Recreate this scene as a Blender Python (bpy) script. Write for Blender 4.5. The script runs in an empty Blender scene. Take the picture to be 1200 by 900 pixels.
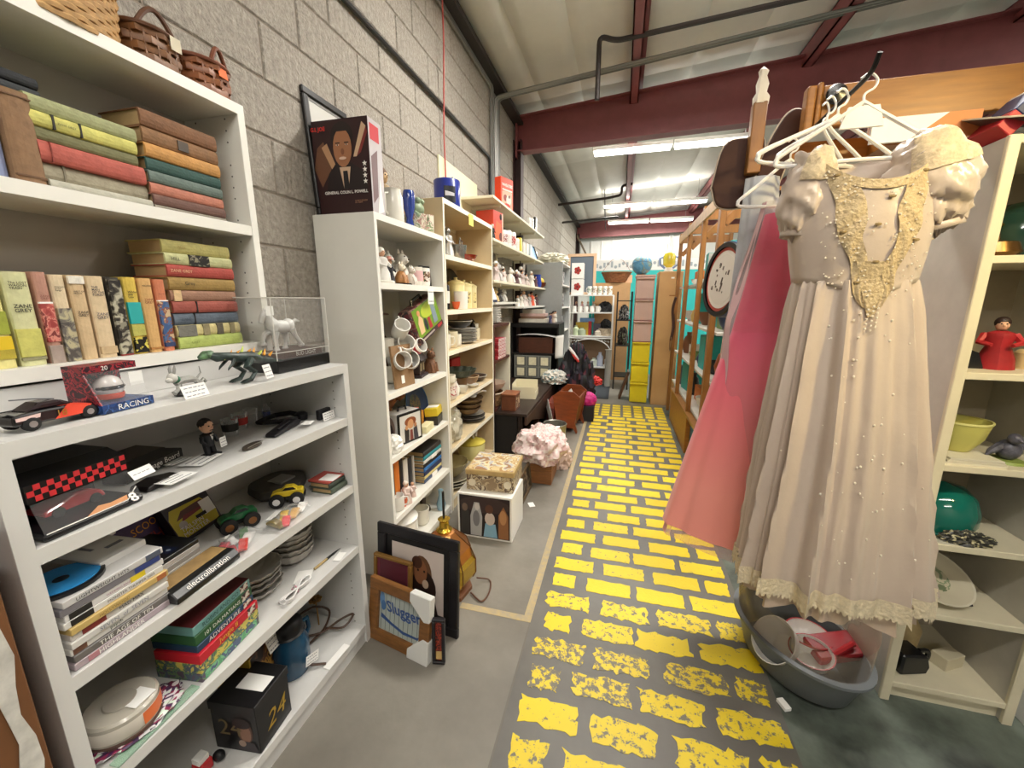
import bpy, math, random
from mathutils import Vector, Matrix, Euler, noise
random.seed(7)
C = bpy.context.scene.collection
PI = math.pi

# ---------------------------------------------------------------- camera, world, exposure
CAM = Vector((1.356, 0.0, 1.41)); FPX = 465.8; PITCH = .2065; YAW = .2627
FW = Vector((-math.sin(YAW) * math.cos(PITCH), math.cos(YAW) * math.cos(PITCH), -math.sin(PITCH)))
RT = Vector((math.cos(YAW), math.sin(YAW), 0)); UP = RT.cross(FW)
cd = bpy.data.cameras.new('camera'); cam = bpy.data.objects.new('camera', cd); C.objects.link(cam)
cd.sensor_width = 36; cd.lens = 36 * FPX / 1200; cd.clip_start = .02
cam.matrix_world = Matrix(((RT.x, UP.x, -FW.x, CAM.x), (RT.y, UP.y, -FW.y, CAM.y), (RT.z, UP.z, -FW.z, CAM.z), (0, 0, 0, 1)))
S = bpy.context.scene
S.camera = cam
w = bpy.data.worlds.new('world'); S.world = w; w.use_nodes = True
w.node_tree.nodes['Background'].inputs[0].default_value = (.75, .78, .82, 1)
w.node_tree.nodes['Background'].inputs[1].default_value = .2
vs = S.view_settings
vs.view_transform = 'Standard'; vs.look = 'None'; vs.gamma = 1; vs.use_curve_mapping = False
vs.exposure = 0.52
TUBE_EMIT = 7.0        # fluorescent tube surface
UP_SHARE = .15         # share of a lamp's light that leaves upwards
LAMP_W = 62.0          # watts of light from one fixture
WARM_W = 15.0           # incandescent clamp lamp on the right

# ---------------------------------------------------------------- materials
def lin(c):
    if isinstance(c, str):
        c = c.lstrip('#'); c = [int(c[i:i + 2], 16) / 255 for i in (0, 2, 4)]
    return [(x / 12.92 if x <= .04045 else ((x + .055) / 1.055) ** 2.4) for x in c[:3]]
_M = {}
def M(col, rough=.55, metal=0, var=0, scale=30, bump=0, trans=0, emit=0, coat=0, obj=0, stretch=None, col2=None, sheen=0, alpha=1, ior=1.45, bscale=None):
    key = (str(col), rough, metal, var, scale, bump, trans, emit, coat, obj, stretch, col2, sheen, alpha, ior, bscale)
    if key in _M: return _M[key]
    m = bpy.data.materials.new('mat_%d' % len(_M)); m.use_nodes = True; nt = m.node_tree; N = nt.nodes; L = nt.links
    b = N['Principled BSDF']; c = lin(col); rgba = (*c, 1)
    b.inputs['Base Color'].default_value = rgba; b.inputs['Roughness'].default_value = rough; b.inputs['Metallic'].default_value = metal
    if trans: b.inputs['Transmission Weight'].default_value = trans; b.inputs['IOR'].default_value = ior
    if coat: b.inputs['Coat Weight'].default_value = coat
    if sheen: b.inputs['Sheen Weight'].default_value = sheen
    if alpha < 1: b.inputs['Alpha'].default_value = alpha
    if emit: b.inputs['Emission Color'].default_value = rgba; b.inputs['Emission Strength'].default_value = emit
    if var or bump or obj:
        tc = N.new('ShaderNodeTexCoord'); mp = N.new('ShaderNodeMapping'); L.new(tc.outputs['Object'], mp.inputs[0])
        if stretch: mp.inputs['Scale'].default_value = stretch
        out = None
        if var:
            n = N.new('ShaderNodeTexNoise'); n.inputs['Scale'].default_value = scale; n.inputs['Detail'].default_value = 5; n.inputs['Roughness'].default_value = .6
            L.new(mp.outputs[0], n.inputs[0])
            r = N.new('ShaderNodeValToRGB'); r.color_ramp.elements[0].position = .3; r.color_ramp.elements[1].position = .72
            if col2: a, d = lin(col2), c
            else: a, d = [x * (1 - var) for x in c], [min(1, x * (1 + var)) for x in c]
            r.color_ramp.elements[0].color = (*a, 1); r.color_ramp.elements[1].color = (*d, 1)
            L.new(n.outputs[0], r.inputs[0]); out = r.outputs[0]
        if obj:
            oi = N.new('ShaderNodeObjectInfo'); hs = N.new('ShaderNodeHueSaturation')
            mr = N.new('ShaderNodeMapRange'); mr.inputs[3].default_value = 1 - obj; mr.inputs[4].default_value = 1 + obj
            L.new(oi.outputs['Random'], mr.inputs[0]); L.new(mr.outputs[0], hs.inputs['Value'])
            if out: L.new(out, hs.inputs['Color'])
            else: hs.inputs['Color'].default_value = rgba
            out = hs.outputs[0]
        if out: L.new(out, b.inputs['Base Color'])
        if bump:
            n2 = N.new('ShaderNodeTexNoise'); n2.inputs['Scale'].default_value = bscale or scale * 2; n2.inputs['Detail'].default_value = 6
            L.new(mp.outputs[0], n2.inputs[0]); bp = N.new('ShaderNodeBump'); bp.inputs['Strength'].default_value = bump; bp.inputs['Distance'].default_value = .01
            L.new(n2.outputs[0], bp.inputs['Height']); L.new(bp.outputs[0], b.inputs['Normal'])
    _M[key] = m; return m
def MP(cols, scale=14, rough=.4, seed=0, stretch=None):
    """busy printed pattern: patches of several inks"""
    key = ('MP', tuple(cols), scale, rough, seed, stretch)
    if key in _M: return _M[key]
    m = bpy.data.materials.new('print_%d' % len(_M)); m.use_nodes = True; N = m.node_tree.nodes; L = m.node_tree.links; b = N['Principled BSDF']
    tc = N.new('ShaderNodeTexCoord'); mp = N.new('ShaderNodeMapping'); mp.inputs['Location'].default_value = (seed * 1.7, seed * .9, seed * 2.3)
    if stretch: mp.inputs['Scale'].default_value = stretch
    n = N.new('ShaderNodeTexNoise'); n.inputs['Scale'].default_value = scale; n.inputs['Detail'].default_value = 3; n.inputs['Distortion'].default_value = .8
    r = N.new('ShaderNodeValToRGB'); r.color_ramp.interpolation = 'CONSTANT'; k = len(cols)
    for i, c in enumerate(cols):
        p = 0 if i == 0 else .36 + .28 * i / k
        e = r.color_ramp.elements[i] if i < 2 else r.color_ramp.elements.new(p)
        e.position = p; e.color = (*lin(c), 1)
    L.new(tc.outputs['Object'], mp.inputs[0]); L.new(mp.outputs[0], n.inputs[0]); L.new(n.outputs[0], r.inputs[0]); L.new(r.outputs[0], b.inputs['Base Color'])
    b.inputs['Roughness'].default_value = rough
    _M[key] = m; return m
def film(tint='#f4f6f6', opac=.12, rough=.12):
    """clear plastic sheet or thin glass: mostly see-through with a glossy skin"""
    key = ('film', tint, opac, rough)
    if key in _M: return _M[key]
    m = bpy.data.materials.new('film_%d' % len(_M)); m.use_nodes = True; N = m.node_tree.nodes; L = m.node_tree.links
    b = N['Principled BSDF']; b.inputs['Base Color'].default_value = (*lin(tint), 1); b.inputs['Roughness'].default_value = rough
    t = N.new('ShaderNodeBsdfTransparent'); mx = N.new('ShaderNodeMixShader'); fr = N.new('ShaderNodeFresnel'); fr.inputs[0].default_value = 1.22; ad = N.new('ShaderNodeMath'); ad.operation = 'ADD'; ad.use_clamp = True
    ad.inputs[1].default_value = opac; L.new(fr.outputs[0], ad.inputs[0]); L.new(ad.outputs[0], mx.inputs[0]); L.new(t.outputs[0], mx.inputs[1]); L.new(b.outputs[0], mx.inputs[2])
    L.new(mx.outputs[0], N['Material Output'].inputs[0]); _M[key] = m; return m

# ---------------------------------------------------------------- mesh builder
class MB:
    def __init__(s): s.v = []; s.f = []; s.m = []; s.s = []; s.T = Matrix()
    def add(s, vs, fs, mi=0, sm=False):
        n = len(s.v); s.v += [tuple(s.T @ Vector(v)) for v in vs]; s.f += [[n + i for i in f] for f in fs]; s.m += [mi] * len(fs); s.s += [sm] * len(fs); return s
    def box(s, a, b, mi=0):
        x0, x1 = sorted((a[0], b[0])); y0, y1 = sorted((a[1], b[1])); z0, z1 = sorted((a[2], b[2]))
        return s.add([(x0, y0, z0), (x1, y0, z0), (x1, y1, z0), (x0, y1, z0), (x0, y0, z1), (x1, y0, z1), (x1, y1, z1), (x0, y1, z1)],
                     [(3, 2, 1, 0), (4, 5, 6, 7), (0, 1, 5, 4), (1, 2, 6, 5), (2, 3, 7, 6), (3, 0, 4, 7)], mi)
    def cbox(s, c, d, mi=0): return s.box([c[i] - d[i] / 2 for i in range(3)], [c[i] + d[i] / 2 for i in range(3)], mi)
    def obox(s, p, q, w, t, mi=0, up=(0, 0, 1)):
        """bar from p to q, w wide and t thick"""
        p, q = Vector(p), Vector(q); d = (q - p).normalized(); a = d.cross(Vector(up))
        if a.length < 1e-4: a = d.cross(Vector((1, 0, 0)))
        a.normalize(); b = a.cross(d); a *= w / 2; b *= t / 2
        return s.add([p - a - b, p + a - b, p + a + b, p - a + b, q - a - b, q + a - b, q + a + b, q - a + b],
                     [(3, 2, 1, 0), (4, 5, 6, 7), (0, 1, 5, 4), (1, 2, 6, 5), (2, 3, 7, 6), (3, 0, 4, 7)], mi)
    def tube(s, pts, r, n=8, mi=0, closed=False, cap=True):
        pts = [Vector(p) for p in pts]; k = len(pts); rs = r if isinstance(r, (list, tuple)) else [r] * k
        vs = []; fs = []; a = None
        for i, p in enumerate(pts):
            d = (pts[(i + 1) % k] - pts[i - 1]) if closed else (pts[min(i + 1, k - 1)] - pts[max(i - 1, 0)])
            d = d.normalized() if d.length > 1e-9 else Vector((0, 0, 1))
            if a is None: a = d.orthogonal().normalized()
            else:
                a = a - d * a.dot(d); a = a.normalized() if a.length > 1e-6 else d.orthogonal().normalized()
            b = d.cross(a)
            for j in range(n):
                t = 2 * PI * j / n; vs.append(p + (a * math.cos(t) + b * math.sin(t)) * rs[i])
        for i in range(k if closed else k - 1):
            for j in range(n):
                i2 = (i + 1) % k; fs.append((i * n + j, i * n + (j + 1) % n, i2 * n + (j + 1) % n, i2 * n + j))
        if cap and not closed: fs += [tuple(range(n))[::-1], tuple((k - 1) * n + j for j in range(n))]
        return s.add(vs, fs, mi, True)
    def lathe(s, prof, c=(0, 0, 0), n=20, mi=0, sx=1, sy=1, fold=0, fn=8, axis=None, tw=0):
        """profile of (radius, z) turned about z at c"""
        vs = []; fs = []; k = len(prof)
        Q = Vector((0, 0, 1)).rotation_difference(Vector(axis)).to_matrix() if axis else None
        for i, (r, z) in enumerate(prof):
            for j in range(n):
                t = 2 * PI * j / n; rr = r * (1 + fold * math.cos(fn * t + tw * i))
                p = Vector((rr * math.cos(t) * sx, rr * math.sin(t) * sy, z))
                if Q: p = Q @ p
                vs.append(p + Vector(c))
        for i in range(k - 1):
            for j in range(n): fs.append((i * n + j, i * n + (j + 1) % n, (i + 1) * n + (j + 1) % n, (i + 1) * n + j))
        ring = prof[0][0] > 1e-6 and prof[-1][0] > 1e-6 and axis is None
        if prof[0][0] > 1e-6 and not ring: fs.append(tuple(range(n))[::-1])
        if prof[-1][0] > 1e-6 and not ring: fs.append(tuple((k - 1) * n + j for j in range(n)))
        return s.add(vs, fs, mi, True)
    def ball(s, c, r, mi=0, n=12, k=8):
        r = r if isinstance(r, (tuple, list)) else (r, r, r); vs = [(c[0], c[1], c[2] - r[2])]; fs = []
        for i in range(1, k):
            a = -PI / 2 + PI * i / k
            for j in range(n):
                t = 2 * PI * j / n; vs.append((c[0] + r[0] * math.cos(a) * math.cos(t), c[1] + r[1] * math.cos(a) * math.sin(t), c[2] + r[2] * math.sin(a)))
        vs.append((c[0], c[1], c[2] + r[2])); e = len(vs) - 1
        for j in range(n):
            fs.append((0, 1 + (j + 1) % n, 1 + j)); fs.append((e, e - n + j, e - n + (j + 1) % n))
        for i in range(k - 2):
            for j in range(n): a = 1 + i * n; fs.append((a + j, a + (j + 1) % n, a + n + (j + 1) % n, a + n + j))
        return s.add(vs, fs, mi, True)
    def prism(s, pts, o, u, v, d, mi=0):
        """polygon pts (2-D) in plane o,u,v pushed d along u x v"""
        o, u, v = Vector(o), Vector(u), Vector(v); nn = u.cross(v).normalized() * d; n = len(pts)
        a = [o + u * p[0] + v * p[1] for p in pts]
        return s.add(a + [p + nn for p in a], [tuple(range(n))[::-1], tuple(range(n, 2 * n))] + [(i, (i + 1) % n, n + (i + 1) % n, n + i) for i in range(n)], mi)
    def grid(s, f, nu, nv, mi=0, cu=False, sm=True):
        vs = [f(i / (nu if cu else nu - 1), j / (nv - 1)) for j in range(nv) for i in range(nu)]; fs = []
        for j in range(nv - 1):
            for i in range(nu if cu else nu - 1): fs.append((j * nu + i, j * nu + (i + 1) % nu, (j + 1) * nu + (i + 1) % nu, (j + 1) * nu + i))
        return s.add(vs, fs, mi, sm)
    def mesh(s, name, mats):
        me = bpy.data.meshes.new(name); me.from_pydata(s.v, [], s.f)
        for m in (mats if isinstance(mats, (list, tuple)) else [mats]): me.materials.append(m)
        me.polygons.foreach_set('material_index', s.m); me.polygons.foreach_set('use_smooth', s.s)
        if any(s.s): me.set_sharp_from_angle(angle=math.radians(42))
        me.update(); return me
    def build(s, name, mats, parent=None, bevel=0, seg=1, loc=None, solid=0, sub=0):
        o = bpy.data.objects.new(name, s.mesh(name, mats)); C.objects.link(o)
        if parent: o.parent = parent
        if loc: o.location = loc
        if solid: d = o.modifiers.new('solid', 'SOLIDIFY'); d.thickness = solid; d.offset = 0
        if sub: d = o.modifiers.new('sub', 'SUBSURF'); d.levels = d.render_levels = sub
        if bevel: d = o.modifiers.new('bevel', 'BEVEL'); d.width = bevel; d.segments = seg; d.limit_method = 'ANGLE'
        return o
_labels = {}
def tag(o, label=None, cat=None, group=None, kind=None):
    if label:
        o['label'] = label
        if kind is None and _labels.get(label, group or '') != (group or '##'): print('DUP LABEL', label)
        _labels[label] = group or ''
        n = len(label.split())
        if n < 4 or n > 16: print('LABEL LENGTH', n, label)
    if cat: o['category'] = cat
    if group: o['group'] = group
    if kind: o['kind'] = kind
    return o
def thing(name, label, cat, loc=(0, 0, 0), rot=(0, 0, 0), group=None):
    o = bpy.data.objects.new(name, None); o.empty_display_size = .05; C.objects.link(o); o.location = loc
    o.rotation_euler = rot if isinstance(rot, (tuple, list, Euler)) else (0, 0, rot)
    return tag(o, label, cat, group)
def dup(root, loc, rot=None, label=None):
    r = root.copy(); C.objects.link(r); r.location = loc
    if rot is not None: r.rotation_euler = rot if isinstance(rot, (tuple, list)) else (0, 0, rot)
    if label: tag(r, label, r['category'], r.get('group'))
    for ch in list(root.children):
        c = ch.copy(); C.objects.link(c); c.parent = r
        for g in ch.children: d = g.copy(); C.objects.link(d); d.parent = c
    return r
def txt(parent, s, o, u, v, w, h, m, name='lettering', fit=False, lift=.0007, bold=0):
    """lettering centred at o in the plane u (right), v (up), at most w wide and h high"""
    cu = bpy.data.curves.new('t', 'FONT'); cu.body = s; cu.align_x = 'LEFT'; cu.resolution_u = 2; cu.offset = bold
    cu.space_line = .85
    ob = bpy.data.objects.new('t', cu); me = bpy.data.meshes.new_from_object(ob)
    vs = [x.co.copy() for x in me.vertices]
    if not vs: return None
    x0 = min(p.x for p in vs); x1 = max(p.x for p in vs); y0 = min(p.y for p in vs); y1 = max(p.y for p in vs)
    k = min(w / (x1 - x0), h / (y1 - y0)); kx, ky = (w / (x1 - x0), h / (y1 - y0)) if fit else (k, k)
    u, v, o = Vector(u), Vector(v), Vector(o); nn = u.cross(v).normalized() * lift
    for p in me.vertices:
        a = (p.co.x - (x0 + x1) / 2) * kx; b = (p.co.y - (y0 + y1) / 2) * ky; p.co = o + u * a + v * b + nn
    me.materials.clear(); me.materials.append(m); me.name = name
    bpy.data.objects.remove(ob); bpy.data.curves.remove(cu)
    t = bpy.data.objects.new(name, me); C.objects.link(t); t.parent = parent; return t
def art(parent, o, u, v, w, h, shapes, name='print', lift=.0005):
    """flat print: layered ink shapes in unit coordinates on a w x h face, o = lower left corner"""
    o, u, v = Vector(o), Vector(u), Vector(v); nn = u.cross(v).normalized(); b = MB(); mats = []
    for i, (k, m, *p) in enumerate(shapes):
        if m not in mats: mats.append(m)
        if k == 'r': q = [(p[0], p[1]), (p[2], p[1]), (p[2], p[3]), (p[0], p[3])]
        elif k == 'e': q = [(p[0] + p[2] * math.cos(t * PI / 9), p[1] + p[3] * math.sin(t * PI / 9)) for t in range(18)]
        elif k == 's': q = [(p[0] + (p[2] if t % 2 == 0 else p[2] * .42) * math.sin(t * PI / 5) * h / w, p[1] + (p[2] if t % 2 == 0 else p[2] * .42) * math.cos(t * PI / 5)) for t in range(10)][::-1]
        else: q = p
        b.add([o + u * (a * w) + v * (c * h) + nn * (lift * (1 + .6 * i)) for a, c in q], [tuple(range(len(q)))], mats.index(m))
    return b.build(name, mats, parent)
def onemesh(name, mb, mats, label, cat, group=None, **k): return tag(mb.build(name, mats, None, **k), label, cat, group)
# ---------------------------------------------------------------- the setting
def struct(name, mb, mats, parent=None, **k):
    o = mb.build(name, mats, parent, **k)
    if parent is None: o['kind'] = 'structure'
    return o
def bx(*ab): return MB().box(*ab)
RY0, RY1, RX1 = -4.6, 12.4, 8.0
ROOF = lambda x: 3.62 + .085 * x
# floor: bare concrete, grey painted walkway with yellow bricks, dark sheet flooring on the right
conc = M('#8a857b', .5, var=.16, scale=2.2, bump=.12, bscale=30, col2='#6d685f')
walk = M('#6d6a64', .42, var=.15, scale=3, bump=.08, bscale=24, col2='#5a5752')
dark = M('#788276', .5, var=.4, scale=3.6, col2='#131615', bump=.05, bscale=30)
floor = struct('floor', bx((-.2, RY0, -.1), (1.035, RY1, 0)), conc)
struct('painted_walkway', bx((1.035, RY0, -.1), (1.975, 5.56, 0)), walk, floor)
struct('concrete_slab', bx((1.035, 5.56, -.1), (RX1, RY1, 0)), conc, floor)
struct('dark_flooring', bx((1.975, RY0, -.1), (RX1, 5.56, 0)), dark, floor)
tape = M('#b8a06a', .6, var=.2, scale=40, col2='#9a917e')
struct('tape_line', bx((1.005, 1.49, 0), (1.04, 5.55, .0012)), tape, floor)
struct('tape_line', bx((.70, 1.49, 0), (1.005, 1.525, .0012)), tape, floor)
struct('floor_joint', bx((1.036, RY0, .0), (1.042, 1.49, .0008)), M('#6f6a62', .8), floor)
yel = M('#e6c91c', .5, var=.1, scale=60, col2='#e3c414', bump=.15, bscale=120)
def worn(thr, mid):
    m = bpy.data.materials.new('worn_yellow'); m.use_nodes = True; N = m.node_tree.nodes; L = m.node_tree.links; b = N['Principled BSDF']
    tc = N.new('ShaderNodeTexCoord'); n = N.new('ShaderNodeTexNoise'); n.inputs['Scale'].default_value = 38; n.inputs['Detail'].default_value = 8; n.inputs['Roughness'].default_value = .7
    r = N.new('ShaderNodeValToRGB'); r.color_ramp.elements[0].position = thr; r.color_ramp.elements[1].position = thr + .05
    r.color_ramp.elements[0].color = (*lin('#716b5c'), 1); r.color_ramp.elements[1].color = (*lin(mid), 1)
    L.new(tc.outputs['Object'], n.inputs[0]); L.new(n.outputs[0], r.inputs[0]); L.new(r.outputs[0], b.inputs['Base Color']); b.inputs['Roughness'].default_value = .5
    return m
yw = [worn(.36, '#e4c81e'), worn(.42, '#e0c524'), worn(.47, '#dcc228')]
def pbrick(x0, x1, y, d, near):
    rg = random.Random(int(x0 * 1000 + y * 77777)); pts = []; j = .0035 + (.0065 if near else 0)
    for (a, b, c, e, n) in ((x0, y - d, x1, y - d, 9), (x1, y - d, x1, y + d, 5), (x1, y + d, x0, y + d, 9), (x0, y + d, x0, y - d, 5)):
        for i in range(n): t = i / n; pts.append((a + (c - a) * t + rg.uniform(-j, j), b + (e - b) * t + rg.uniform(-j, j)))
    b = MB().prism(pts, (0, 0, 0), (1, 0, 0), (0, 1, 0), .0015)
    b.build('painted_brick', rg.choice(yw[1:]) if near == 2 else (rg.choice(yw[:2]) if near else (yel if rg.random() < .6 else yw[0])), floor)
for k in range(-1, 29):
    y = .972 + .1385 * k; near = 2 if 1.15 < y < 1.46 and k else (1 if y < 1.75 else 0); d = .047
    if k % 2: xs = [(1.08, 1.285), (1.335, 1.54), (1.595, 1.81), (1.85, 1.955)]
    else: xs = [(1.10, 1.21), (1.26, 1.47), (1.50, 1.715), (1.75, 1.96)]
    for a, b in xs:
        s = random.uniform(-.008, .008); pbrick(a + s, b + s, y + random.uniform(-.006, .006), d, near)
for k in range(5):
    for c in range(7): pbrick(1.05 + c * .135, 1.15 + c * .135, 4.985 + .118 * k, .043, 0)

# left wall: split-face concrete blocks, the nearest ones each a part
mort = M('#94897d', .9, var=.12, scale=20)
blockm = M('#b8b1a6', .92, var=.2, scale=48, bump=.8, bscale=90, col2='#8f887e', obj=.05)
wl = struct('wall_left', bx((-.2, RY0, 0), (-.0065, RY1, 3.62)), mort)
def blockmesh(L_, H_=.203, D=.018):
    g = .0035; c = .005; y0, y1, z0, z1 = g, L_ - g, g, H_ - g
    b = MB(); b.add([(-D, y0, z0), (-D, y1, z0), (-D, y1, z1), (-D, y0, z1), (0 - c, y0, z0), (0 - c, y1, z0), (0 - c, y1, z1), (0 - c, y0, z1),
                     (0, y0 + c, z0 + c), (0, y1 - c, z0 + c), (0, y1 - c, z1 - c), (0, y0 + c, z1 - c)],
                    [(8, 9, 10, 11), (4, 5, 9, 8), (5, 6, 10, 9), (6, 7, 11, 10), (7, 4, 8, 11), (0, 1, 5, 4), (1, 2, 6, 5), (2, 3, 7, 6), (3, 0, 4, 7)])
    return b
bm_full = blockmesh(.406).mesh('brick', blockm); far_blocks = MB(); nb = 0
for row in range(18):
    z = .0 + .203 * row - .0; zz = z - .0
    off = 1.62 + (.203 if (row % 2 == 1) else 0)
    for i in range(-16, 28):
        y = off + .406 * i
        if y < RY0 or y > RY1 - .42: continue
        if -.2 <= y < 8.2 and z > 1.55 and nb < 290:
            o = bpy.data.objects.new('brick', bm_full); C.objects.link(o); o.parent = wl; o.location = (0, y, zz); nb += 1
        elif y > -1 :
            far_blocks.T = Matrix.Translation((0, y, zz)); t = blockmesh(.406); far_blocks.add(t.v, t.f)
far_blocks.T = Matrix()
tag(far_blocks.build('brick_rest', blockm, wl), kind='stuff')
# far wall of ribbed white metal, and the two walls that close the hall out of the picture
white = M('#d9d8d2', .5, var=.05, scale=3)
wb = struct('wall_back', bx((-.2, RY1, 0), (RX1, RY1 + .1, 4.5)), white)
for i in range(26): struct('panel_rib', bx((.1 + i * .305, RY1 - .025, 0), (.14 + i * .305, RY1 + .01, 4.4)), white, wb)
plain = M('#c9c5bb', .8, var=.06, scale=2)
struct('wall_right', bx((RX1, RY0, 0), (RX1 + .1, RY1, 4.5)), plain)
struct('wall_front', bx((-.2, RY0 - .1, 0), (RX1, RY0, 4.5)), plain)
# roof: white-faced insulation between dark red purlins
ins = M('#dcd9d0', .55, var=.06, scale=2.5, bump=.1, bscale=5)
ceil = struct('ceiling', MB().add([(-.2, RY0, ROOF(-.2) + .06), (RX1, RY0, ROOF(RX1) + .06), (RX1, RY1, ROOF(RX1) + .06), (-.2, RY1, ROOF(-.2) + .06),
                                   (-.2, RY0, ROOF(-.2) + .12), (RX1, RY0, ROOF(RX1) + .12), (RX1, RY1, ROOF(RX1) + .12), (-.2, RY1, ROOF(-.2) + .12)],
                                  [(3, 2, 1, 0), (4, 5, 6, 7), (0, 1, 5, 4), (1, 2, 6, 5), (2, 3, 7, 6), (3, 0, 4, 7)][::1]), M('#8d8a80', .8))
xs = [-.02, .33, .80, 1.38, 1.95, 2.5, 3.05, 3.6, 4.2, 4.8, 5.4, 6, 6.6, 7.2, 8]
ys = [-4.6, -2.2, .2, 2.6, 5.1, 7.4, 9.8, 12.4]
for a, b in zip(xs, xs[1:]):
    for c, d in zip(ys, ys[1:]):
        def f(u, v):
            x = a + (b - a) * u; y = c + (d - c) * v; e = 1 - (2 * u - 1) ** 6; g = 1 - (2 * v - 1) ** 10
            return (x, y, ROOF(x) + .045 - (.05 * e * g) + .012 * noise.noise(Vector((x * 2, y * 1.1, 3))) * e)
        MB().grid(f, 9, 11).build('insulation_panel', ins, ceil)
red = M('#86494a', .5, var=.12, scale=6, bump=.03)
for x in (1.33, 2.98, 4.6, 6.2):
    z = ROOF(x) - .005
    b = MB().box((x, RY0, z - .17), (x + .012, RY1, z)).box((x, RY0, z - .17), (x + .09, RY1, z - .158)).box((x, RY0, z - .012), (x + .13, RY1, z)).box((x + .08, RY0, z - .17), (x + .09, RY1, z - .145))
    struct('trim_1', b, red)
struct('trim_2', MB().box((0, RY0, 3.5), (.05, RY1, 3.62)).box((.0, RY0, 3.47), (.11, RY1, 3.5)), M('#2c2624', .6))
def rafter(y, x1=7.9):
    n = 1; b = MB()
    zt = lambda x: 3.55 + .08 * x; zb = lambda x: 3.165 + .024 * x
    def bar(z0, z1, w_):
        b.add([(.03, y - w_, z0(.03)), (x1, y - w_, z0(x1)), (x1, y + w_, z0(x1)), (.03, y + w_, z0(.03)), (.03, y - w_, z1(.03)), (x1, y - w_, z1(x1)), (x1, y + w_, z1(x1)), (.03, y + w_, z1(.03))],
              [(3, 2, 1, 0), (4, 5, 6, 7), (0, 1, 5, 4), (1, 2, 6, 5), (2, 3, 7, 6), (3, 0, 4, 7)])
    bar(zb, zt, .006); bar(lambda x: zt(x) - .014, zt, .075); bar(zb, lambda x: zb(x) + .014, .075); b.box((.03, y - .08, 3.1), (.05, y + .08, 3.56))
    return b
struct('trim_3', rafter(5.16), red); struct('trim_3', rafter(12.2), red)
for y in (5.16, 12.2): struct('trim_4', MB().box((0, y - .07, 0), (.012, y + .07, 3.3)).box((0, y - .006, 0), (.1, y + .006, 3.3)).box((.088, y - .07, 0), (.1, y + .07, 3.3)), M('#3c2423', .5))
struct('trim_5', MB().obox((.03, 12.1, 3.25), (1.1, 12.1, 1.2), .09, .05), M('#6b5d4c', .7))
# conduits
emt = M('#8f8f8b', .35, .7); blk = M('#1f1d1c', .5)
def bend(pts, r=.06, n=5):
    out = [Vector(pts[0])]
    for a, b, c in zip(pts, pts[1:], pts[2:]):
        a, b, c = Vector(a), Vector(b), Vector(c); p = b + (a - b).normalized() * r; q = b + (c - b).normalized() * r
        for i in range(n + 1): t = i / n; out.append(p * (1 - t) ** 2 + b * 2 * t * (1 - t) + q * t * t)
    return out + [Vector(pts[-1])]
def pipe(name, pts, r, m, label, group=None): return onemesh(name, MB().tube(bend(pts), r, 8), m, label, 'pipe', group)
pipe('conduit', [(.02, -1, 2.80), (.02, 4.12, 2.80), (.02, 4.12, 1.9)], .013, blk, 'black conduit running low along the block wall, then bent down behind cereal box')
pipe('conduit', [(.025, -1, 3.44), (.025, 4.16, 3.44), (.025, 4.16, 1.9)], .011, emt, 'upper grey conduit along the top of the block wall, nearest of its pair')
pipe('conduit', [(.025, -1, 3.475), (.025, 4.22, 3.475), (.025, 4.22, 1.9)], .011, emt, 'top grey conduit tight under the ceiling edge of the block wall')
for i, (dy, dz, r, n) in enumerate(((0, 0, .011, 'lowest and thinnest'), (.055, .012, .014, 'middle'), (.11, .03, .02, 'thickest upper'))):
    y = 4.27 + dy; z0 = 3.40 + dz
    pipe('conduit', [(.03, y, 1.9), (.03, y, z0), (.2, y, z0 + .02), (6.5, y, z0 + .02 + .095 * 6.3)], r, emt if i < 2 else M('#6f6e6a', .4, .6), '%s of three grey conduits crossing under the ceiling ahead of the red beam' % n)
pipe('sprinkler_pipe', [(1.06, 3.95, 3.12), (1.06, 3.95, 3.60), (1.20, 3.95, 3.545), (6.5, 4.1, 3.95)], .021, M('#2d2523', .5), 'black sprinkler pipe with an elbow below the white ceiling')
pipe('sprinkler_pipe', [(.0, 8.7, 3.34), (1.0, 8.7, 3.41), (1.25, 8.7, 3.45), (1.25, 8.7, 3.62), (1.45, 8.7, 3.64)], .025, M('#3a2b26', .5), 'dark pipe crossing to the far purlin above the second lamp')
pipe('sprinkler_pipe', [(.0, 9.3, 3.1), (1.2, 9.3, 3.16)], .022, M('#3a3330', .5), 'short dark pipe standing out of the far block wall')
onemesh('hanging_cord', MB().tube([(.07, 2.95, 3.6), (.06, 2.98, 3.2), (.03, 3.0, 2.6), (.03, 3.02, 2.0)], .006, 6), M('#b5453c', .5), 'red cord hanging down the block wall from the ceiling', 'cord')
onemesh('hanging_cord', MB().tube([(.9, 9.2, 3.7), (.92, 9.2, 3.3), (.95, 9.25, 2.9)], .009, 6), blk, 'thin black cord hanging between the far ceiling lamps', 'cord')
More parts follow.
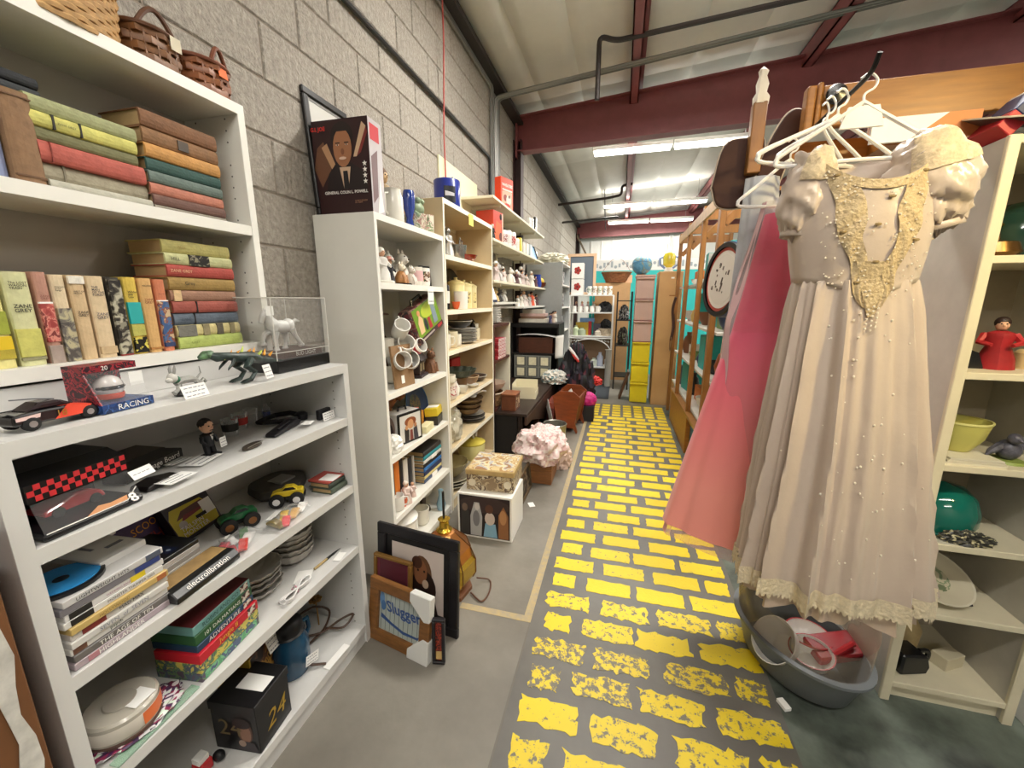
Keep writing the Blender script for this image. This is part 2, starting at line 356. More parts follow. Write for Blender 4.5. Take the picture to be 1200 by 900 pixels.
# fluorescent fixtures
tubem = M('#fffdf6', .4, emit=TUBE_EMIT); fixm = M('#e8e8e4', .4)
def fixture(x0, y, z, label, k_=1.0, up=UP_SHARE):
    t = thing('ceiling_light', label, 'lamp', (x0, y, z))
    for k in range(2):
        a = k * 1.05
        MB().add([(a + .01, -.09, .0), (a + 1.04, -.09, 0), (a + 1.04, .09, 0), (a + .01, .09, 0), (a + .01, -.04, .06), (a + 1.04, -.04, .06), (a + 1.04, .04, .06), (a + .01, .04, .06)],
                 [(3, 2, 1, 0), (4, 5, 6, 7), (0, 1, 5, 4), (1, 2, 6, 5), (2, 3, 7, 6), (3, 0, 4, 7)]).build('housing', fixm, t)
        for s in (-.045, .045): MB().tube([(a + .03, s, -.02), (a + 1.02, s, -.02)], .017, 8).build('fluorescent_tube', tubem, t)
        l = bpy.data.lights.new('tube_light', 'AREA'); l.shape = 'RECTANGLE'; l.size = 1.0; l.size_y = .14; l.energy = LAMP_W * k_ / 2; l.color = (1, .965, .9)
        lo = bpy.data.objects.new('tube_light', l); C.objects.link(lo); lo.parent = t; lo.location = (a + .52, 0, -.045)
        l2 = bpy.data.lights.new('tube_uplight', 'AREA'); l2.shape = 'RECTANGLE'; l2.size = 1.0; l2.size_y = .1; l2.energy = LAMP_W * k_ * up / 2; l2.color = (1, .965, .9)
        lo = bpy.data.objects.new('tube_uplight', l2); C.objects.link(lo); lo.parent = t; lo.location = (a + .52, 0, .065); lo.rotation_euler = (PI, 0, 0)
    for a in (.2, 1.9): MB().tube([(a, 0, .05), (a, 0, ROOF(x0 + a) - z + .04)], .004, 5).build('hanger_chain', emt, t)
    return t
fixture(.86, 6.15, 3.42, 'nearest lit fluorescent ceiling lamp just beyond the red beam')
fixture(.86, 9.45, 3.42, 'middle lit fluorescent ceiling lamp of the row over the aisle')
fixture(.9, 11.4, 3.42, 'farthest lit fluorescent ceiling lamp close to the white back wall')
for x, y, n in ((.86, 2.75, 'before the red beam, over the aisle'), (.86, -.5, 'above the viewer'), (4.9, 2.9, 'before the beam, right of the aisle'), (4.9, 6.15, 'beyond the beam, far right'), (.86, -3.3, 'behind the viewer')): fixture(x, y, 3.46 + (.34 if x > 3 else 0), 'lit fluorescent ceiling lamp ' + n, .55 if y < 0 else 1.0, .6)
# ---------------------------------------------------------------- bookcases
offw = M('#dedcd4', .45, var=.03, scale=5); greyw = M('#cfcecb', .42, var=.04, scale=5); tanw = M('#cdb994', .5, var=.08, scale=4, stretch=(1, 8, 1)); cream = M('#e2dcc4', .5, var=.04, scale=5)
edge = M('#eeece4', .4); backm = M('#b7b2aa', .6, var=.04, scale=4); creamedge = M('#ece6d2', .45)
def bookcase(name, label, x0, x1, y0, y1, z0, z1, shelves, m, me, mback, pt=.02, st=.028, toe=0, top=True, holes=False, kick=0):
    t = thing(name, label, 'bookcase', ((x0 + x1) / 2, (y0 + y1) / 2, z0)); ox, oy = (x0 + x1) / 2, (y0 + y1) / 2
    B = lambda a, b: MB().box((a[0] - ox, a[1] - oy, a[2] - z0), (b[0] - ox, b[1] - oy, b[2] - z0))
    for y in (y0, y1 - pt):
        p = B((x0, y, z0), (x1, y + pt, z1)).build('side_panel', m, t, bevel=.0015)
        B((x1, y, z0), (x1 + .001, y + pt, z1)).build('edge_band', me, p)
        if holes:
            h = MB(); yy = (y + pt if y == y0 else y) - oy
            for zz in range(int((z1 - z0) / .032)):
                if zz % 5 < 4:
                    for xx in (x0 + .05, x1 - .05): h.lathe([(.0028, -.0006), (.0028, .0006)], (xx - ox, yy, .06 + zz * .032), 8, axis=(0, 1, 0))
            tag(h.build('peg_hole', M('#5f5d58', .8), p), kind='stuff')
    B((x0, y0 + pt, z0), (x0 + .006, y1 - pt, z1)).build('back_panel', mback, t)
    if top: q = B((x0, y0 + pt, z1 - st), (x1, y1 - pt, z1)).build('top_panel', m, t, bevel=.0015); B((x1, y0 + pt, z1 - st), (x1 + .001, y1 - pt, z1)).build('edge_band', me, q)
    for z in shelves:
        q = B((x0 + .006, y0 + pt, z - st), (x1 - .002, y1 - pt, z)).build('shelf', m, t, bevel=.0015); B((x1 - .002, y0 + pt, z - st), (x1 - .001, y1 - pt, z)).build('edge_band', me, q)
    if kick: B((x1 - .02, y0 + pt, z0), (x1 - .008, y1 - pt, z0 + kick)).build('kick_board', m, t)
    return t
ZA = [1.183, .985, .715, .455, .085]
bookcase('low_bookcase', 'long low grey white bookcase of collectibles at the left front', .005, .397, .355, 1.237, 0, 1.183, ZA[1:], greyw, M('#d8d7d3', .4), greyw, pt=.026, st=.03, holes=True, kick=.055)
ZU = [1.975, 1.64, 1.278]
bookcase('wall_bookcase', 'white bookcase of old books standing on the low bookcase', .005, .22, .26, 1.09, 1.183, 1.985, ZU[1:], offw, edge, backm, pt=.022, st=.029, holes=True)
onemesh('upper_kick', bx((.205, .282, 1.184), (.212, 1.068, 1.243)), greyw, 'grey white plinth board under the upper book shelves', 'board')
ZB = [1.782, 1.49, .975, .655, .33, .06]
bookcase('tall_bookcase', 'tall white bookcase crammed with mugs, lunch boxes and books', .012, .32, 1.585, 2.285, 0, ZB[0], ZB[1:], offw, edge, offw, holes=False, kick=.05)
ZC = [2.0, 1.685, 1.352, 1.094, .75, .44, .1]
bookcase('tan_bookcase', 'tall tan bookcase of dishes beside the white one', .005, .32, 2.292, 3.235, 0, ZC[0], ZC[1:], tanw, creamedge, tanw, kick=.06)
# wall shelves beyond the tan bookcase
ZE = [2.26, 1.925, 1.585]
for z, y1, w_, n in ((2.26, 5.62, .3, 'topmost'), (1.925, 5.62, .3, 'second'), (1.585, 5.78, .3, 'third')):
    t = thing('wall_shelf', '%s long cream wall shelf beyond the tan bookcase' % n, 'shelf', (0, 3.34, z))
    MB().box((.003, 0, -.022), (w_, y1 - 3.34, 0)).build('board', cream, t, bevel=.002)
    for y in (.25, 1.0, 1.75): MB().box((.003, y, -.2), (.02, y + .025, -.022)).obox((.02, y + .012, -.035), (w_ - .02, y + .012, -.03), .02, .03).build('bracket', cream, t)
t = thing('wall_shelf', 'short white wall shelf, lowest beyond the tan bookcase', 'shelf', (0, 3.3, 1.398)); MB().box((.003, 0, -.02), (.3, .85, 0)).build('board', offw, t)
t = thing('wall_shelf', 'white shelf board of figurines below the third wall shelf', 'shelf', (0, 4.45, 1.345)); MB().box((.003, 0, -.02), (.3, 1.3, 0)).build('board', offw, t)
onemesh('wall_panel', bx((.002, 2.93, 1.95), (.014, 3.75, 2.455)), M('#e9e2c0', .6), 'pale yellow board on the block wall behind the blue tin', 'board')
# right-hand bookcase, its back to the aisle end
ZR = [1.845, 1.535, 1.2, .905, .632, .375, .08]
rb = thing('slim_bookcase', 'slim cream bookcase of glassware right of the ivory dress', 'bookcase', (2.34, 1.48, 0))
cr = M('#d9d0b4', .5, var=.06, scale=6); cg = M('#c3bfb4', .55, var=.08, scale=9)
for x in (0, .345):
    p = MB().box((x, .012, 0), (x + .02, .36, ZR[0])).build('side_panel', cg, rb, bevel=.002); MB().box((x - .004, 0, 0), (x + .024, .014, ZR[0])).build('face_strip', cr, p, bevel=.002)
MB().box((.02, .35, 0), (.345, .36, ZR[0])).build('back_panel', M('#a89d86', .7, var=.05), rb)
for z in ZR: MB().box((.02, .004, z - .022), (.345, .35, z)).build('shelf', cr, rb, bevel=.002)
MB().box((.02, .03, 0), (.345, .04, .058)).build('kick_board', cr, rb)
# ---------------------------------------------------------------- makers of small things
inkk = M('#1d1b1a', .6); inkw = M('#f2efe8', .5); paper = M('#f3f2ee', .7); pagem = M('#b09468', .8, var=.12, scale=90, stretch=(1, 30, 1)); gold = M('#c9a24a', .35, .8); pencil = M('#7d7f88', .8)
X_, Y_, Z_ = Vector((1, 0, 0)), Vector((0, 1, 0)), Vector((0, 0, 1))
def book(loc, wd, t, h, m, label, rot=(0, 0, 0), flat=False, bands=(), title=None, group=None, tm=None, pic=None, cat='book'):
    """spine faces +x; standing, or flat with its spine to +x"""
    r = Euler(rot).to_matrix(); q = (r @ Euler((PI / 2, 0, 0)).to_matrix()).to_euler() if flat else Euler(rot)
    o = thing('book', label, cat, loc, q, group); c = .0028; a = t / 2
    b = MB(); n = 6
    prof = [(-wd, -a), (-.004, -a)] + [(-.004 + .006 * math.cos(PI * (i / n - .5)), a * math.sin(PI * (i / n - .5))) for i in range(n + 1)] + [(-.004, a), (-wd, a), (-wd, a - c), (-.005, a - c), (-.005, -a + c), (-wd, -a + c)]
    b.prism([(p[0], p[1]) for p in prof], (0, 0, 0), X_, Y_, h); cov = b.build('cover', m, o)
    MB().box((-wd + .005, -a + c, .004), (-.005, a - c, h - .004)).build('pages', pagem, o)
    for (z0, z1, bm) in bands: MB().box((-.0035, -a * .97, h * z0), (.0032, a * .97, h * z1)).build('spine_band', bm, o)
    for k, (s, zc, hh, mm) in enumerate(title or ()):
        if flat: txt(cov, s, (.003, 0, h * zc), -Z_, Y_, h * hh, t * .62, mm)
        else: txt(cov, s, (.003, 0, h * zc), Y_, Z_, t * .72, h * hh * .8, mm, bold=.01)
    return o
def card(loc, w, h, label, rot=(0, 0, 0), name='price_card', m=None, lines=3, s=None):
    """paper card, its written face to +x, standing on its lower edge"""
    o = thing(name, label, 'card', loc, rot)
    MB().box((-.0008, -w / 2, 0), (0, w / 2, h)).build('paper', m or paper, o)
    if s: txt(o, s, (.0003, 0, h * .5), Y_, Z_, w * .8, h * .7, pencil, 'handwriting')
    elif lines:
        b = MB()
        for k in range(lines):
            z = h * (.78 - .6 * k / max(1, lines - 1 or 1)) if lines > 1 else h * .5
            y = -w * .4
            while y < w * .36: L_ = random.uniform(.08, .2) * w; b.box((.0001, y, z - h * .03), (.0005, min(y + L_, w * .42), z + h * .03)); y += L_ + w * .05
        b.build('handwriting', pencil, o)
    return o
def carton(loc, d, m, label, rot=(0, 0, 0), name='box', cat='box', group=None, bevel=.002):
    """box with its base centre at loc; d = depth x, width y, height z"""
    o = thing(name, label, cat, loc, rot, group); MB().cbox((0, 0, d[2] / 2), d).build('carton', m, o, bevel=bevel); return o
def dvd(loc, d, m, label, sp=None, rot=(0, 0, 0), name='video_case', sm=None, group=None, bits=()):
    o = thing(name, label, 'disc case', loc, rot, group); x = d[0] / 2
    MB().cbox((0, 0, d[2] / 2), d).build('case', m, o, bevel=.001)
    for (y0, y1, bm) in bits: MB().box((x - .001, d[1] * (y0 - .5), d[2] * .08), (x + .0006, d[1] * (y1 - .5), d[2] * .92)).build('spine_print', bm, o)
    if sp:
        for (s, yc, w, mm) in sp: txt(o, s, (x + .0006, d[1] * (yc - .5), d[2] * .5), Y_, Z_, d[1] * w, d[2] * .66, mm)
    return o
def mug(loc, r, h, m, label, rot=(0, 0, 0), band=None, inner=None, cat='mug', group=None, name='mug'):
    o = thing(name, label, cat, loc, rot, group); t = r * .09
    MB().lathe([(r * .8, 0), (r * .93, h * .06), (r, h * .3), (r, h), (r - t, h), (r - t, h * .2), (r * .6, h * .08), (0, h * .08)], n=18, mi=0).build('cup', m, o)
    if band: MB().lathe([(r * 1.005, h * .25), (r * 1.012, h * .28), (r * 1.012, h * .78), (r * 1.005, h * .8)], n=18).build('printed_band', band, o)
    MB().tube([(0, r * .95, h * .82), (0, r * 1.45, h * .8), (0, r * 1.62, h * .55), (0, r * 1.4, h * .3), (0, r * .95, h * .24)], r * .12, 7).build('handle', m, o); return o
def bowl(loc, r, h, m, label, cat='bowl', rot=(0, 0, 0), group=None, fold=0, fn=8, rim=None, name='bowl', n=28):
    o = thing(name, label, cat, loc, rot, group); t = max(.003, r * .03)
    MB().lathe([(0, 0), (r * .5, 0), (r * .55, h * .06), (r * .85, h * .45), (r, h), (r - t, h), (r * .82, h * .5), (r * .5, h * .12), (0, h * .1)], n=n, fold=fold, fn=fn).build('body', m, o)
    if rim: MB().lathe([(r * .98, h * .98), (r * 1.02, h * .97), (r * 1.02, h * 1.03), (r * .96, h * 1.03)], n=n, fold=fold, fn=fn).build('rim', rim, o)
    return o
def plate(loc, r, m, label, rot=(0, 0, 0), group=None, rim=None, deco=None, fold=0, fn=10, name='plate'):
    o = thing(name, label, 'plate', loc, rot, group); h = r * .16
    MB().lathe([(0, 0), (r * .6, 0), (r * .66, h * .25), (r, h), (r * .995, h * 1.12), (r * .64, h * .45), (r * .58, h * .2), (0, h * .2)], n=30, fold=fold, fn=fn).build('body', m, o)
    if rim: MB().lathe([(r * .97, h * .98), (r * 1.012, h), (r * 1.01, h * 1.18), (r * .96, h * 1.1)], n=30, fold=fold, fn=fn).build('rim', rim, o)
    if deco: MB().lathe([(r * .5, h * .21), (.0, h * .235)], n=24).build('decoration', deco, o)
    return o
def vase(loc, prof, m, label, cat='vase', name='vase', n=22, parts=(), rot=(0, 0, 0), group=None, sx=1, sy=1, fold=0, fn=8):
    """prof (r,z); parts: (name, material, builder) added as children"""
    o = thing(name, label, cat, loc, rot, group); MB().lathe(prof, n=n, sx=sx, sy=sy, fold=fold, fn=fn).build('body', m, o)
    for (nm, mm, b) in parts: b.build(nm, mm, o)
    return o
skin = M('#d8a888', .6); hairb = M('#2a1c15', .7)
def figurine(loc, h, m, label, head=skin, hair=None, base=None, arm=None, rot=0, wide=1, group=None, hat=None):
    """little standing figure: skirt or coat, arms, head, hair"""
    o = thing('figurine', label, 'figurine', loc, (0, 0, rot), group); r = h * .17 * wide; z0 = 0
    if base: z0 = h * .08; MB().lathe([(r * 1.5, 0), (r * 1.5, z0 * .7), (r * 1.3, z0), (0, z0)], n=14).build('base', base, o)
    MB().lathe([(r * 1.05, z0), (r * .95, z0 + h * .2), (r * .62, h * .45), (r * .8, h * .6), (r * .7, h * .68), (r * .3, h * .72)], n=14, fold=.05, fn=5).build('body', m, o)
    for s in (-1, 1): MB().tube([(0, s * r * .75, h * .64), (r * .45, s * r * 1.05, h * .5), (r * .95, s * r * .5, h * .46)], [r * .26, r * .22, r * .15], 6).build('arm', arm or m, o)
    hd = MB().ball((0, 0, h * .83), (h * .1, h * .095, h * .12)).ball((h * .098, 0, h * .825), (h * .02, h * .018, h * .02), n=6, k=4).build('head', head, o)
    MB().ball((h * .088, h * .035, h * .85), h * .013, n=6, k=4).ball((h * .088, -h * .035, h * .85), h * .013, n=6, k=4).build('eyes', inkk, hd)
    if hair: MB().ball((-h * .02, 0, h * .87), (h * .11, h * .112, h * .115)).build('hair', hair, o)
    if hat: MB().lathe([(h * .2, h * .9), (h * .19, h * .92), (h * .1, h * .93), (h * .08, h * 1.02), (0, h * 1.03)], n=14).build('hat', hat, o)
    return o
def critter(loc, h, m, label, rot=0, m2=None, group=None, base=None, ears=True):
    """small seated animal ornament"""
    o = thing('animal_figurine', label, 'figurine', loc, (0, 0, rot), group); r = h * .26
    MB().lathe([(r * .9, 0), (r * 1.1, h * .15), (r * .95, h * .35), (r * .6, h * .55), (r * .3, h * .62)], n=14, sx=1.1).build('body', m, o)
    hd = MB().ball((r * .25, 0, h * .74), (r * .72, r * .66, r * .66)).ball((r * .85, 0, h * .7), (r * .3, r * .3, r * .24), n=8, k=6).build('head', m2 or m, o)
    b = MB().ball((r * 1.12, 0, h * .73), r * .09, n=6, k=4)
    for s in (-1, 1): b.ball((r * .8, s * r * .3, h * .82), r * .08, n=6, k=4)
    b.build('face_marks', inkk, hd)
    for s in (-1, 1):
        if ears: MB().lathe([(r * .26, 0), (r * .2, r * .3), (0, r * .55)], (r * .1, s * r * .42, h * .9), 8, sx=.5).build('ear', m2 or m, hd)
        MB().tube([(r * .7, s * r * .5, h * .42), (r * 1.0, s * r * .45, h * .2), (r * 1.15, s * r * .42, h * .05)], [r * .25, r * .22, r * .24], 7).build('foreleg', m, o)
    MB().tube([(-r * .9, 0, h * .08), (-r * 1.4, r * .3, h * .15), (-r * 1.3, r * .6, h * .3)], [r * .16, r * .13, r * .08], 6).build('tail', m2 or m, o)
    if base: MB().lathe([(r * 1.9, -.002), (r * 1.9, .004), (r * 1.7, .007), (0, .007)], n=18).build('base', base, o)
    return o
def frame(loc, w, h, label, fm, fw, mat_, rot, fd=.02, matw=0, matm=None, name='framed_picture', cat='picture', pic=None):
    """picture facing local +x, lower edge centre at loc"""
    o = thing(name, label, cat, loc, rot)
    for (a, b) in (((-w / 2, 0), (w / 2, fw)), ((-w / 2, h - fw), (w / 2, h)), ((-w / 2, fw), (-w / 2 + fw, h - fw)), ((w / 2 - fw, fw), (w / 2, h - fw))):
        MB().box((-fd, a[0], a[1]), (0, b[0], b[1])).build('frame_rail', fm, o, bevel=min(.004, fw * .2))
    MB().box((-fd * .9, -w / 2 + fw, fw), (-fd * .6, w / 2 - fw, h - fw)).build('picture', mat_, o)
    if matw: 
        i = fw + matw; z = -fd * .5
        b = MB()
        for (p, q) in (((-w / 2 + fw, fw), (w / 2 - fw, i)), ((-w / 2 + fw, h - i), (w / 2 - fw, h - fw)), ((-w / 2 + fw, i), (-w / 2 + i, h - i)), ((w / 2 - i, i), (w / 2 - fw, h - i))): b.box((-fd * .6, p[0], p[1]), (z, q[0], q[1]))
        b.build('mount', matm, o)
    if pic: art(o, (-fd * .58, -w / 2 + fw + matw, fw + matw), Y_, Z_, w - 2 * fw - 2 * matw, h - 2 * fw - 2 * matw, pic)
    return o
def basket(loc, rx, ry, h, m, label, rows=6, ns=28, flare=1.15, rim=None, handle=None, side_h=None, mi2=None, lid=False, group=None, rot=0, sq=0):
    """woven basket: every weaver strand and stake is geometry"""
    o = thing('basket', label, 'basket', loc, (0, 0, rot), group)
    def pt(t, z, off=0):
        k = 1 + (flare - 1) * z / h; c, s = math.cos(t), math.sin(t)
        if sq: q = (abs(c) ** sq + abs(s) ** sq) ** (-1 / sq); c, s = c * q, s * q
        return Vector(((rx * k + off) * c, (ry * k + off) * s, z))
    MB().grid(lambda u, v: pt(2 * PI * u, h * v, -.004), ns, 4, cu=True).build('lining', mi2 or m, o)
    MB().add([pt(2 * PI * i / ns, .003, -.004) for i in range(ns)], [tuple(range(ns))]).build('bottom', mi2 or m, o)
    rh = h / rows
    for k in range(rows):
        MB().grid(lambda u, v: pt(2 * PI * u, rh * (k + .5) + rh * .5 * math.cos(2 * PI * v) * (.96 if rows < 10 else 1.12), .0035 * math.sin(2 * PI * v) + (.004 if rows < 10 else .002) * (1 if int(round(u * ns)) % 2 == k % 2 else -1)), ns, 6, cu=True).build('weaver', m, o)
    tag(sum_stakes(pt, h, ns).build('stakes', mi2 or m, o), kind='stuff')
    rr = MB().tube([pt(2 * PI * i / 24, h, .003) for i in range(24)], h * .055, 7, closed=True).build('rim', rim or m, o)
    if handle:
        hh, ang = handle; a, b = pt(ang, h), pt(ang + PI, h)
        pts = [a.lerp(b, i / 12) + Vector((0, 0, hh * math.sin(PI * i / 12))) - Vector((0, 0, .01)) for i in range(13)]
        b2 = MB()
        for p, q in zip(pts, pts[1:]): b2.obox(p, q, .018, .005, up=(math.sin(ang), -math.cos(ang), 0) if 0 else (0, 0, 1))
        b2.build('handle', rim or m, o)
    if side_h:
        for (ang, hh, ww) in side_h:
            a, b = pt(ang - ww, h), pt(ang + ww, h); n = 10
            MB().tube([a.lerp(b, i / n) + Vector((0, 0, hh * math.sin(PI * i / n))) for i in range(n + 1)], .006, 7).build('handle', rim or m, o)
    if lid: MB().lathe([(0, .03), (rx * .6, .022), (rx * flare * 1.02, 0)], (0, 0, h), 20, sy=ry / rx).build('lid', m, o)
    return o
def sum_stakes(pt, h, ns):
    b = MB()
    for i in range(ns): t = 2 * PI * (i + .5) / ns; b.tube([pt(t, 0, -.001), pt(t, h, -.001)], .003, 4)
    return b
def toycar(loc, L_, m, label, rot=0, roofm=None, big=False, rimm=None, group=None):
    """toy car nose to +y: body, cabin, wheels"""
    o = thing('toy_car', label, 'toy car', loc, (0, 0, rot), group); w = L_ * (.34 if big else .4); g = L_ * (.33 if big else .05); wr = L_ * (.235 if big else .085)
    P = [(-.5, 0), (-.5, .16), (-.44, .2), (-.18, .21), (-.02, .2), (.3, .19), (.47, .13), (.5, .04), (.5, 0)]
    MB().prism([(a * L_, b * L_) for a, b in P], (-w / 2, 0, g), Y_, Z_, w).build('body', m, o, bevel=L_ * .02, seg=2)
    c = [(-.34, .2), (-.2, .33), (.04, .33), (.2, .2)]
    cb = MB().prism([(a * L_, b * L_) for a, b in c], (-w * .42, 0, g), Y_, Z_, w * .84).build('cabin', roofm or m, o, bevel=L_ * .02)
    MB().prism([(a * L_, b * L_) for a, b in [(-.3, .215), (-.2, .31), (.03, .31), (.15, .215)]], (-w * .435, 0, g), Y_, Z_, w * .87).build('windows', M('#1a1e22', .15), cb)
    for sx in (-1, 1):
        for y in (-.3, .31):
            xx = sx * (w / 2 + (wr * .35 if big else 0)); ww = L_ * (.16 if big else .05)
            wh = MB().lathe([(wr * .75, -ww / 2), (wr, -ww * .35), (wr, ww * .35), (wr * .75, ww / 2)], (xx, y * L_, wr), 16, axis=(1, 0, 0)).build('wheel', M('#161616', .7), o)
            MB().lathe([(wr * .5, ww / 2 * sx - .0005), (wr * .45, ww / 2 * sx + .001 * sx), (0, ww / 2 * sx + .002 * sx)][::1], (xx, y * L_, wr), 10, axis=(1, 0, 0)).build('hub', rimm or M('#c9c9c9', .3, .8), wh)
    if big: MB().box((-w * .3, -L_ * .4, g * .5), (w * .3, L_ * .4, g + .002)).build('chassis', M('#1c1c1e', .5), o)
    return o
def crumple(loc, r, m, label, name='cloth', cat='cloth', seed=0, amp=.35, freq=2.2, cat2=None, mats=None, n=56):
    """a heap of folded soft stuff"""
    o = thing(name, label, cat, loc)
    def f(u, v):
        t = 2 * PI * u; a = -PI / 2 + PI * v; d = Vector((math.cos(a) * math.cos(t), math.cos(a) * math.sin(t), math.sin(a)))
        q = d * freq + Vector((seed, seed * 2, 3)); k = 1 + amp * (1 - 2 * abs(noise.noise(q))) * .7 + amp * .55 * (1 - 2 * abs(noise.noise(q * 2.3))) - amp * .3
        return (d.x * r[0] * k, d.y * r[1] * k, max(-r[2] * .55, d.z * r[2] * k) + r[2] * .55)
    b = MB().grid(f, n, n // 2 + 4, cu=True)
    if mats:
        for i in range(len(b.m)): b.m[i] = int(abs(noise.noise(Vector((i % n, i // n, 5)) * .23)) * 2.5 * len(mats)) % len(mats)
    b.build('folds', mats or m, o); return o
def smooth(pts, n=6):
    """smooth curve through points"""
    P = [Vector(p) for p in pts]; P = [P[0] * 2 - P[1]] + P + [P[-1] * 2 - P[-2]]; out = []
    for a, b, c, d in zip(P, P[1:], P[2:], P[3:]):
        for i in range(n): t = i / n; out.append(.5 * ((2 * b) + (c - a) * t + (2 * a - 5 * b + 4 * c - d) * t * t + (3 * b - a - 3 * c + d) * t ** 3))
    return out + [P[-2]]
L1 = lambda a, b, t: a + (b - a) * t
# ---------------------------------------------------------------- near bookcases: books and baskets
def cl(c, v=.18): return M(c, .75, var=v, scale=45, bump=.15, bscale=160)
z = 1.6405
g = 'old hardbacks on the upper shelf'
bk = book((.19, .592, z), .14, .045, .172, cl('#8a6a4c'), 'worn brown old hardback standing left of the green stack', (0, 0, 0), group=None, bands=((.93, .945, cl('#6d5038')), (.08, .1, cl('#6d5038'))))
book((.175, .552, z), .13, .03, .15, M('#8f9ac0', .4), 'thin pale blue book at the picture edge on the upper shelf')
for i, (c, dz) in enumerate((('#34373a', 0), ('#2b2d31', .022))):
    book((.165, .645, 1.814 + dz + .011), .14, .021, .2, cl(c), '%s black hardback lying on top of the worn brown book' % ('lower' if i == 0 else 'upper'), flat=True)
zz = z
for (c, t, y1, wx, lab, bands) in (('#b3b1a2', .020, .812, .0, 'bottom grey white', ()), ('#a39b85', .034, .812, .012, 'thick grey beige', ((.82, .84, cl('#7f7764')),)), ('#b25a4e', .040, .806, .0, 'faded red', ((.9, .91, cl('#8c3f36')),)),
      ('#767450', .026, .797, .004, 'dull olive', ()), ('#c8c36c', .029, .797, 0, 'pale yellow', ((.78, .80, inkk), (.55, .565, inkk))), ('#9c9f74', .031, .803, .004, 'sage green', ())):
    book((.188 - wx, y1, zz + t / 2), .135, t, .193, cl(c), '%s old hardback lying in the left stack under the top shelf' % lab, flat=True, bands=bands, title=[('ZANE GREY', .68, .16, inkk)] if lab == 'pale yellow' else None); zz += t
zz = z
for (c, t, wx, lab, pl) in (('#8a8374', .012, 0, 'thin grey bottom', 0), ('#6b4c42', .026, 0, 'dark maroon brown', 0), ('#b77560', .028, .004, 'salmon pink', 0), ('#63726b', .028, .002, 'grey teal', 0), ('#31514b', .031, .004, 'dark teal', 0), ('#c18e4f', .033, 0, 'tan orange', 0), ('#86613f', .037, .002, 'brown embossed', 1), ('#7d5639', .040, 0, 'topmost reddish brown', 0)):
    b = book((.19 - wx, 1.01, zz + t / 2), .14, t, .195, cl(c), '%s old hardback lying in the right stack under the top shelf' % lab, flat=True)
    if pl: MB().box((.001, -.012, .085), (.0035, .012, .112)).build('spine_label', M('#4d4238', .6), b)
    zz += t
z = 1.2785
row = [(.474, .508, .185, '#ded48c', 'yellow and green pictorial', [], 'y'), (.513, .552, .188, '#cfcf9f', 'broad pale green', [('The LOST\nWAGON\nTRAIN', .86, .2, inkk), ('ZANE\nGREY', .62, .12, inkk)], 'w'),
       (.557, .580, .19, '#b98a78', 'pink and red pictorial', [('ZANE\nGREY', .73, .1, M('#8d5a4c', .7))], 'r'), (.582, .608, .186, '#d9c6a4', 'cream topped dark grey pictorial', [('KNIGHTS\nof the\nRange', .84, .17, inkk)], 'g'),
       (.611, .640, .187, '#cdb28a', 'plain tan', [('WEST OF\nPECOS', .8, .09, inkk), ('ZANE\nGREY', .55, .09, inkk)], 't'), (.643, .677, .187, '#d8c19c', 'wide beige', [('THE\nMAN\nOF THE\nFOREST', .82, .24, M('#4c4a52', .7)), ('ZANE\nGREY', .52, .1, M('#6a6870', .7))], 'b'),
       (.681, .708, .186, '#3e3a33', 'dark grey and black pictorial', [], 'd'), (.712, .743, .188, '#d3b64e', 'yellow and turquoise', [('Wilder\nand\nLaw', .78, .16, inkk)], 'q'),
       (.746, .777, .187, '#d3a86c', 'orange tan', [('WILDFIRE', .9, .05, inkk), ('ZANE\nGREY', .7, .09, M('#8a4a2e', .7))], 'o'), (.781, .808, .186, '#c97a58', 'orange topped blue pictorial', [('Zane Grey', .8, .05, M('#7a3a2a', .7))], 'u')]
for (a, b, h, c, lab, ti, k) in row:
    e = (b - a) / 2; pz = {'y': ((.36, .6, cl('#9aa33a')), (.2, .34, M('#e0c020', .6)), (.1, .2, cl('#b9a83a'))), 'w': ((.1, .4, cl('#c9c66a')), (.06, .09, cl('#8f8c6a'))), 'r': ((.24, .66, MP(('#9c3f3c', '#b4534d', '#d28a7a', '#7d3634'), 60)), (.66, .68, paper), (.0, .2, cl('#a5948a'))),
      'g': ((.0, .62, MP(('#4f4a46', '#6c665f', '#96907c', '#b9b08c'), 45, seed=2)),), 't': ((.9, .99, cl('#e9e4d6')),), 'b': ((.05, .14, cl('#c3a983')),), 'd': ((.02, .97, MP(('#25221e', '#474138', '#8d8a78', '#b8b39c'), 55, seed=4)), (.0, .02, M('#8c2f2a', .6))),
      'q': ((.4, .68, M('#27a5a2', .5)), (.24, .39, cl('#b8b35a')), (.02, .22, MP(('#171512', '#171512', '#d8c95a'), 70, seed=5))), 'o': ((.04, .07, cl('#a8743c')),), 'u': ((.12, .7, MP(('#3c5a86', '#4e6d96', '#8a4a34', '#c9b08a'), 50, seed=6)), (.7, .715, paper), (.06, .12, M('#2b3a63', .6)))}[k]
    book((.188, (a + b) / 2, z), .135, e * 2 - .002, h, cl(c, .1), '%s western novel in the standing row of old books' % lab, title=ti, bands=pz, rot=(0, 0, random.uniform(-.02, .02)))
zz = z
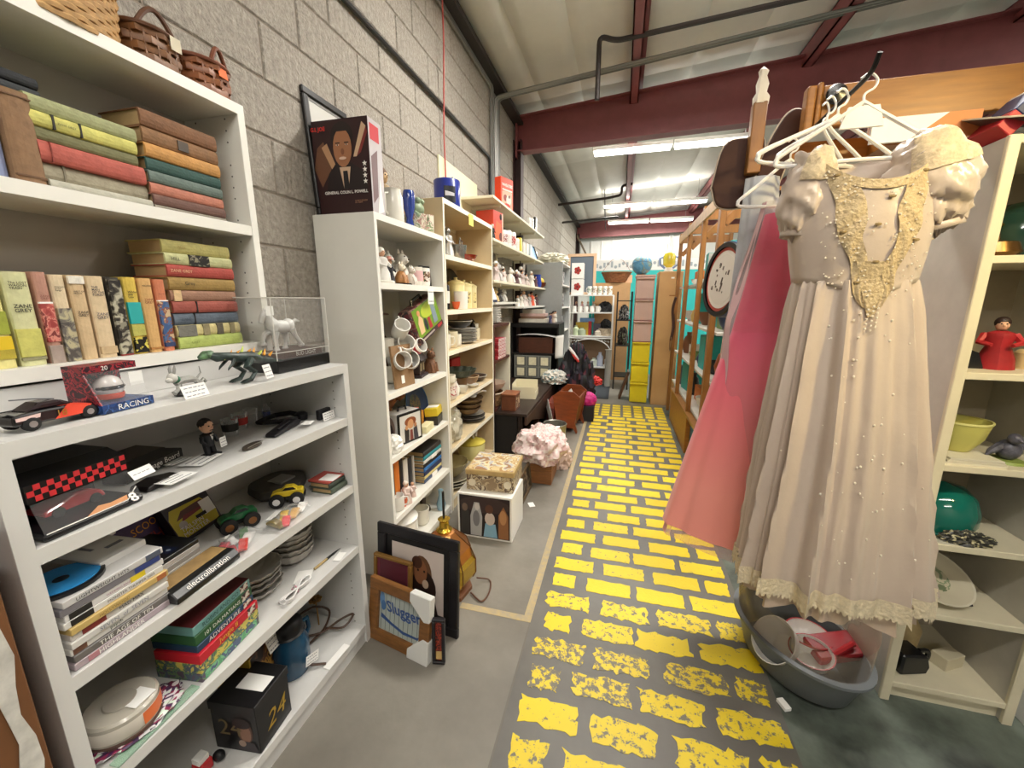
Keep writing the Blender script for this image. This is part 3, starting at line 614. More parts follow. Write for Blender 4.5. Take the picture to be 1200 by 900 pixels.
for (c, t, wx, lab, bands, ti) in (('#a9b763', .033, 0, 'lime green bottom', (), [('GREY', .78, .12, M('#6f7d34', .7))]), ('#c7ba84', .032, .004, 'checked beige', ((.72, .98, cl('#76746a')), (.52, .62, cl('#8a7f5e')), (.3, .4, cl('#5f584a')), (.1, .18, cl('#8a7f5e'))), None), ('#5d6874', .033, .006, 'slate blue', ((.7, .715, inkk),), [('ZANE', .84, .14, M('#39434f', .7))]),
      ('#9a4f43', .032, .002, 'brick red', ((.66, .675, inkk),), None), ('#96705a', .030, .004, 'plain brown', ((.86, .96, cl('#d8b88a')),), None), ('#9a7d44', .035, .002, 'olive gold', (), [('Grey', .72, .14, inkk)]), ('#a4443a', .032, 0, 'scarlet lettered', (), [('ZANE GREY', .82, .3, M('#e0b48a', .6))]),
      ('#b9b988', .030, .001, 'pale green black labelled', ((.38, .68, MP(('#1d1b18', '#26231f', '#8f8a72'), 80)),), [('HILL', .87, .12, inkk)]), ('#b0a766', .034, .006, 'topmost moss green', (), [('West', .75, .12, M('#8d7a3e', .7))])):
    book((.19 - wx, 1.008, zz + t / 2), .13, t, .19, cl(c), '%s hardback lying in the stack beside the standing westerns' % lab, flat=True, bands=bands, title=ti); zz += t
wick = M('#c29a66', .6, var=.25, scale=60); wickd = M('#7a5231', .5, var=.25, scale=50); wicko = M('#8a5330', .45, var=.25, scale=50)
basket((.125, .69, 1.976), .10, .13, .16, wick, 'big light wicker basket at the end of the top shelf', rows=14, ns=40, flare=1.12, rim=M('#7e2a35', .6))
b1 = basket((.13, .898, 1.976), .064, .066, .10, wickd, 'dark brown splint basket with dark handle between the wicker baskets', rows=5, ns=16, flare=1.02, rim=M('#5f3c26', .5), side_h=((.0, .05, .75),))
b2 = basket((.13, 1.04, 1.976), .064, .068, .10, wicko, 'orange brown splint basket at the right end of the top shelf', rows=5, ns=18, flare=1.05, rim=M('#74412a', .5), side_h=((.4, .05, .6),))
card((.202, .925, 2.045), .026, .032, 'cream round paper tag hanging on the dark brown basket', m=M('#d8cfb8', .8), lines=0, name='paper_tag')
card((.202, 1.055, 2.045), .03, .04, 'orange paper tag hanging on the right splint basket', rot=(0, -.15, .1), m=M('#ec7a4a', .8), lines=0, name='paper_tag')
# ---- things on top of the low bookcase
z = 1.1845
o = thing('race_car', 'black and red model race car at left end of the low bookcase', 'toy car', (.335, .468, z), (0, 0, .12))
MB().prism([(-.065, .012), (-.065, .03), (-.05, .033), (-.025, .034), (.02, .033), (.055, .024), (.064, .016), (.064, .008)], (-.024, 0, 0), Y_, Z_, .048).build('body', M('#1b1a1c', .25, coat=.6), o, bevel=.004, seg=2)
MB().prism([(-.045, .033), (-.02, .046), (.006, .046), (.03, .032)], (-.02, 0, 0), Y_, Z_, .04).build('cabin', M('#2b2124', .2), o, bevel=.004)
MB().prism([(-.01, .012), (.012, .035), (.05, .0265), (.035, .012)], (.0246, 0, 0), Y_, Z_, .0008).build('red_panel', M('#e8503a', .3), o)
MB().prism([(-.062, .021), (-.062, .027), (-.028, .029), (-.03, .022)], (.0246, 0, 0), Y_, Z_, .0008).build('white_panel', M('#e9c9c4', .3), o)
MB().prism([(-.005, .0352), (.02, .0352), (.055, .026), (.055, .0255)], (-.018, 0, 0), Y_, Z_, .036).build('bonnet', M('#e8503a', .3), o)
txt(o, '18', (.0256, .002, .022), Y_, Z_, .02, .012, gold)
for y in (-.042, .044):
    for s in (-1, 1):
        w_ = MB().lathe([(.009, -.006), (.0125, -.004), (.0125, .004), (.009, .006)], (s * .021, y, .0125), 16, axis=(1, 0, 0)).build('wheel', M('#141414', .8), o); MB().lathe([(.006, -.0065), (.006, .0065)], (s * .021, y, .0125), 10, axis=(1, 0, 0)).build('hub', M('#b9b9b9', .3, .8), w_)
MB().obox((-.01, -.062, .036), (.012, -.062, .04), .02, .002).build('spoiler', M('#1b1a1c', .3), o)
MB().tube([(0, .01, .045), (0, -.02, .052), (0, -.05, .056)], .0012, 5).build('aerial', M('#6a6a6e', .4), o)
# helmet in its window carton
o = thing('helmet_box', 'red and blue window carton holding a small racing helmet', 'box', (.325, .578, z), (0, 0, .12))
chk = MP(('#8c1f2c', '#2b1520', '#a3303a', '#301622'), 60, seed=3); blu = MP(('#1d3f7a', '#16305f', '#3a5f9a', '#122449'), 60, seed=2)
MB().box((-.05, -.05, .0), (.03, .05, .018)).build('carton_base', blu, o); MB().box((-.05, -.05, .082), (.0, .05, .096)).build('carton_top', chk, o); MB().box((-.05, -.05, .018), (-.046, .05, .082)).build('carton_back', chk, o)
MB().prism([(-.046, .018), (.028, .018), (-.002, .082), (-.046, .082)], (0, -.047, 0), X_, Z_, .003).build('carton_side', chk, o)
MB().add([(.028, -.047, .018), (.028, .047, .018), (-.001, .047, .083), (-.001, -.047, .083)], [(0, 1, 2, 3)]).build('window', film(opac=.06), o)
hm = MB().ball((-.015, .0, .046), (.024, .026, .026)).build('helmet', M('#e9e3df', .25, coat=.5), o); MB().ball((-.012, 0, .046), (.0235, .0265, .008)).build('visor', M('#14161c', .12), hm); MB().lathe([(.021, -.012), (.024, -.004), (.023, 0)], (-.014, 0, .034), 16).build('chin_stripe', M('#e2533a', .3), hm)
txt(o, 'RACING', (.0302, .008, .009), Y_, Z_, .06, .012, inkw); txt(o, '20', (.0005, -.012, .089), Y_, Z_, .015, .009, inkw)
MB().box((.012, .022, .045), (.0128, .05, .074)).build('price_sticker', paper, o)
# grey running animal on a black base
o = thing('figurine', 'grey running animal figurine with green collar on a black base', 'figurine', (.33, .72, z), (0, 0, .2))
gy = M('#9a9a94', .5, var=.1, scale=60)
MB().lathe([(.032, 0), (.034, .004), (.031, .009), (0, .009)], n=24, sx=.7).build('base', M('#19191a', .4), o)
MB().tube([(0, -.03, .03), (0, -.015, .036), (0, .01, .035), (0, .028, .03)], [.006, .009, .009, .006], 8).tube([(0, .025, .03), (0, .04, .02), (0, .05, .028), (0, .056, .02)], [.006, .005, .004, .005], 7).tube([(.006, .02, .028), (.006, .03, .012), (.006, .042, .01)], [.005, .004, .005], 7).tube([(0, -.02, .033), (.004, -.03, .016), (.004, -.042, .01)], [.005, .004, .006], 7).tube([(-.005, -.015, .033), (-.006, -.012, .015), (-.006, -.004, .01)], [.005, .004, .005], 7).tube([(0, .03, .032), (0, .045, .045), (0, .043, .062)], [.003, .002, .001], 6).build('body', gy, o)
hd = MB().ball((.0, -.036, .046), (.011, .011, .012)).ball((.002, -.047, .042), (.007, .008, .006)).build('head', M('#c9c7c0', .5), o)
for s in (-1, 1): MB().tube([(s * .004, -.034, .054), (s * .006, -.033, .066), (s * .006, -.031, .076)], [.003, .0035, .001], 6).build('ear', gy, hd)
MB().lathe([(.009, -.003), (.01, 0), (.009, .003)], (0, -.027, .04), 12, axis=(0, .8, -.6)).build('collar', M('#2f6a4e', .5), o)
card((.388, .70, z), .062, .032, 'wide white handwritten card leaning by the grey figurine', rot=(0, -.35, .1))
# long-tailed lizard toy
o = thing('dinosaur_toy', 'black toy dinosaur with green and orange spines beside the horse case', 'toy', (.335, .87, z), (0, 0, 0))
dk = M('#121516', .4, var=.4, scale=60, col2='#3f4f4a'); MB().tube([(-.02, -.075, .085), (-.01, -.06, .078), (0, -.035, .078), (0, -.01, .072), (0, .03, .068), (-.01, .07, .055), (-.015, .12, .045), (-.01, .15, .04)], [.008, .013, .011, .014, .017, .012, .007, .002], 10).build('body', dk, o)
MB().tube([(-.02, -.1, .081), (-.02, -.085, .086), (-.02, -.065, .086)], [.005, .012, .011], 8).build('head', M('#6f9a6a', .4, var=.5, scale=90, col2='#1e2622'), o)
for s in (-1, 1):
    MB().tube([(s * .012, .02, .062), (s * .02, -.002, .045), (s * .02, .022, .026), (s * .02, .008, .01)], [.012, .01, .007, .006], 8).build('leg', dk, o)
    b = MB()
    for t in (-.4, 0, .4): b.tube([(s * .02, .008, .008), (s * .02 + .01 * t, -.016, .005), (s * .02 + .016 * t, -.024, .002)], [.006, .004, .001], 6)
    b.build('foot', dk, o); MB().tube([(s * .012, -.03, .07), (s * .016, -.04, .058), (s * .016, -.05, .05), (s * .016, -.055, .043)], [.005, .004, .003, .001], 6).build('foreleg', dk, o)
for k in range(9):
    y = -.05 + k * .018; MB().lathe([(.004, 0), (.0035, .008), (0, .026 if k % 2 else .018)], (.0, y, .083 - .02 * abs(k - 3) / 5), 6, axis=(.4 * (-1) ** k, .8, 1)).build('spine', M('#e8a23a' if k % 3 else '#c9d96a', .4), o)
card((.382, .915, z + .006), .034, .04, 'white price card tied to the toy dinosaur', rot=(0, -.25, .25))
# horse in a clear case
o = thing('display_case', 'clear display case with a white horse on a black plinth', 'display case', (.24, 1.115, z))
dx, dy = .088, .117
MB().box((-dx, -dy, 0), (dx, dy, .04)).build('plinth', M('#0e0e0f', .3), o, bevel=.002)
MB().box((-.07, -.1, .04), (.07, .1, .062)).build('inner_base', M('#6d574e', .5), o)
txt(o, 'BUD LIGHT', (.0702, .025, .051), Y_, Z_, .09, .013, inkw, bold=.004)
cs = MB(); H_ = .235
for (p, q) in (((-dx, -dy), (dx, -dy)), ((dx, -dy), (dx, dy)), ((dx, dy), (-dx, dy)), ((-dx, dy), (-dx, -dy))): cs.add([(*p, .04), (*q, .04), (*q, H_), (*p, H_)], [(0, 1, 2, 3)])
cs.add([(-dx, -dy, H_), (dx, -dy, H_), (dx, dy, H_), (-dx, dy, H_)], [(0, 1, 2, 3)]); cs.build('acrylic_cover', film(opac=.05), o)
e_ = MB(); 
for (p, q) in (((-dx, -dy), (dx, -dy)), ((dx, -dy), (dx, dy)), ((dx, dy), (-dx, dy)), ((-dx, dy), (-dx, -dy))): e_.tube([(*p, H_), (*q, H_)], .0018, 5); e_.tube([(*p, .04), (*p, H_)], .0016, 5); e_.tube([(*p, .064), (*q, .064)], .0012, 5)
e_.build('acrylic_edges', M('#d9d6cf', .15), o)
wh = M('#d9d8d4', .4); hz = .064
h = MB().ball((0, .0, hz + .075), (.021, .04, .022), n=14, k=10).ball((0, -.03, hz + .08), (.018, .022, .024), n=12).ball((0, .032, hz + .078), (.02, .022, .024), n=12).tube([(0, -.035, hz + .085), (0, -.052, hz + .108), (0, -.06, hz + .122)], [.02, .014, .011], 10)
for (x, y, pts) in ((.011, -.035, [(0, 0, .06), (0, -.004, .035), (0, -.002, .012), (0, -.004, 0)]), (-.011, -.03, [(0, -.004, .06), (0, -.03, .052), (0, -.038, .03), (0, -.036, .02)]), (.011, .035, [(0, 0, .065), (0, .012, .042), (0, .028, .022), (0, .036, .006)]), (-.011, .022, [(0, 0, .06), (0, .004, .035), (0, 0, .014), (0, -.003, 0)])):
    q = [(x, y + p[1], hz + p[2]) for p in pts]; h.tube(q, [.012, .0075, .006, .009], 8).ball(q[-1], (.009, .012, .008), n=8, k=6)
hb = h.build('horse', wh, o)
MB().tube([(0, -.057, hz + .122), (0, -.07, hz + .108), (0, -.078, hz + .09)], [.0115, .0095, .0075], 9).build('horse_head', wh, hb)
for s in (-1, 1): MB().lathe([(.003, 0), (0, .01)], (s * .005, -.056, hz + .13), 6).build('ear', wh, hb)
MB().tube([(0, .052, hz + .088), (0, .066, hz + .094), (0, .082, hz + .09)], [.006, .007, .003], 7).build('tail', wh, hb)
MB().tube([(0, -.03, hz + .107), (0, -.045, hz + .122), (0, -.055, hz + .132)], [.004, .006, .004], 6).build('mane', wh, hb)
MB().box((.022, -.075, hz + .115), (.023, -.045, hz + .145)).build('price_card', paper, o)
# ---- shelf 1
z = .9865
o = thing('model_car_case', 'model car blister case with red chequered top, number 8 and flames', 'toy car', (.298, .475, z), (0, 0, .08))
blkp = M('#17171a', .3)
MB().box((-.075, -.085, 0), (.085, .08, .014)).build('case_base', blkp, o, bevel=.004)
MB().box((-.075, -.08, .014), (-.04, .075, .075)).build('backing', M('#2b2624', .5), o)
MB().prism([(-.075, .078), (.06, .07), (.06, .104), (.02, .118), (-.075, .118)], (0, .075, 0), X_, Z_, .157).build('card_top', blkp, o)
ck = M('#d8333a', .4); b = MB()
for i in range(16):
    for j in range(3):
        if (i + j) % 2: b.box((.06, -.08 + i * .0097, .0715 + j * .0105), (.0606, -.0703 + i * .0097, .082 + j * .0105))
b.build('chequered_print', ck, o)
MB().add([(.06, -.08, .068), (.082, -.082, .014), (.082, .077, .014), (.06, .075, .068)], [(0, 1, 2, 3)]).build('window', film(opac=.06), o)
cr_ = MB().prism([(-.05, 0), (-.05, .012), (-.02, .02), (.0, .028), (.025, .027), (.045, .014), (.05, 0)], (-.018, 0, .022), Y_, Z_, .05).build('model_car', M('#b3202c', .2, coat=.7), o, bevel=.004, seg=2)
for y in (-.03, .03): MB().lathe([(.01, -.004), (.01, .004)], (.03, y, .025), 12, axis=(1, 0, 0)).build('wheel', M('#151515', .8), cr_)
txt(o, '8', (.085, .06, .016), Y_, (-.7, 0, .7), .03, .022, inkw, bold=.02); MB().prism([(-.02, .015), (.05, .016), (.05, .026), (.02, .024), (.0, .028)], (.0835, 0, 0), Y_, Z_, .0006).build('flame_print', M('#f0b080', .4), o)
MB().tube([(.0835, -.08, .014), (.0835, .05, .014), (.07, .078, .03)], .0012, 5).build('white_edge', inkw, o)
card((.375, .572, z + .05), .048, .022, 'white price slip on the red model car case', rot=(0, -.6, .2), lines=1)
o = carton((.205, .675, z), (.06, .17, .028), M('#2a2826', .5, var=.2), 'long dark box lettered in white with CRIBBAGE BOARD', rot=(0, 0, .3)); txt(o, 'Cribbage Board', (.031, .005, .014), Y_, Z_, .15, .019, inkw)
o = thing('cribbage_board_insert', 'flat grey brown board lying behind the lettered box', 'board', (.075, .66, z), .1); MB().box((-.05, -.12, 0), (.05, .12, .012)).build('slab', M('#5f574f', .6), o)
o = thing('black_gadget', 'flat black wedge gadget lying in front of the lettered box', 'gadget', (.32, .63, z), .1); MB().prism([(-.05, 0), (.04, 0), (.045, .006), (-.01, .016), (-.045, .01)], (-.025, 0, 0), Y_, Z_, .05).build('wedge', M('#1b1716', .35), o, bevel=.002)
for (x, y, w_, h_, r, n) in ((.36, .64, .07, .045, .15, 'front of the black wedge gadget'), (.285, .755, .085, .06, .3, 'beside the lettered dark box'), (.23, .73, .06, .04, .1, 'stacked behind its larger neighbour')):
    t = thing('price_card', 'white handwritten card lying flat %s' % n, 'card', (x, y, z + (.004 if 'black' not in n else .012)), r); MB().box((-h_ / 2, -w_ / 2, 0), (h_ / 2, w_ / 2, .001)).build('paper', paper, t)
    b = MB(); [b.box((-h_ * .3 + k * h_ * .28, -w_ * .4, .001), (-h_ * .25 + k * h_ * .28, w_ * random.uniform(.1, .4), .0013)) for k in range(3)]; b.build('handwriting', pencil, t)
o = thing('bobblehead', 'small bobblehead man in a dark suit with big head', 'figurine', (.265, .795, z), (0, 0, .1))
st = M('#15161b', .5)
MB().box((-.012, -.02, 0), (.022, .02, .006)).build('base', st, o, bevel=.002); b = MB()
for s in (-1, 1): b.tube([(.004, s * .009, .006), (.0, s * .008, .03)], [.007, .008], 8)
b.tube([(0, 0, .028), (0, 0, .045), (0, 0, .06), (0, 0, .066)], [.014, .015, .017, .007], 10).build('body', st, o)
for s in (-1, 1): MB().tube([(0, s * .016, .058), (.004, s * .021, .045), (.012, s * .017, .036)], [.006, .005, .004], 7).build('arm', st, o)
MB().prism([(-.005, .062), (.005, .062), (0, .045)], (.015, 0, 0), Y_, Z_, .001).build('shirt', inkw, o)
hd = MB().ball((.002, 0, .084), (.017, .016, .02), n=14, k=10).ball((.02, 0, .082), (.004, .003, .004), n=6, k=4).build('head', skin, o); MB().ball((-.002, 0, .091), (.0175, .0175, .0165), n=14, k=8).build('hair', M('#1c1512', .6), hd)
MB().ball((.0175, .006, .087), .0022, n=6, k=4).ball((.0175, -.006, .087), .0022, n=6, k=4).box((.0165, -.005, .0735), (.0182, .005, .075)).build('face_marks', inkk, hd)
for s in (-1, 1): MB().ball((0, s * .0165, .084), (.003, .002, .005), n=6, k=4).build('ear', skin, hd)
card((.29, .82, z + .02), .022, .027, 'small white card held against the suited bobblehead', rot=(0, -.1, .2))
for (x, y, c, n) in ((.17, .94, None, 'black printed'), (.14, 1.0, '#b2302c', 'red printed'), (.12, 1.06, None, 'plain')):
    o = thing('shot_glass', '%s shot glass at the back of the cribbage shelf' % n, 'glass', (x, y, z)); MB().lathe([(0, 0), (.02, 0), (.024, .055), (.022, .055), (.018, .01), (0, .01)], n=18).build('glass', film(opac=.14), o)
    if n != 'plain': MB().lathe([(.0222, .018), (.0242, .042)], n=18).build('print', M(c or '#26241f', .5), o)
o = thing('bottle', 'tiny clear bottle with blue liquid behind the black pouch', 'bottle', (.13, 1.115, z)); MB().lathe([(0, 0), (.014, 0), (.014, .04), (.005, .05), (.005, .06), (0, .06)], n=14).build('glass', film(opac=.12), o); MB().lathe([(0, .003), (.0125, .003), (.0125, .03), (0, .03)], n=14).build('liquid', M('#27408f', .2), o)
o = thing('knife', 'closed brown pocket tool lying near the shelf front', 'tool', (.325, .875, z), (0, 0, .15)); MB().lathe([(0, 0), (.035, .001), (.034, .008), (.02, .011), (0, .011)], n=20, sx=.45).build('handle', M('#51483e', .35, .4, var=.3), o); MB().tube([(.012, -.03, .009), (.014, 0, .0115), (.012, .03, .009)], .0012, 5).build('metal_trim', M('#bdb9ae', .3, .9), o)
o = thing('pouch', 'black leather pouch with white tag on the cribbage shelf', 'pouch', (.29, 1.03, z), (0, 0, .25)); lea = M('#17151a', .45, bump=.1)
MB().prism([(-.08, 0), (.06, 0), (.08, .012), (.05, .026), (-.07, .012)], (-.02, 0, 0), Y_, Z_, .04).build('case', lea, o, bevel=.006, seg=2); MB().tube([(0, .05, .02), (.01, .0, .024), (.01, -.05, .018)], .003, 5).build('strap', lea, o)
o = thing('binocular_case', 'black strap and cap bundle beside the shot glasses', 'strap', (.2, 1.12, z)); MB().tube([(-.04, -.07, .01), (0, -.08, .016), (.03, -.05, .012), (.05, 0, .01), (.04, .04, .012), (.0, .03, .02), (-.04, .0, .016), (-.03, -.05, .016)], .009, 7, closed=True).build('strap', lea, o); MB().lathe([(.02, 0), (.022, .02), (.012, .028), (0, .028)], (.05, .03, 0), 14).build('cap', lea, o)
t = thing('price_card', 'white tag lying on the black leather pouch', 'card', (.335, 1.085, z + .012), .4); MB().box((-.016, -.022, 0), (.016, .022, .001)).build('paper', paper, t)
o = thing('wallet', 'black wallet standing behind a white card at shelf end', 'wallet', (.33, 1.18, z)); MB().box((-.018, -.03, 0), (0, .03, .036)).build('cover', lea, o, bevel=.003)
card((.352, 1.172, z), .058, .03, 'white card in front of the black wallet at shelf end', rot=(0, -.1, 0))
# ---- shelf 2
z = .7165
o = dvd((.12, .74, z), (.02, .24, .125), M('#43305a', .5, var=.2), 'purple boxed game with orange lettering leaning at back', rot=(0, -.35, .35), name='game_box'); txt(o, 'SCOOBY-DOO!', (.0108, .02, .085), Y_, Z_, .2, .04, M('#e09a2a', .5)); txt(o, 'THRILLS', (.0108, .02, .045), Y_, Z_, .15, .03, M('#a03a2a', .5))
o = dvd((.15, .815, z), (.025, .15, .16), M('#2b2730', .4), 'dark boxed toy with yellow car picture and white card', rot=(0, -.45, .2), name='game_box')
art(o, (.0125, -.072, .003), Y_, Z_, .144, .15, [('p', M('#c8b82a', .4), (.0, .05), (.95, .05), (1, .3), (.8, .62), (.1, .66), (0, .5)), ('p', M('#5a2a1a', .4), (.12, .42), (.9, .46), (.8, .58), (.3, .56)), ('p', M('#7a1f1a', .4), (.2, .36), (.7, .4), (.85, .45), (.3, .46)), ('e', M('#b9b3a4', .4), .2, .3, .09, .08), ('r', inkk, .5, .26, .75, .33)])
txt(o, 'TAILSPIN\nMONSTER', (.0142, -.015, .028), Y_, Z_, .09, .03, inkw); MB().box((.0128, .03, .04), (.014, .07, .085)).build('price_card', paper, o)
# stack of disc cases, blue disc on top
gw = M('#dcdad6', .35); zz = z
cases = [('#a99aa0', 'rosy grey bottom', [('HIGHLANDER', .45, .5, inkw)], [(.12, .22, M('#b07a80', .4))]), ('#6a6664', 'dark grey lettered', [('THE AGE OF TIN', .5, .6, inkw)], []), ('#dedcd6', 'white PSYCH', [('psych', .42, .3, M('#1f3a2a', .5))], [(.02, .14, M('#6d4a3c', .4))]), ('#d2cfca', 'silver SEVEN', [('SEVEN  of  SEVEN', .5, .5, pencil)], []),
         ('#c9c4bd', 'grey MAD MAX', [('MAD MAX', .58, .26, inkk)], [(.1, .32, M('#7f2f30', .4))]), ('#c4a868', 'tan gold', [('HOLLYWOOD', .4, .3, M('#8a6f3a', .4))], [(.86, .97, M('#a8643a', .4))]), ('#d8d6d2', 'white black-panelled lower', [('MONSTER THUMPER 2002', .64, .5, inkk)], [(.06, .26, inkk)]), ('#d4d2d0', 'white black-panelled upper', [('WEDDING BAND', .5, .26, M('#a06a80', .4))], [(.04, .24, inkk), (.62, .78, M('#e0c62a', .4))]),
         ('#77747a', 'slate grey', [], [(.7, .98, M('#2f3f7a', .4))]), ('#c8c6c4', 'pale grey LIGHTWEIGHT', [('LIGHTWEIGHT HITS', .36, .5, inkk)], [(.8, .97, M('#51596b', .4))])]
for i, (c, lab, sp, bits) in enumerate(cases):
    dvd((.316 + random.uniform(-.004, .004), .480 + random.uniform(-.003, .004), zz), (.13, .178, .0142), M(c, .35), '%s disc case in the tall stack under the blue disc' % lab, sp, bits=bits, rot=(0, 0, .06)); zz += .0145
o = dvd((.27, .522, zz), (.13, .09, .014), gw, 'white printed case on top of the stack beside the blue disc', rot=(0, 0, .1)); art(o, (.06, -.04, .0141), Y_, -X_, .08, .12, [('r', M('#e6e4de', .4), 0, 0, 1, 1), ('r', pencil, .3, .5, .4, .8), ('r', pencil, .5, .3, .9, .4)])
o = thing('disc', 'bright blue disc on a black sleeve atop the case stack', 'disc', (.315, .435, zz + .001), (0, 0, .1)); MB().lathe([(0, 0), (.062, 0), (.062, .006), (.058, .0075), (0, .0075)], n=32).build('sleeve', M('#0f1116', .35), o); MB().lathe([(.055, .0078), (.055, .0092), (.012, .0092)], n=32).build('disc_face', M('#2f87c4', .25, var=.12, scale=30), o); MB().lathe([(.012, .0095), (0, .0096)], n=16).build('disc_hole', M('#10202e', .5), o)
o = thing('price_card', 'white card standing behind the blue disc', 'card', (.18, .56, zz - .02), .3); MB().box((-.002, -.05, 0), (.002, .05, .03)).build('paper', paper, o)
# second, lower stack and black box in front
zz = z
for i, (c, n, d) in enumerate((('#c7c2ba', 'thin cream bottom', .006), ('#8f7468', 'brown edged', .012), ('#a8a49e', 'pale grey', .016), ('#8f8c88', 'mid grey', .014), ('#b8b4ae', 'light grey', .012), ('#1a1b20', 'glossy black topmost', .012))):
    o = dvd((.235, .62, zz), (.15, .15, d), M(c, .3), '%s flat case in the low stack behind the black lettered box' % n, rot=(0, 0, .12)); zz += d + .0004
    if i == 5: art(o, (.07, -.07, d), Y_, -X_, .14, .14, [('r', M('#d9d9d6', .4), .05, .3, .5, .95), ('r', M('#1d2a4a', .4), .52, .05, .72, .95)] + [('e', M('#a9b6d0', .3), .62, .15 + k * .18, .03, .04) for k in range(5)])
o = thing('game_box', 'black box lettered in white lying before the flat cases', 'box', (.355, .655, z), (0, 0, .12)); MB().prism([(-.05, 0), (.035, 0), (.035, .014), (.02, .028), (-.05, .028)], (0, .09, 0), X_, Z_, .18).build('carton', M('#191a1a', .35), o, bevel=.002)
for zz_ in (1,): 
    MB().box((-.048, -.085, .0282), (.0, .085, .0288)).build('tan_print', M('#a98a5a', .4, var=.2, scale=30), o); txt(o, 'electrolibration', (.028, .0, .0215), Y_, (-.73, 0, .68), .12, .017, inkw)
toycar((.24, .865, z), .1, M('#1f6a3c', .3, coat=.5), 'green toy monster truck with brown wheel hubs', rot=2.7, big=True, rimm=M('#8a5a30', .4, .3))
toycar((.27, 1.03, z), .1, M('#e8cc2a', .3, coat=.5), 'yellow toy monster truck with white wheel hubs', rot=2.2, big=True, rimm=M('#e6e6e6', .4))
o = thing('folded_fabric', 'dark grey folded fabric bundle behind the yellow truck', 'cloth', (.16, 1.1, z)); MB().lathe([(0, 0), (.085, .0), (.1, .015), (.095, .04), (.05, .055), (0, .058)], n=26, fold=.05, fn=5, sx=.9).build('bundle', M('#4d4a46', .8, var=.2, scale=30), o); MB().box((.0, -.045, .052), (.06, .02, .058)).build('card_panel', M('#8f8f8c', .6), o)
zz = z
for (c, n, dx_, t) in (('#475244', 'lower dark green', .0, .02), ('#39423a', 'middle dark', -.008, .02), ('#b04a40', 'upper red', -.01, .006)):
    book((.375 + dx_, 1.205, zz + t / 2), .09, t, .085, M(c, .5), '%s small book in the stack at the shelf end' % n, flat=True, rot=(0, 0, 0)); zz += t
o = thing('price_card', 'white card lying on the red small book', 'card', (.34, 1.16, zz), .1); MB().box((-.03, -.028, 0), (.028, .028, .001)).build('paper', paper, o)
def bag(loc, a, b, h, label, cars):
    o = thing('toy_bag', label, 'toy bag', loc, (0, 0, .25))
    for (x, y, c, r) in cars:
        MB().prism([(-.03, 0), (-.03, .008), (-.012, .012), (-.004, .018), (.012, .018), (.02, .011), (.032, .008), (.032, 0)], (-.011, 0, 0), Y_, Z_, .022).build('toy_car', M(c, .3, coat=.4), o, bevel=.002).location = (x, y, .006)
        o.children[-1].rotation_euler = (0, 0, r)
    MB().grid(lambda u, v: (a * (1.9 * u - .95), b * (1.9 * v - .95), .004 + h * (1 - (2 * u - 1) ** 4) * (1 - (2 * v - 1) ** 4) * (.8 + .3 * noise.noise(Vector((u * 5, v * 6, loc[1]))))), 16, 22).build('plastic_bag', film(opac=.07, rough=.15), o)
    return o
bag((.325, .79, z), .045, .085, .032, 'plastic bag of red and green toy cars near shelf front', ((-.02, -.03, '#b8323c', .3), (.012, -.045, '#a53038', .9), (.015, .02, '#d8d6d2', .3), (-.015, .045, '#4f7a4a', .6), (.022, -.01, '#c23a30', .5), (-.03, .005, '#e0e0dc', 1.2)))
bag((.35, .945, z), .04, .085, .03, 'plastic bag of pink and yellow toy cars beneath yellow truck', ((-.01, -.05, '#8a7a4a', 1.2), (.012, -.03, '#d84a50', .4), (-.012, .0, '#d8b84a', .4), (.012, .02, '#d2a860', .2), (.014, .058, '#e8e6e2', .2)))
t = thing('price_card', 'white card lying behind the bag of pink cars', 'card', (.3, .95, z + .002), .3); MB().box((-.02, -.03, 0), (.02, .03, .001)).build('paper', paper, t)
# ---- shelf 3
z = .4565; zz = z
for (c, n, t, dx_, L_, ti) in (('#5a4a5c', 'bottom purple', .026, .0, .195, None), ('#cdbf5a', 'yellow patterned', .028, .002, .195, None), ('#c4202e', 'bright red', .028, .004, .195, ('Jungle II', M('#e8c23a', .4))), ('#1f3f5a', 'dark blue', .020, -.004, .185, ('ADVENTURE', inkw)), ('#2a5a34', 'green 101', .028, -.006, .185, ('101 DALMATIANS', inkw)), ('#6fa09c', 'topmost teal edged', .026, -.008, .185, ('ROBIN AND CO', M('#1d4a4a', .4)))):
    o = dvd((.3 + dx_, .69, zz), (.13, L_, t - .001), M(c, .4, var=.05) if n not in ('yellow patterned', 'bottom purple') else MP((c, '#4a5a6a', '#6a8a5a', c), 40), '%s film case in the stack under the black lettered box' % n, [(ti[0], .45, .62, ti[1])] if ti else None, rot=(0, 0, .14), bits=[(.8, .95, MP(('#d8d2c4', '#7a3a34', '#2a2a2a'), 60, seed=2))] if zz > z + .05 else [(.05, .95, MP(('#5aa070', '#7ab88a', '#4a5a7a'), 50))] if zz == z else []); zz += t
art(o, (.065, -.092, .0255), Y_, -X_, .184, .13, [('r', M('#5a1f22', .4), 0, 0, 1, 1), ('e', M('#9a3a30', .4), .5, .6, .3, .2)])
shell = M('#b9b4ac', .4, var=.05)
def dishes(x, y, r, n, h0, lab, grp):
    for i in range(n): bowl((x + random.uniform(-.004, .004), y, z + i * .02), r, h0, shell, ('lowest', 'second', 'third', 'fourth')[i] + ' ' + lab if i < n - 1 else 'topmost ' + lab, group=grp, fold=.035, fn=14, n=56)
dishes(.22, .90, .085, 4, .03, 'grey white scalloped dish in the spread left stack', 'scalloped dishes of the left stack')
dishes(.21, 1.075, .075, 5, .05, 'grey white scalloped dish in the right pile', 'scalloped dishes of the right pile')
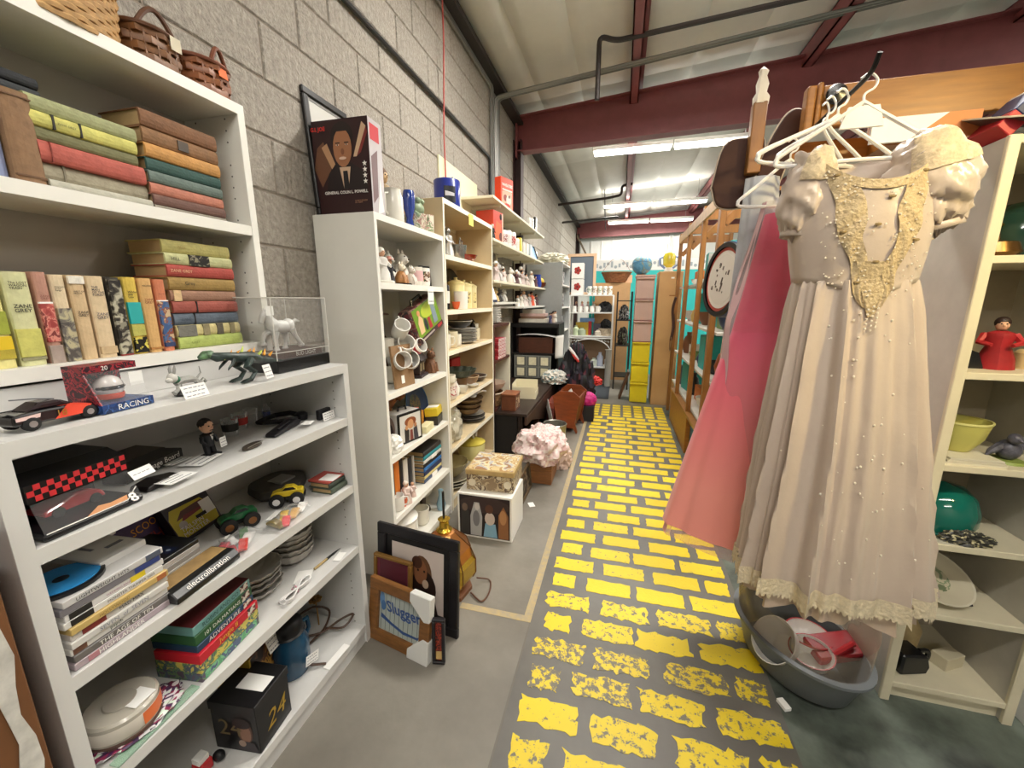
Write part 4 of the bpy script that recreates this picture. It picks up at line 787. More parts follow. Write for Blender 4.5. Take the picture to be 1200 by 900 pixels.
o = thing('cable', 'bundled white cable on the scalloped dish shelf', 'cable', (.355, .93, z), (0, 0, .15)); b = MB()
for k in range(4): b.tube([(.004 * k + (.022 - .003 * k) * math.sin(2 * t) * .9, .06 * math.cos(t) , .006 + .004 * k) for t in [2 * PI * i / 28 for i in range(28)]], .0028, 6, closed=True)
b.build('loops', M('#e6e4e2', .4), o); MB().tube([(.012, 0, .002), (-.012, 0, .01), (0, .003, .022), (.014, 0, .012)], .002, 5, closed=True).build('tie', M('#c98a9a', .5), o)
t = thing('price_card', 'white card lying between the pen and white cable', 'card', (.325, 1.0, z), .5); MB().box((-.025, -.035, 0), (.025, .035, .001)).build('paper', paper, t)
o = thing('pen', 'tan and black pen lying at the front of the dish shelf', 'pen', (.34, 1.1, z), (0, 0, -.05)); MB().tube([(0, -.06, .005), (0, .0, .005)], .0045, 10).build('barrel', M('#b59a60', .4), o); MB().tube([(0, 0, .005), (0, .03, .005), (0, .07, .004)], [.0048, .0042, .001], 10).build('cap', inkk, o); 
t = thing('price_card', 'small white tag beside the tan pen', 'card', (.372, 1.13, z), .2); MB().box((-.014, -.025, 0), (.014, .025, .001)).build('paper', paper, t)
o = thing('disc_spindle', 'round disc spindle tub with orange label at left end', 'disc tub', (.315, .475, z + .012), (0, 0, .1)); MB().lathe([(0, 0), (.066, 0), (.068, .004), (.068, .01), (0, .01)], n=36).build('base', M('#5a4038', .4), o)
MB().lathe([(.064, .01), (.065, .055), (.06, .06), (.0, .061)], n=36).build('cover', M('#b9b3a6', .25, coat=.3), o); MB().lathe([(.0655, .016), (.0662, .018), (.0662, .045), (.0655, .047)], n=36).build('white_label', M('#d8d0c4', .4), o)
b = MB().grid(lambda u, v: (.0668 * math.cos(-.1 + 1.0 * u), .0668 * math.sin(-.1 + 1.0 * u), .017 + .03 * v), 10, 2); b.build('orange_label', M('#e0703a', .4), o); MB().lathe([(.03, .0612), (.028, .064), (.0, .0645)], n=24).build('hub_ridge', M('#a29c90', .3), o); MB().box((.01, -.01, .062), (.055, .035, .063)).build('price_card', paper, o)
crumple((.33, .49, z), (.05, .085, .016), M('#5a3a56', .3), 'flat purple and white plastic packet under the disc tub', name='packet', cat='packet', seed=3, mats=[M('#4a2f52', .3), M('#d8d4d6', .3), M('#8a2f52', .3), M('#c9dccb', .3)], amp=.2)
o = thing('glass_strip', 'pale green glass strip along the left shelf front', 'glass', (.378, .5, z), .08); MB().box((-.012, -.09, 0), (.012, .09, .004)).build('glass', film('#a8d0b4', .35), o)
# ---- bottom shelf
z = .0865
o = carton((.31, .765, z), (.15, .135, .155), M('#121113', .35), 'black cube box with gold number 24 and white card on top', rot=(0, 0, .12))
MB().cbox((0, 0, .158), (.156, .141, .03)).build('lid', M('#151416', .35), o, bevel=.002); gd = M('#c9a53a', .35, .5)
txt(o, '24', (.0755, .01, .07), Y_, (0, .25, 1), .075, .07, gd); txt(o, '24', (-.015, -.068, .085), X_, (0, 0, 1), .11, .055, M('#6a5a3a', .5))
art(o, (-.03, -.0679, .01), X_, Z_, .1, .12, [('e', M('#5a3f34', .5), .62, .55, .26, .36), ('e', M('#8a6450', .5), .64, .5, .18, .28), ('e', M('#26191a', .5), .55, .8, .3, .16), ('p', M('#3a3236', .5), (.3, .0), (1, .0), (.9, .25), (.45, .28)), ('e', M('#a08878', .5), .5, .2, .12, .1)])
t = thing('price_card', 'white card lying on the lid of the black cube box', 'card', (.33, .77, z + .1735), .12); MB().box((-.045, -.025, 0), (.045, .025, .001)).build('paper', paper, t)
o = carton((.2, .85, z), (.12, .12, .2), MP(('#2a1c14', '#6a4326', '#b88a3a', '#1a1310'), 18, seed=4), 'brown and gold pictorial box behind the black cube box', rot=(0, 0, .2)); MB().box((-.0605, -.0605, 0), (.061, -.054, .2)).build('gold_edge', gd, o)
t = card((.275, .9, z + .155), .05, .05, 'white card leaning on the pictorial box', rot=(0, -.3, .1))
o = thing('jug', 'dark blue glazed jug with black lid and white card', 'jug', (.265, .965, z)); MB().lathe([(0, 0), (.056, 0), (.062, .02), (.063, .11), (.05, .15), (.044, .165), (0, .165)], n=26, sx=.95).build('body', M('#1c4a68', .25, coat=.4, var=.1, scale=20), o)
MB().lathe([(.046, .163), (.05, .17), (.046, .2), (.03, .215), (0, .217)], n=22).build('lid', M('#131315', .4), o); MB().tube([(0, .05, .15), (0, .085, .145), (0, .09, .1), (0, .062, .07)], .008, 8).build('handle', M('#1c4a68', .25), o); MB().lathe([(.047, .155), (.053, .16), (.047, .166)], n=22).build('neck_ring', M('#131315', .4), o)
card((.338, .98, z + .03), .06, .035, 'white card leaning on the dark blue jug', rot=(-.3, -.1, 0))
o = thing('corded_lamp', 'brown cord looped on the bottom shelf with a gold flower', 'cord', (.25, 1.1, z)); MB().tube(smooth([(.12, -.09, .005), (.06, -.12, .02), (-.0, -.06, .01), (.02, .02, .03), (.0, .08, .06), (-.06, .06, .08), (-.1, 0, .06), (-.06, -.05, .04), (.02, 0, .03), (.06, .07, .04), (.1, .1, .05), (.09, .05, .03), (.02, .03, .025)]), .0045, 6).build('cord', M('#4a3324', .5), o)
b = MB()
for k in range(7): t_ = 2 * PI * k / 7; b.ball((-.06 + .017 * math.cos(t_), .075 + .017 * math.sin(t_), .105), (.011, .011, .005), n=8, k=5)
b.ball((-.06, .075, .112), .009, n=8, k=6).tube([(-.06, .075, .1), (-.05, .07, .06), (-.04, .06, .0)], .003, 5).build('flower', M('#a8814a', .35, .7), o)
o = thing('price_card', 'long white paper tag at the front of the bottom shelf', 'card', (.385, 1.05, z + .0), (0, 0, -.05)); MB().box((-.014, -.055, 0), (.014, .055, .002)).build('paper', paper, o)
o = thing('toy', 'red and black toy with white tag on bottom shelf front', 'toy', (.265, .635, z)); MB().box((-.02, -.02, 0), (.02, .015, .035)).build('red_block', M('#c22a30', .4), o, bevel=.004); MB().ball((.02, .03, .015), (.018, .014, .015)).build('black_wheel', M('#17171a', .5), o); MB().box((-.015, -.018, .035), (.012, .01, .052)).build('paper_tag', paper, o)
# cardboard at the picture's lower left edge
o = carton((.24, .17, 0), (.38, .3, 1.06), M('#6f4726', .7, var=.12, scale=8), 'tall brown cardboard carton at the left edge by bookcase end', name='cardboard_box'); b = MB()
b.prism([(.268 + .005 * math.sin(i * 2.1), 1.06 - .053 * i) for i in range(20)] + [(.288 + .006 * math.sin(i * 1.7 + 1), .05 + .053 * i) for i in range(20)], (.1905, -.15, 0), Y_, Z_, .002).build('torn_tape', M('#c9c6be', .6, var=.2, scale=30), o)
# ---------------------------------------------------------------- tall white bookcase: top
china = M('#e4e0d4', .25, coat=.3); chinac = M('#ddd2b6', .3, coat=.3, var=.06, scale=12); wht = M('#eae8e2', .35); floral = MP(('#e6dfcc', '#e6dfcc', '#b8857a', '#e6dfcc', '#8d9a72'), 30, seed=1); blackg = M('#18181a', .25); brn = M('#6b4226', .5, var=.25, scale=20)
z = 1.7835
o = carton((.165, 1.66, z), (.27, .1, .375), M('#2a1214', .35), 'maroon doll box with a portrait in a suit and four white stars', rot=(0, 0, .03), name='doll_box')
sk = M('#a06c4a', .5); art(o, (-.135, -.0502, 0), X_, Z_, .27, .375, [('r', M('#2c1013', .4), 0, 0, 1, 1), ('p', M('#6b4630', .5), (.0, .5), (.12, .3), (.32, .5), (.2, .78), (.08, .72)), ('p', M('#b48a66', .5), (.16, .72), (.26, .76), (.42, .48), (.34, .46)), ('p', M('#c7a888', .5), (.72, .6), (.78, .6), (.97, .9), (.9, .95)), ('p', M('#7a2a26', .5), (.78, .6), (.86, .64), (.99, .84), (.97, .9)),
    ('p', M('#1c1012', .5), (.2, .26), (.95, .26), (.86, .46), (.62, .56), (.42, .56), (.26, .44)), ('p', M('#c9a98c', .5), (.46, .5), (.66, .5), (.6, .27), (.52, .27)), ('p', M('#141014', .5), (.52, .46), (.6, .46), (.62, .27), (.52, .27)), ('e', M('#1d1210', .5), .54, .82, .2, .15), ('e', sk, .54, .7, .165, .2), ('p', M('#1d1210', .5), (.37, .8), (.42, .87), (.66, .87), (.71, .8), (.68, .9), (.54, .95), (.4, .9)),
    ('e', M('#7d4d34', .5), .54, .66, .03, .035), ('r', M('#20120e', .5), .42, .745, .5, .757), ('r', M('#20120e', .5), .58, .745, .66, .757), ('e', M('#d9c0a8', .4), .46, .73, .028, .009), ('e', M('#d9c0a8', .4), .62, .73, .028, .009), ('e', M('#20120e', .4), .46, .73, .012, .009), ('e', M('#20120e', .4), .62, .73, .012, .009), ('e', M('#d8b8a4', .4), .54, .59, .065, .016)]
    + [('s', inkw, .92, .52 - .062 * k, .032) for k in range(4)])
txt(o, 'G.I. JOE', (-.095, -.0502, .335), X_, Z_, .07, .032, M('#d8281e', .4), bold=.02, lift=.013); txt(o, 'GENERAL COLIN L. POWELL', (.02, -.0502, .085), X_, Z_, .21, .018, inkw, bold=.015, lift=.013); txt(o, '12 INCH FIGURE\nU.S. ARMY', (.09, -.0502, .045), X_, Z_, .06, .03, M('#b98a6a', .5), lift=.013)
art(o, (.1352, -.05, 0), Y_, Z_, .1, .375, [('r', M('#b9b2b4', .35), 0, 0, 1, 1), ('r', M('#c2242c', .4), .1, .78, .8, .95), ('p', M('#6a4a4a', .4), (.1, .1), (.5, .2), (.6, .7), (.1, .6)), ('p', inkw, (.4, .0), (.9, .05), (.7, .4))])
frame((.045, 1.74, z), .29, .52, 'black frame with pale print leaning on the wall behind doll box', M('#161414', .4), .03, M('#d4d2cc', .3), (0, -.06, 0), matw=.012, matm=M('#8f8d88', .4), pic=[('p', M('#bdbab4', .4), (.1, .1), (.8, .2), (.6, .7), (.2, .5))])
o = vase((.21, 1.93, z), [(0, 0), (.05, 0), (.054, .01), (.052, .13), (.042, .165), (.044, .175), (0, .175)], china, 'tall white pitcher beside the maroon doll box', name='pitcher')
MB().tube([(0, -.04, .15), (.0, -.075, .14), (0, -.075, .06), (0, -.05, .05)], .008, 8).build('handle', china, o)
figurine((.12, 1.99, z), .31, M('#b59a72', .5), 'carved tan figurine with arms raised behind the white pitcher', head=M('#c9a67a', .5), hair=M('#6a4a30', .6))
vase((.23, 2.06, z), [(0, 0), (.024, 0), (.026, .01), (.016, .06), (.03, .11), (.034, .16), (.03, .19), (.026, .2), (.024, .19), (0, .15)], M('#28418f', .15, coat=.5), 'slender cobalt blue vase on the white bookcase', n=20)
o = bowl((.22, 2.145, z), .066, .095, floral, 'round floral cream bowl with frog lid beside blue vase', cat='jar', name='jar'); fr = M('#93a585', .4, var=.2, scale=30)
MB().ball((0, 0, .125), (.05, .055, .045)).ball((.03, .02, .165), .017).ball((.03, -.02, .165), .017).tube([(.02, .04, .1), (.045, .05, .085), (.05, .045, .08)], .012, 7).tube([(.02, -.04, .1), (.045, -.05, .085), (.05, -.045, .08)], .012, 7).build('frog_lid', fr, o)
o = mug((.235, 2.245, z), .045, .11, floral, 'cream floral lidded tankard at the bookcase end', rot=(0, 0, .6), name='tankard', cat='jar')
carton((.1, 2.2, z), (.05, .08, .16), M('#b98a54', .6, var=.15, scale=30), 'small tan wooden block behind the floral tankard', name='wooden_block', cat='block')
# shelf 1.49
z = 1.4915
frame((.06, 1.78, z), .22, .2, 'dark wood frame standing behind the white figurines', M('#2f1c16', .4), .03, M('#26302c', .4), (0, -.12, 0))
figurine((.25, 1.735, z), .17, M('#e2dfd8', .4), 'white bonnet lady figurine at the left of the figurine shelf', hair=M('#e8e4da', .5), wide=1.3, base=china); figurine((.24, 1.815, z), .13, M('#2b2a30', .4), 'little figurine in black with pink hat', hat=M('#d89a8a', .5), wide=1.2)
critter((.26, 1.885, z), .11, M('#b8804a', .4, var=.3, scale=40), 'brown and white dog figurine on a black base', m2=M('#e2d6c0', .4), base=blackg); critter((.17, 1.90, z), .17, china, 'white rabbit figurine behind the brown dog'); critter((.18, 2.02, z), .185, M('#dcd8ce', .4), 'larger white bear figurine at the shelf back', ears=True); critter((.27, 1.97, z), .1, M('#d9d0c4', .35), 'small white lamb figurine before the white bear')
mug((.24, 2.075, z), .042, .1, china, 'white and pink china mug with hanging tag', rot=(0, 0, -.5), band=M('#d8b0b0', .4)); mug((.25, 2.15, z), .038, .1, wht, 'Christmas printed mug with green holly', rot=(0, 0, .2), band=MP(('#e6e0d6', '#7a2a26', '#2f4a30', '#c9a07a'), 40))
frame((.24, 2.215, z), .085, .12, 'small black box frame at the right of the figurine shelf', M('#1b181a', .4), .012, M('#8a7a86', .4), (0, -.1, -.25))
card((.325, 2.085, z - .1), .07, .085, 'white tag hanging over the shelf edge below the figurines', lines=2)
# shelf .975
z = .9765
wm = ((.262, 1.80, 0.075, .044, 'white mug lying on its side at the front, left', (1.25, 0, .9), wht, None), (.262, 1.93, .06, .05, 'large white mug on its side beside the dark house', (1.3, 0, .5), wht, None), (.18, 1.88, .0, .05, 'white mug standing behind the cardboard', (0, 0, .4), china, None), (.24, 1.90, .13, .045, 'white mug stacked above the others', (1.0, 0, .8), wht, None), (.235, 1.975, .125, .04, 'white mug with red lettering on top right', (1.2, 0, 1.4), wht, M('#b8343c', .4)), (.2, 1.80, .15, .045, 'cream mug on the upper left of the mug pile', (0, 0, 2), china, None), (.23, 1.875, .215, .042, 'topmost grey white mug of the mug pile', (.9, 0, .9), wht, None))
for (x, y, dz, r, n, rt, m, bd) in wm: mug((x, y, z + dz + (r if abs(rt[0]) > .5 else 0)), r, .095, m, n, rot=rt, band=bd)
figurine((.1, 1.86, z), .4, M('#5a3a2a', .5), 'tall brown and white clown figurine behind the mug pile', head=wht, hair=M('#4a2a20', .6), hat=M('#51312a', .5))
o = thing('cardboard_sheet', 'brown cardboard sheet leaning at the front of mug shelf', 'cardboard', (.305, 1.80, z), (0, -.1, -.1)); MB().box((-.012, -.08, 0), (0, .08, .215)).build('sheet', M('#8f6f4e', .8, var=.08), o); MB().box((.0002, -.03, .02), (.0012, -.005, .06)).build('paper_label', paper, o)
o = thing('trinket_house', 'dark brown model house with shingled roof beside bear', 'ornament', (.22, 2.07, z), (0, 0, .2)); dkb = M('#35231c', .5, var=.3, scale=40); MB().box((-.05, -.07, 0), (.05, .07, .015)).build('base', M('#2a1d22', .5), o); MB().box((-.035, -.05, .015), (.035, .05, .1)).build('walls', dkb, o); MB().prism([(-.05, .1), (.05, .1), (.0, .155)], (0, .065, 0), X_, Z_, .13).build('roof', M('#2c211f', .5, var=.3, scale=60), o)
for y in (-.025, .025): MB().box((.035, y - .012, .035), (.0365, y + .012, .08)).build('window', M('#8f8260', .4), o)
critter((.24, 2.21, z), .15, M('#6f4a30', .6, var=.3, scale=40), 'small brown bear ornament at the right of mug shelf', rot=-.4)
o = thing('puzzle_box', 'green lunch box with cartoon print hanging out at a tilt', 'lunch box', (.285, 2.12, 1.215), (.35, -.12, -.05)); gb = M('#5f7d1e', .35)
MB().box((-.05, -.155, 0), (.03, .155, .2)).build('tin', MP(('#5a1f24', '#2c2a2c', '#8a6a5a', '#6b2a2a'), 26), o, bevel=.01, seg=2); art(o, (.0305, -.145, .035), Y_, Z_, .29, .16, [('r', M('#6f9322', .4), 0, 0, 1, 1), ('e', M('#b9c93a', .4), .6, .7, .3, .25), ('p', M('#d8b48a', .4), (.08, .1), (.25, .1), (.3, .55), (.2, .75), (.1, .5)), ('e', M('#c98a5a', .4), .2, .8, .06, .1), ('p', M('#a82a30', .4), (.45, .05), (.58, .05), (.56, .45), (.46, .45)), ('p', M('#7f8f9a', .4), (.66, .1), (.84, .1), (.86, .75), (.7, .8)), ('e', M('#2a2a2e', .4), .36, .3, .06, .22)])
art(o, (.0305, -.15, .005), Y_, Z_, .3, .028, [('r', M('#3a2226', .4), 0, 0, 1, 1), ('r', M('#a89a94', .4), .1, .3, .6, .7), ('r', M('#b02a30', .4), .75, .2, .95, .8)]); MB().tube([(-.01, -.06, .2), (-.01, -.05, .225), (-.01, .05, .225), (-.01, .06, .2)], .008, 7).build('handle', blackg, o)
o = thing('toy_figure', 'grey plastic rocket toy below the green tilted lunch box', 'toy', (.27, 1.995, 1.175), (.3, 0, 0)); MB().lathe([(.0, -.04), (.022, -.02), (.025, .03), (.015, .06), (0, .075)], n=12).build('body', M('#71757c', .4), o); MB().box((-.004, -.04, -.04), (.004, .04, -.01)).build('fin', M('#5c6068', .4), o)
# shelf .655
z = .6565
o = thing('lunch_box', 'white and black lunch box with a band portrait print', 'lunch box', (.235, 1.86, z), (0, 0, -.25)); MB().box((-.055, -.09, 0), (.055, .09, .17)).build('tin', M('#c9c6c2', .35), o, bevel=.012, seg=2); MB().box((.05, -.092, -.001), (.057, .092, .172)).build('black_edge', blackg, o, bevel=.012)
art(o, (.058, -.078, .012), Y_, Z_, .156, .146, [('r', M('#d2cfc9', .4), 0, 0, 1, 1), ('e', M('#8a4a2a', .4), .5, .72, .28, .17), ('e', M('#c89468', .4), .5, .62, .15, .18), ('p', M('#2a2426', .4), (.2, .0), (.4, .0), (.42, .42), (.2, .5)), ('p', M('#7a3a30', .4), (.44, .0), (.6, .0), (.58, .4), (.46, .4)), ('p', M('#3c3a44', .4), (.64, .0), (.86, .0), (.8, .5), (.62, .42)), ('e', M('#c89468', .4), .3, .52, .07, .09), ('e', M('#b98460', .4), .72, .54, .07, .09)]); MB().tube([(0, -.03, .17), (0, -.025, .19), (0, .025, .19), (0, .03, .17)], .006, 7).build('handle', blackg, o)
art(o, (-.045, -.0905, .01), X_, Z_, .09, .15, [('e', M('#8f7a70', .4), .5, .55, .4, .4), ('e', M('#4a3a38', .4), .5, .4, .28, .3)])
o = thing('stuffed_toy', 'shaggy brown stuffed horse toy behind the lunch boxes', 'toy', (.11, 1.83, z)); fur = M('#7d4c26', .9, var=.3, scale=60, bump=.5); MB().ball((0, 0, .17), (.06, .1, .07)).tube([(0, .08, .19), (.02, .115, .225), (.05, .125, .235), (.075, .13, .21)], [.045, .038, .036, .022], 9).build('body', fur, o)
for (x, y) in ((.03, .06), (-.03, .06), (.03, -.07), (-.03, -.07)): MB().tube([(x, y, .15), (x, y, 0)], [.026, .018], 8).build('leg', fur, o)
o = plate((.16, 2.135, z + .13), .125, M('#22355a', .3), 'blue rimmed round tray standing at the shelf back', rot=(0, 1.35, 0), rim=M('#1f5f9a', .3), deco=MP(('#3a4a3c', '#6a5a3a', '#2a3040'), 30), name='tray')
carton((.2, 2.08, z), (.07, .09, .1), M('#c98a3a', .5, var=.3, scale=30), 'orange patterned carton right of the lunch box', rot=(0, 0, .3), name='carton'); o = carton((.255, 2.2, z + .055), (.08, .12, .05), M('#d8c02a', .4), 'yellow toy box lying on the dark one', rot=(0, -.1, .2), name='carton'); MB().cbox((0, 0, .051), (.07, .06, .002)).build('white_label', paper, o)
carton((.255, 2.2, z), (.08, .12, .054), M('#2a2622', .4, var=.3), 'dark box carrying the yellow toy box', rot=(0, 0, .2), name='carton'); carton((.28, 2.045, z), (.05, .12, .04), M('#d9d2a8', .5, var=.1), 'small cream packet at shelf front beside the lunch box', rot=(0, 0, .1), name='carton'); carton((.2, 2.06, z + .101), (.05, .06, .025), M('#d86a5a', .5), 'small red packet on the orange carton', rot=(0, 0, .5), name='carton')
crumple((.27, 1.70, z), (.04, .05, .05), wht, 'small white cloth figure at the left front of lunch box shelf', seed=9, name='soft_toy', cat='toy')
# shelf .33
z = .3315
for i, (y, t, h, wd, c, n) in enumerate(((1.70, .035, .235, .17, '#26262a', 'black picture-backed'), (1.745, .05, .26, .18, '#d97a2a', 'orange spined'), (1.79, .03, .24, .18, '#1d1d20', 'tall black'), (1.835, .045, .225, .17, '#dcd8d0', 'white'), (1.88, .04, .215, .17, '#2b2b2f', 'black spiral bound'), (1.92, .02, .21, .17, '#b8b4ae', 'thin grey'))):
    book((.255, y, z), wd, t, h, M(c, .5), '%s large book standing below the lunch boxes' % n, bands=((.12, .3, paper),) if i in (2, 0) else ())
zz = z
for (c, t, n) in (('#3a4a6a', .024, 'navy bottom'), ('#c8b87a', .02, 'cream striped'), ('#1d2a52', .028, 'dark blue'), ('#2f6aa8', .026, 'bright blue'), ('#17181c', .024, 'black'), ('#d8d6d0', .022, 'white pink-lettered'), ('#2f8f9a', .024, 'teal'), ('#35302e', .03, 'topmost dark')):
    book((.275, 2.24, zz + t / 2), .16, t, .235, M(c, .45), '%s book lying in the right stack under the lunch boxes' % n, flat=True, bands=((.3, .6, paper),) if n[0] in 'nw' else ()); zz += t
mug((.275, 1.70, z), .035, .08, wht, 'white cup at the front left of the big books', rot=(0, 0, -1)); figurine((.285, 1.775, z), .13, M('#d8c4bc', .4), 'pale pink lady figurine before the big books', hair=M('#d9cfc4', .5), wide=1.3); figurine((.28, 1.85, z), .09, M('#c9b0a8', .4), 'small rosy figurine before the white big book', wide=1.2); o = bowl((.29, 1.735, z), .022, .05, M('#e0714a', .4), 'small orange cup between white cup and pink lady', cat='cup', name='cup')
# bottom
z = .0615
o = vase((.2, 1.82, z), [(0, 0), (.085, 0), (.1, .02), (.105, .1), (.1, .135), (0, .135)], china, 'big white lidded casserole pot on the bottom shelf', cat='pot', name='casserole'); MB().lathe([(.105, .135), (.107, .145), (.06, .175), (.018, .185), (.02, .2), (0, .204)], n=28).build('lid', wht, o)
for s in (-1, 1): MB().tube([(0, s * .1, .11), (0, s * .125, .115), (.04, s * .12, .112), (.05, s * .09, .11)], .008, 7).build('handle', china, o)
mug((.235, 2.02, z), .046, .1, china, 'white mug with dark coffee stain beside casserole pot', rot=(0, 0, .3)); o = thing('globe_lamp', 'white glass globe lamp in the corner of the bottom shelf', 'lamp', (.17, 2.16, z)); MB().lathe([(0, 0), (.05, 0), (.045, .02), (.02, .03), (.02, .08), (.03, .1)], n=18).build('stand', M('#4a3a30', .4), o); MB().ball((0, 0, .16), .068, n=18, k=12).build('globe', M('#eceae4', .3), o)
figurine((.1, 1.98, z), .23, M('#8a5a48', .5), 'red brown lady figurine behind the white mug', hair=hairb, wide=1.2); vase((.28, 2.2, z), [(0, 0), (.025, 0), (.03, .04), (.014, .1), (.016, .14), (0, .14)], M('#8fb0c0', .2), 'small light blue bud vase at the bottom shelf corner')
# ---------------------------------------------------------------- tan bookcase
z = 2.0015
o = thing('tin_bucket', 'round blue tin with white lettering and a ship emblem', 'tin', (.19, 2.66, z)); MB().lathe([(0, 0), (.085, 0), (.088, .006), (.088, .185), (.084, .19), (.082, .18), (.08, .01), (0, .01)], n=30).build('can', M('#1d2f8a', .3, coat=.3), o)
b = MB().grid(lambda u, v: (.0885 * math.cos(-1.4 + .9 * u), .0885 * math.sin(-1.4 + .9 * u), .04 + .1 * v), 10, 2); b.build('emblem_disc', M('#14161f', .4), o); b = MB().grid(lambda u, v: (.0892 * math.cos(-1.3 + .7 * u), .0892 * math.sin(-1.3 + .7 * u), .08 + .03 * v * (1 - u * .4)), 6, 2); b.build('emblem', M('#c9c9cf', .4), o)
for k in range(5): b = MB(); a = .1 + k * .16; b.grid(lambda u, v: (.0887 * math.cos(a + .1 * u), .0887 * math.sin(a + .1 * u), .02 + (.07 + .02 * (k % 3)) * v), 3, 2).build('white_lettering', inkw, o)
MB().tube([(.02, .05, .19), (.02, .05, .225)], .006, 6).build('lid_knob', inkk, o)
card((.328, 2.74, z - .085), .085, .075, 'yellow note stuck to the tan bookcase top edge', m=M('#e4d86a', .7), lines=0, name='sticky_note')
z = 1.6865; silver = M('#a9a8a4', .25, .85, var=.2, scale=20)
o = figurine((.2, 2.42, z), .24, silver, 'silver grey couple figurine on the tan bookcase', head=silver, wide=1.4, base=silver); figurine((.24, 2.53, z), .2, M('#c9c7c2', .3, .5), 'pale silver praying figurine beside the silver couple', head=silver, wide=1.2); figurine((.12, 2.5, z), .26, M('#8a8986', .3, .7), 'tall dark silver figurine at the back', head=silver, wide=1.2)
o = vase((.2, 2.78, z), [(0, 0), (.05, 0), (.06, .03), (.07, .09), (.072, .11), (.066, .1), (.05, .03), (0, .02)], silver, 'grey metal pitcher on a red glass dish', name='pitcher'); MB().tube([(0, .06, .09), (0, .1, .15), (0, .06, .17), (0, .04, .1)], .006, 7).build('handle', silver, o); bowl((.22, 2.86, z), .1, .05, M('#8a1f1a', .15, coat=.6), 'red glass oval dish in front of the grey pitcher')
z = 1.3535
plate((.09, 2.92, z + .15), .148, M('#1e231f', .3), 'large black round platter with a fruit picture standing behind jars', rot=(0, 1.3, 0), deco=MP(('#26302a', '#3f4a2e', '#9a6a62', '#2a332c'), 16), name='platter')
vase((.15, 2.52, z), [(0, 0), (.05, 0), (.052, .02), (.06, .19), (.056, .19), (.045, .02), (0, .02)], M('#c9b27a', .5), 'tan straight vase at the back of the jar shelf', n=18)
o = vase((.2, 2.42, z), [(0, 0), (.04, 0), (.05, .05), (.035, .1), (.04, .13), (0, .13)], china, 'white cream jug at the left of the jar shelf', name='jug'); MB().tube([(0, .04, .11), (0, .075, .1), (0, .05, .03)], .006, 7).build('handle', china, o)
vase((.2, 2.54, z), [(0, 0), (.035, 0), (.035, .15), (.03, .16), (.0, .16)], blackg, 'black and white canister beside the cream jug', parts=(('white_band', wht, MB().lathe([(.0355, .04), (.0358, .12)], n=20)),)); bowl((.25, 2.62, z), .032, .05, M('#d8643a', .4), 'little orange pot at the front of the jar shelf', cat='pot', name='pot'); vase((.27, 2.66, z), [(0, 0), (.045, 0), (.05, .12), (.046, .12), (0, .02)], wht, 'white tapered planter before the yellow canisters')
yj = M('#d8c78a', .4, var=.1, scale=20)
for (y, r, h, n, m) in ((2.74, .062, .17, 'left', yj), (2.89, .06, .16, 'middle', M('#dcd09a', .4, var=.08)), (3.03, .05, .155, 'right', M('#d2c694', .4))):
    o = vase((.2, y, z), [(0, 0), (r, 0), (r, h), (r * .9, h + .01), (0, h + .012)], m, '%s pale yellow ceramic canister on the jar shelf' % n, cat='jar', name='canister'); MB().lathe([(r * 1.03, h), (r * 1.03, h + .015), (r * .5, h + .03), (.012, h + .035), (.014, h + .05), (0, h + .053)], n=20).build('lid', m, o); MB().grid(lambda u, v: ((r + .001) * math.cos(-.7 + .6 * u), (r + .001) * math.sin(-.7 + .6 * u), .04 + .08 * v), 6, 2).build('painted_sprig', MP(('#d8c78a', '#d8c78a', '#7a6a4a'), 40), o)
z = 1.0955
for i, (y, r, h, n) in enumerate(((2.42, .045, .1, 'left'), (2.53, .05, .11, 'middle'), (2.62, .04, .085, 'right'))): mug((.24, y, z), r, h, chinac if i % 2 else china, '%s cream cup at the front of the plate shelf' % n, rot=(0, 0, i - 1.))
for k in range(8): plate((.2, 2.83, z + k * .013), .115, wht if k % 2 else M('#b9b4aa', .35), '%s dinner plate in the stack beside the cream cups' % ('lowest', 'second', 'third', 'fourth', 'fifth', 'sixth', 'seventh', 'topmost')[k], rim=M('#5f5a55', .4) if k % 2 else None)
bowl((.19, 2.8, z + .118), .1, .05, M('#2a2826', .3), 'dark shallow bowl on top of the plate stack', rim=wht); mug((.23, 3.02, z), .045, .1, chinac, 'cream mug right of the plate stack', rot=(0, 0, .4)); critter((.2, 3.06, z + .1), .07, blackg, 'tiny black bird ornament on the cream mug'); vase((.18, 3.13, z), [(0, 0), (.04, 0), (.045, .13), (.04, .13), (0, .02)], china, 'white beaker at the right end of the plate shelf')
z = .7515
o = carton((.06, 3.0, z), (.03, .18, .2), M('#b02426', .5), 'red box standing at the back of the egg dish shelf')
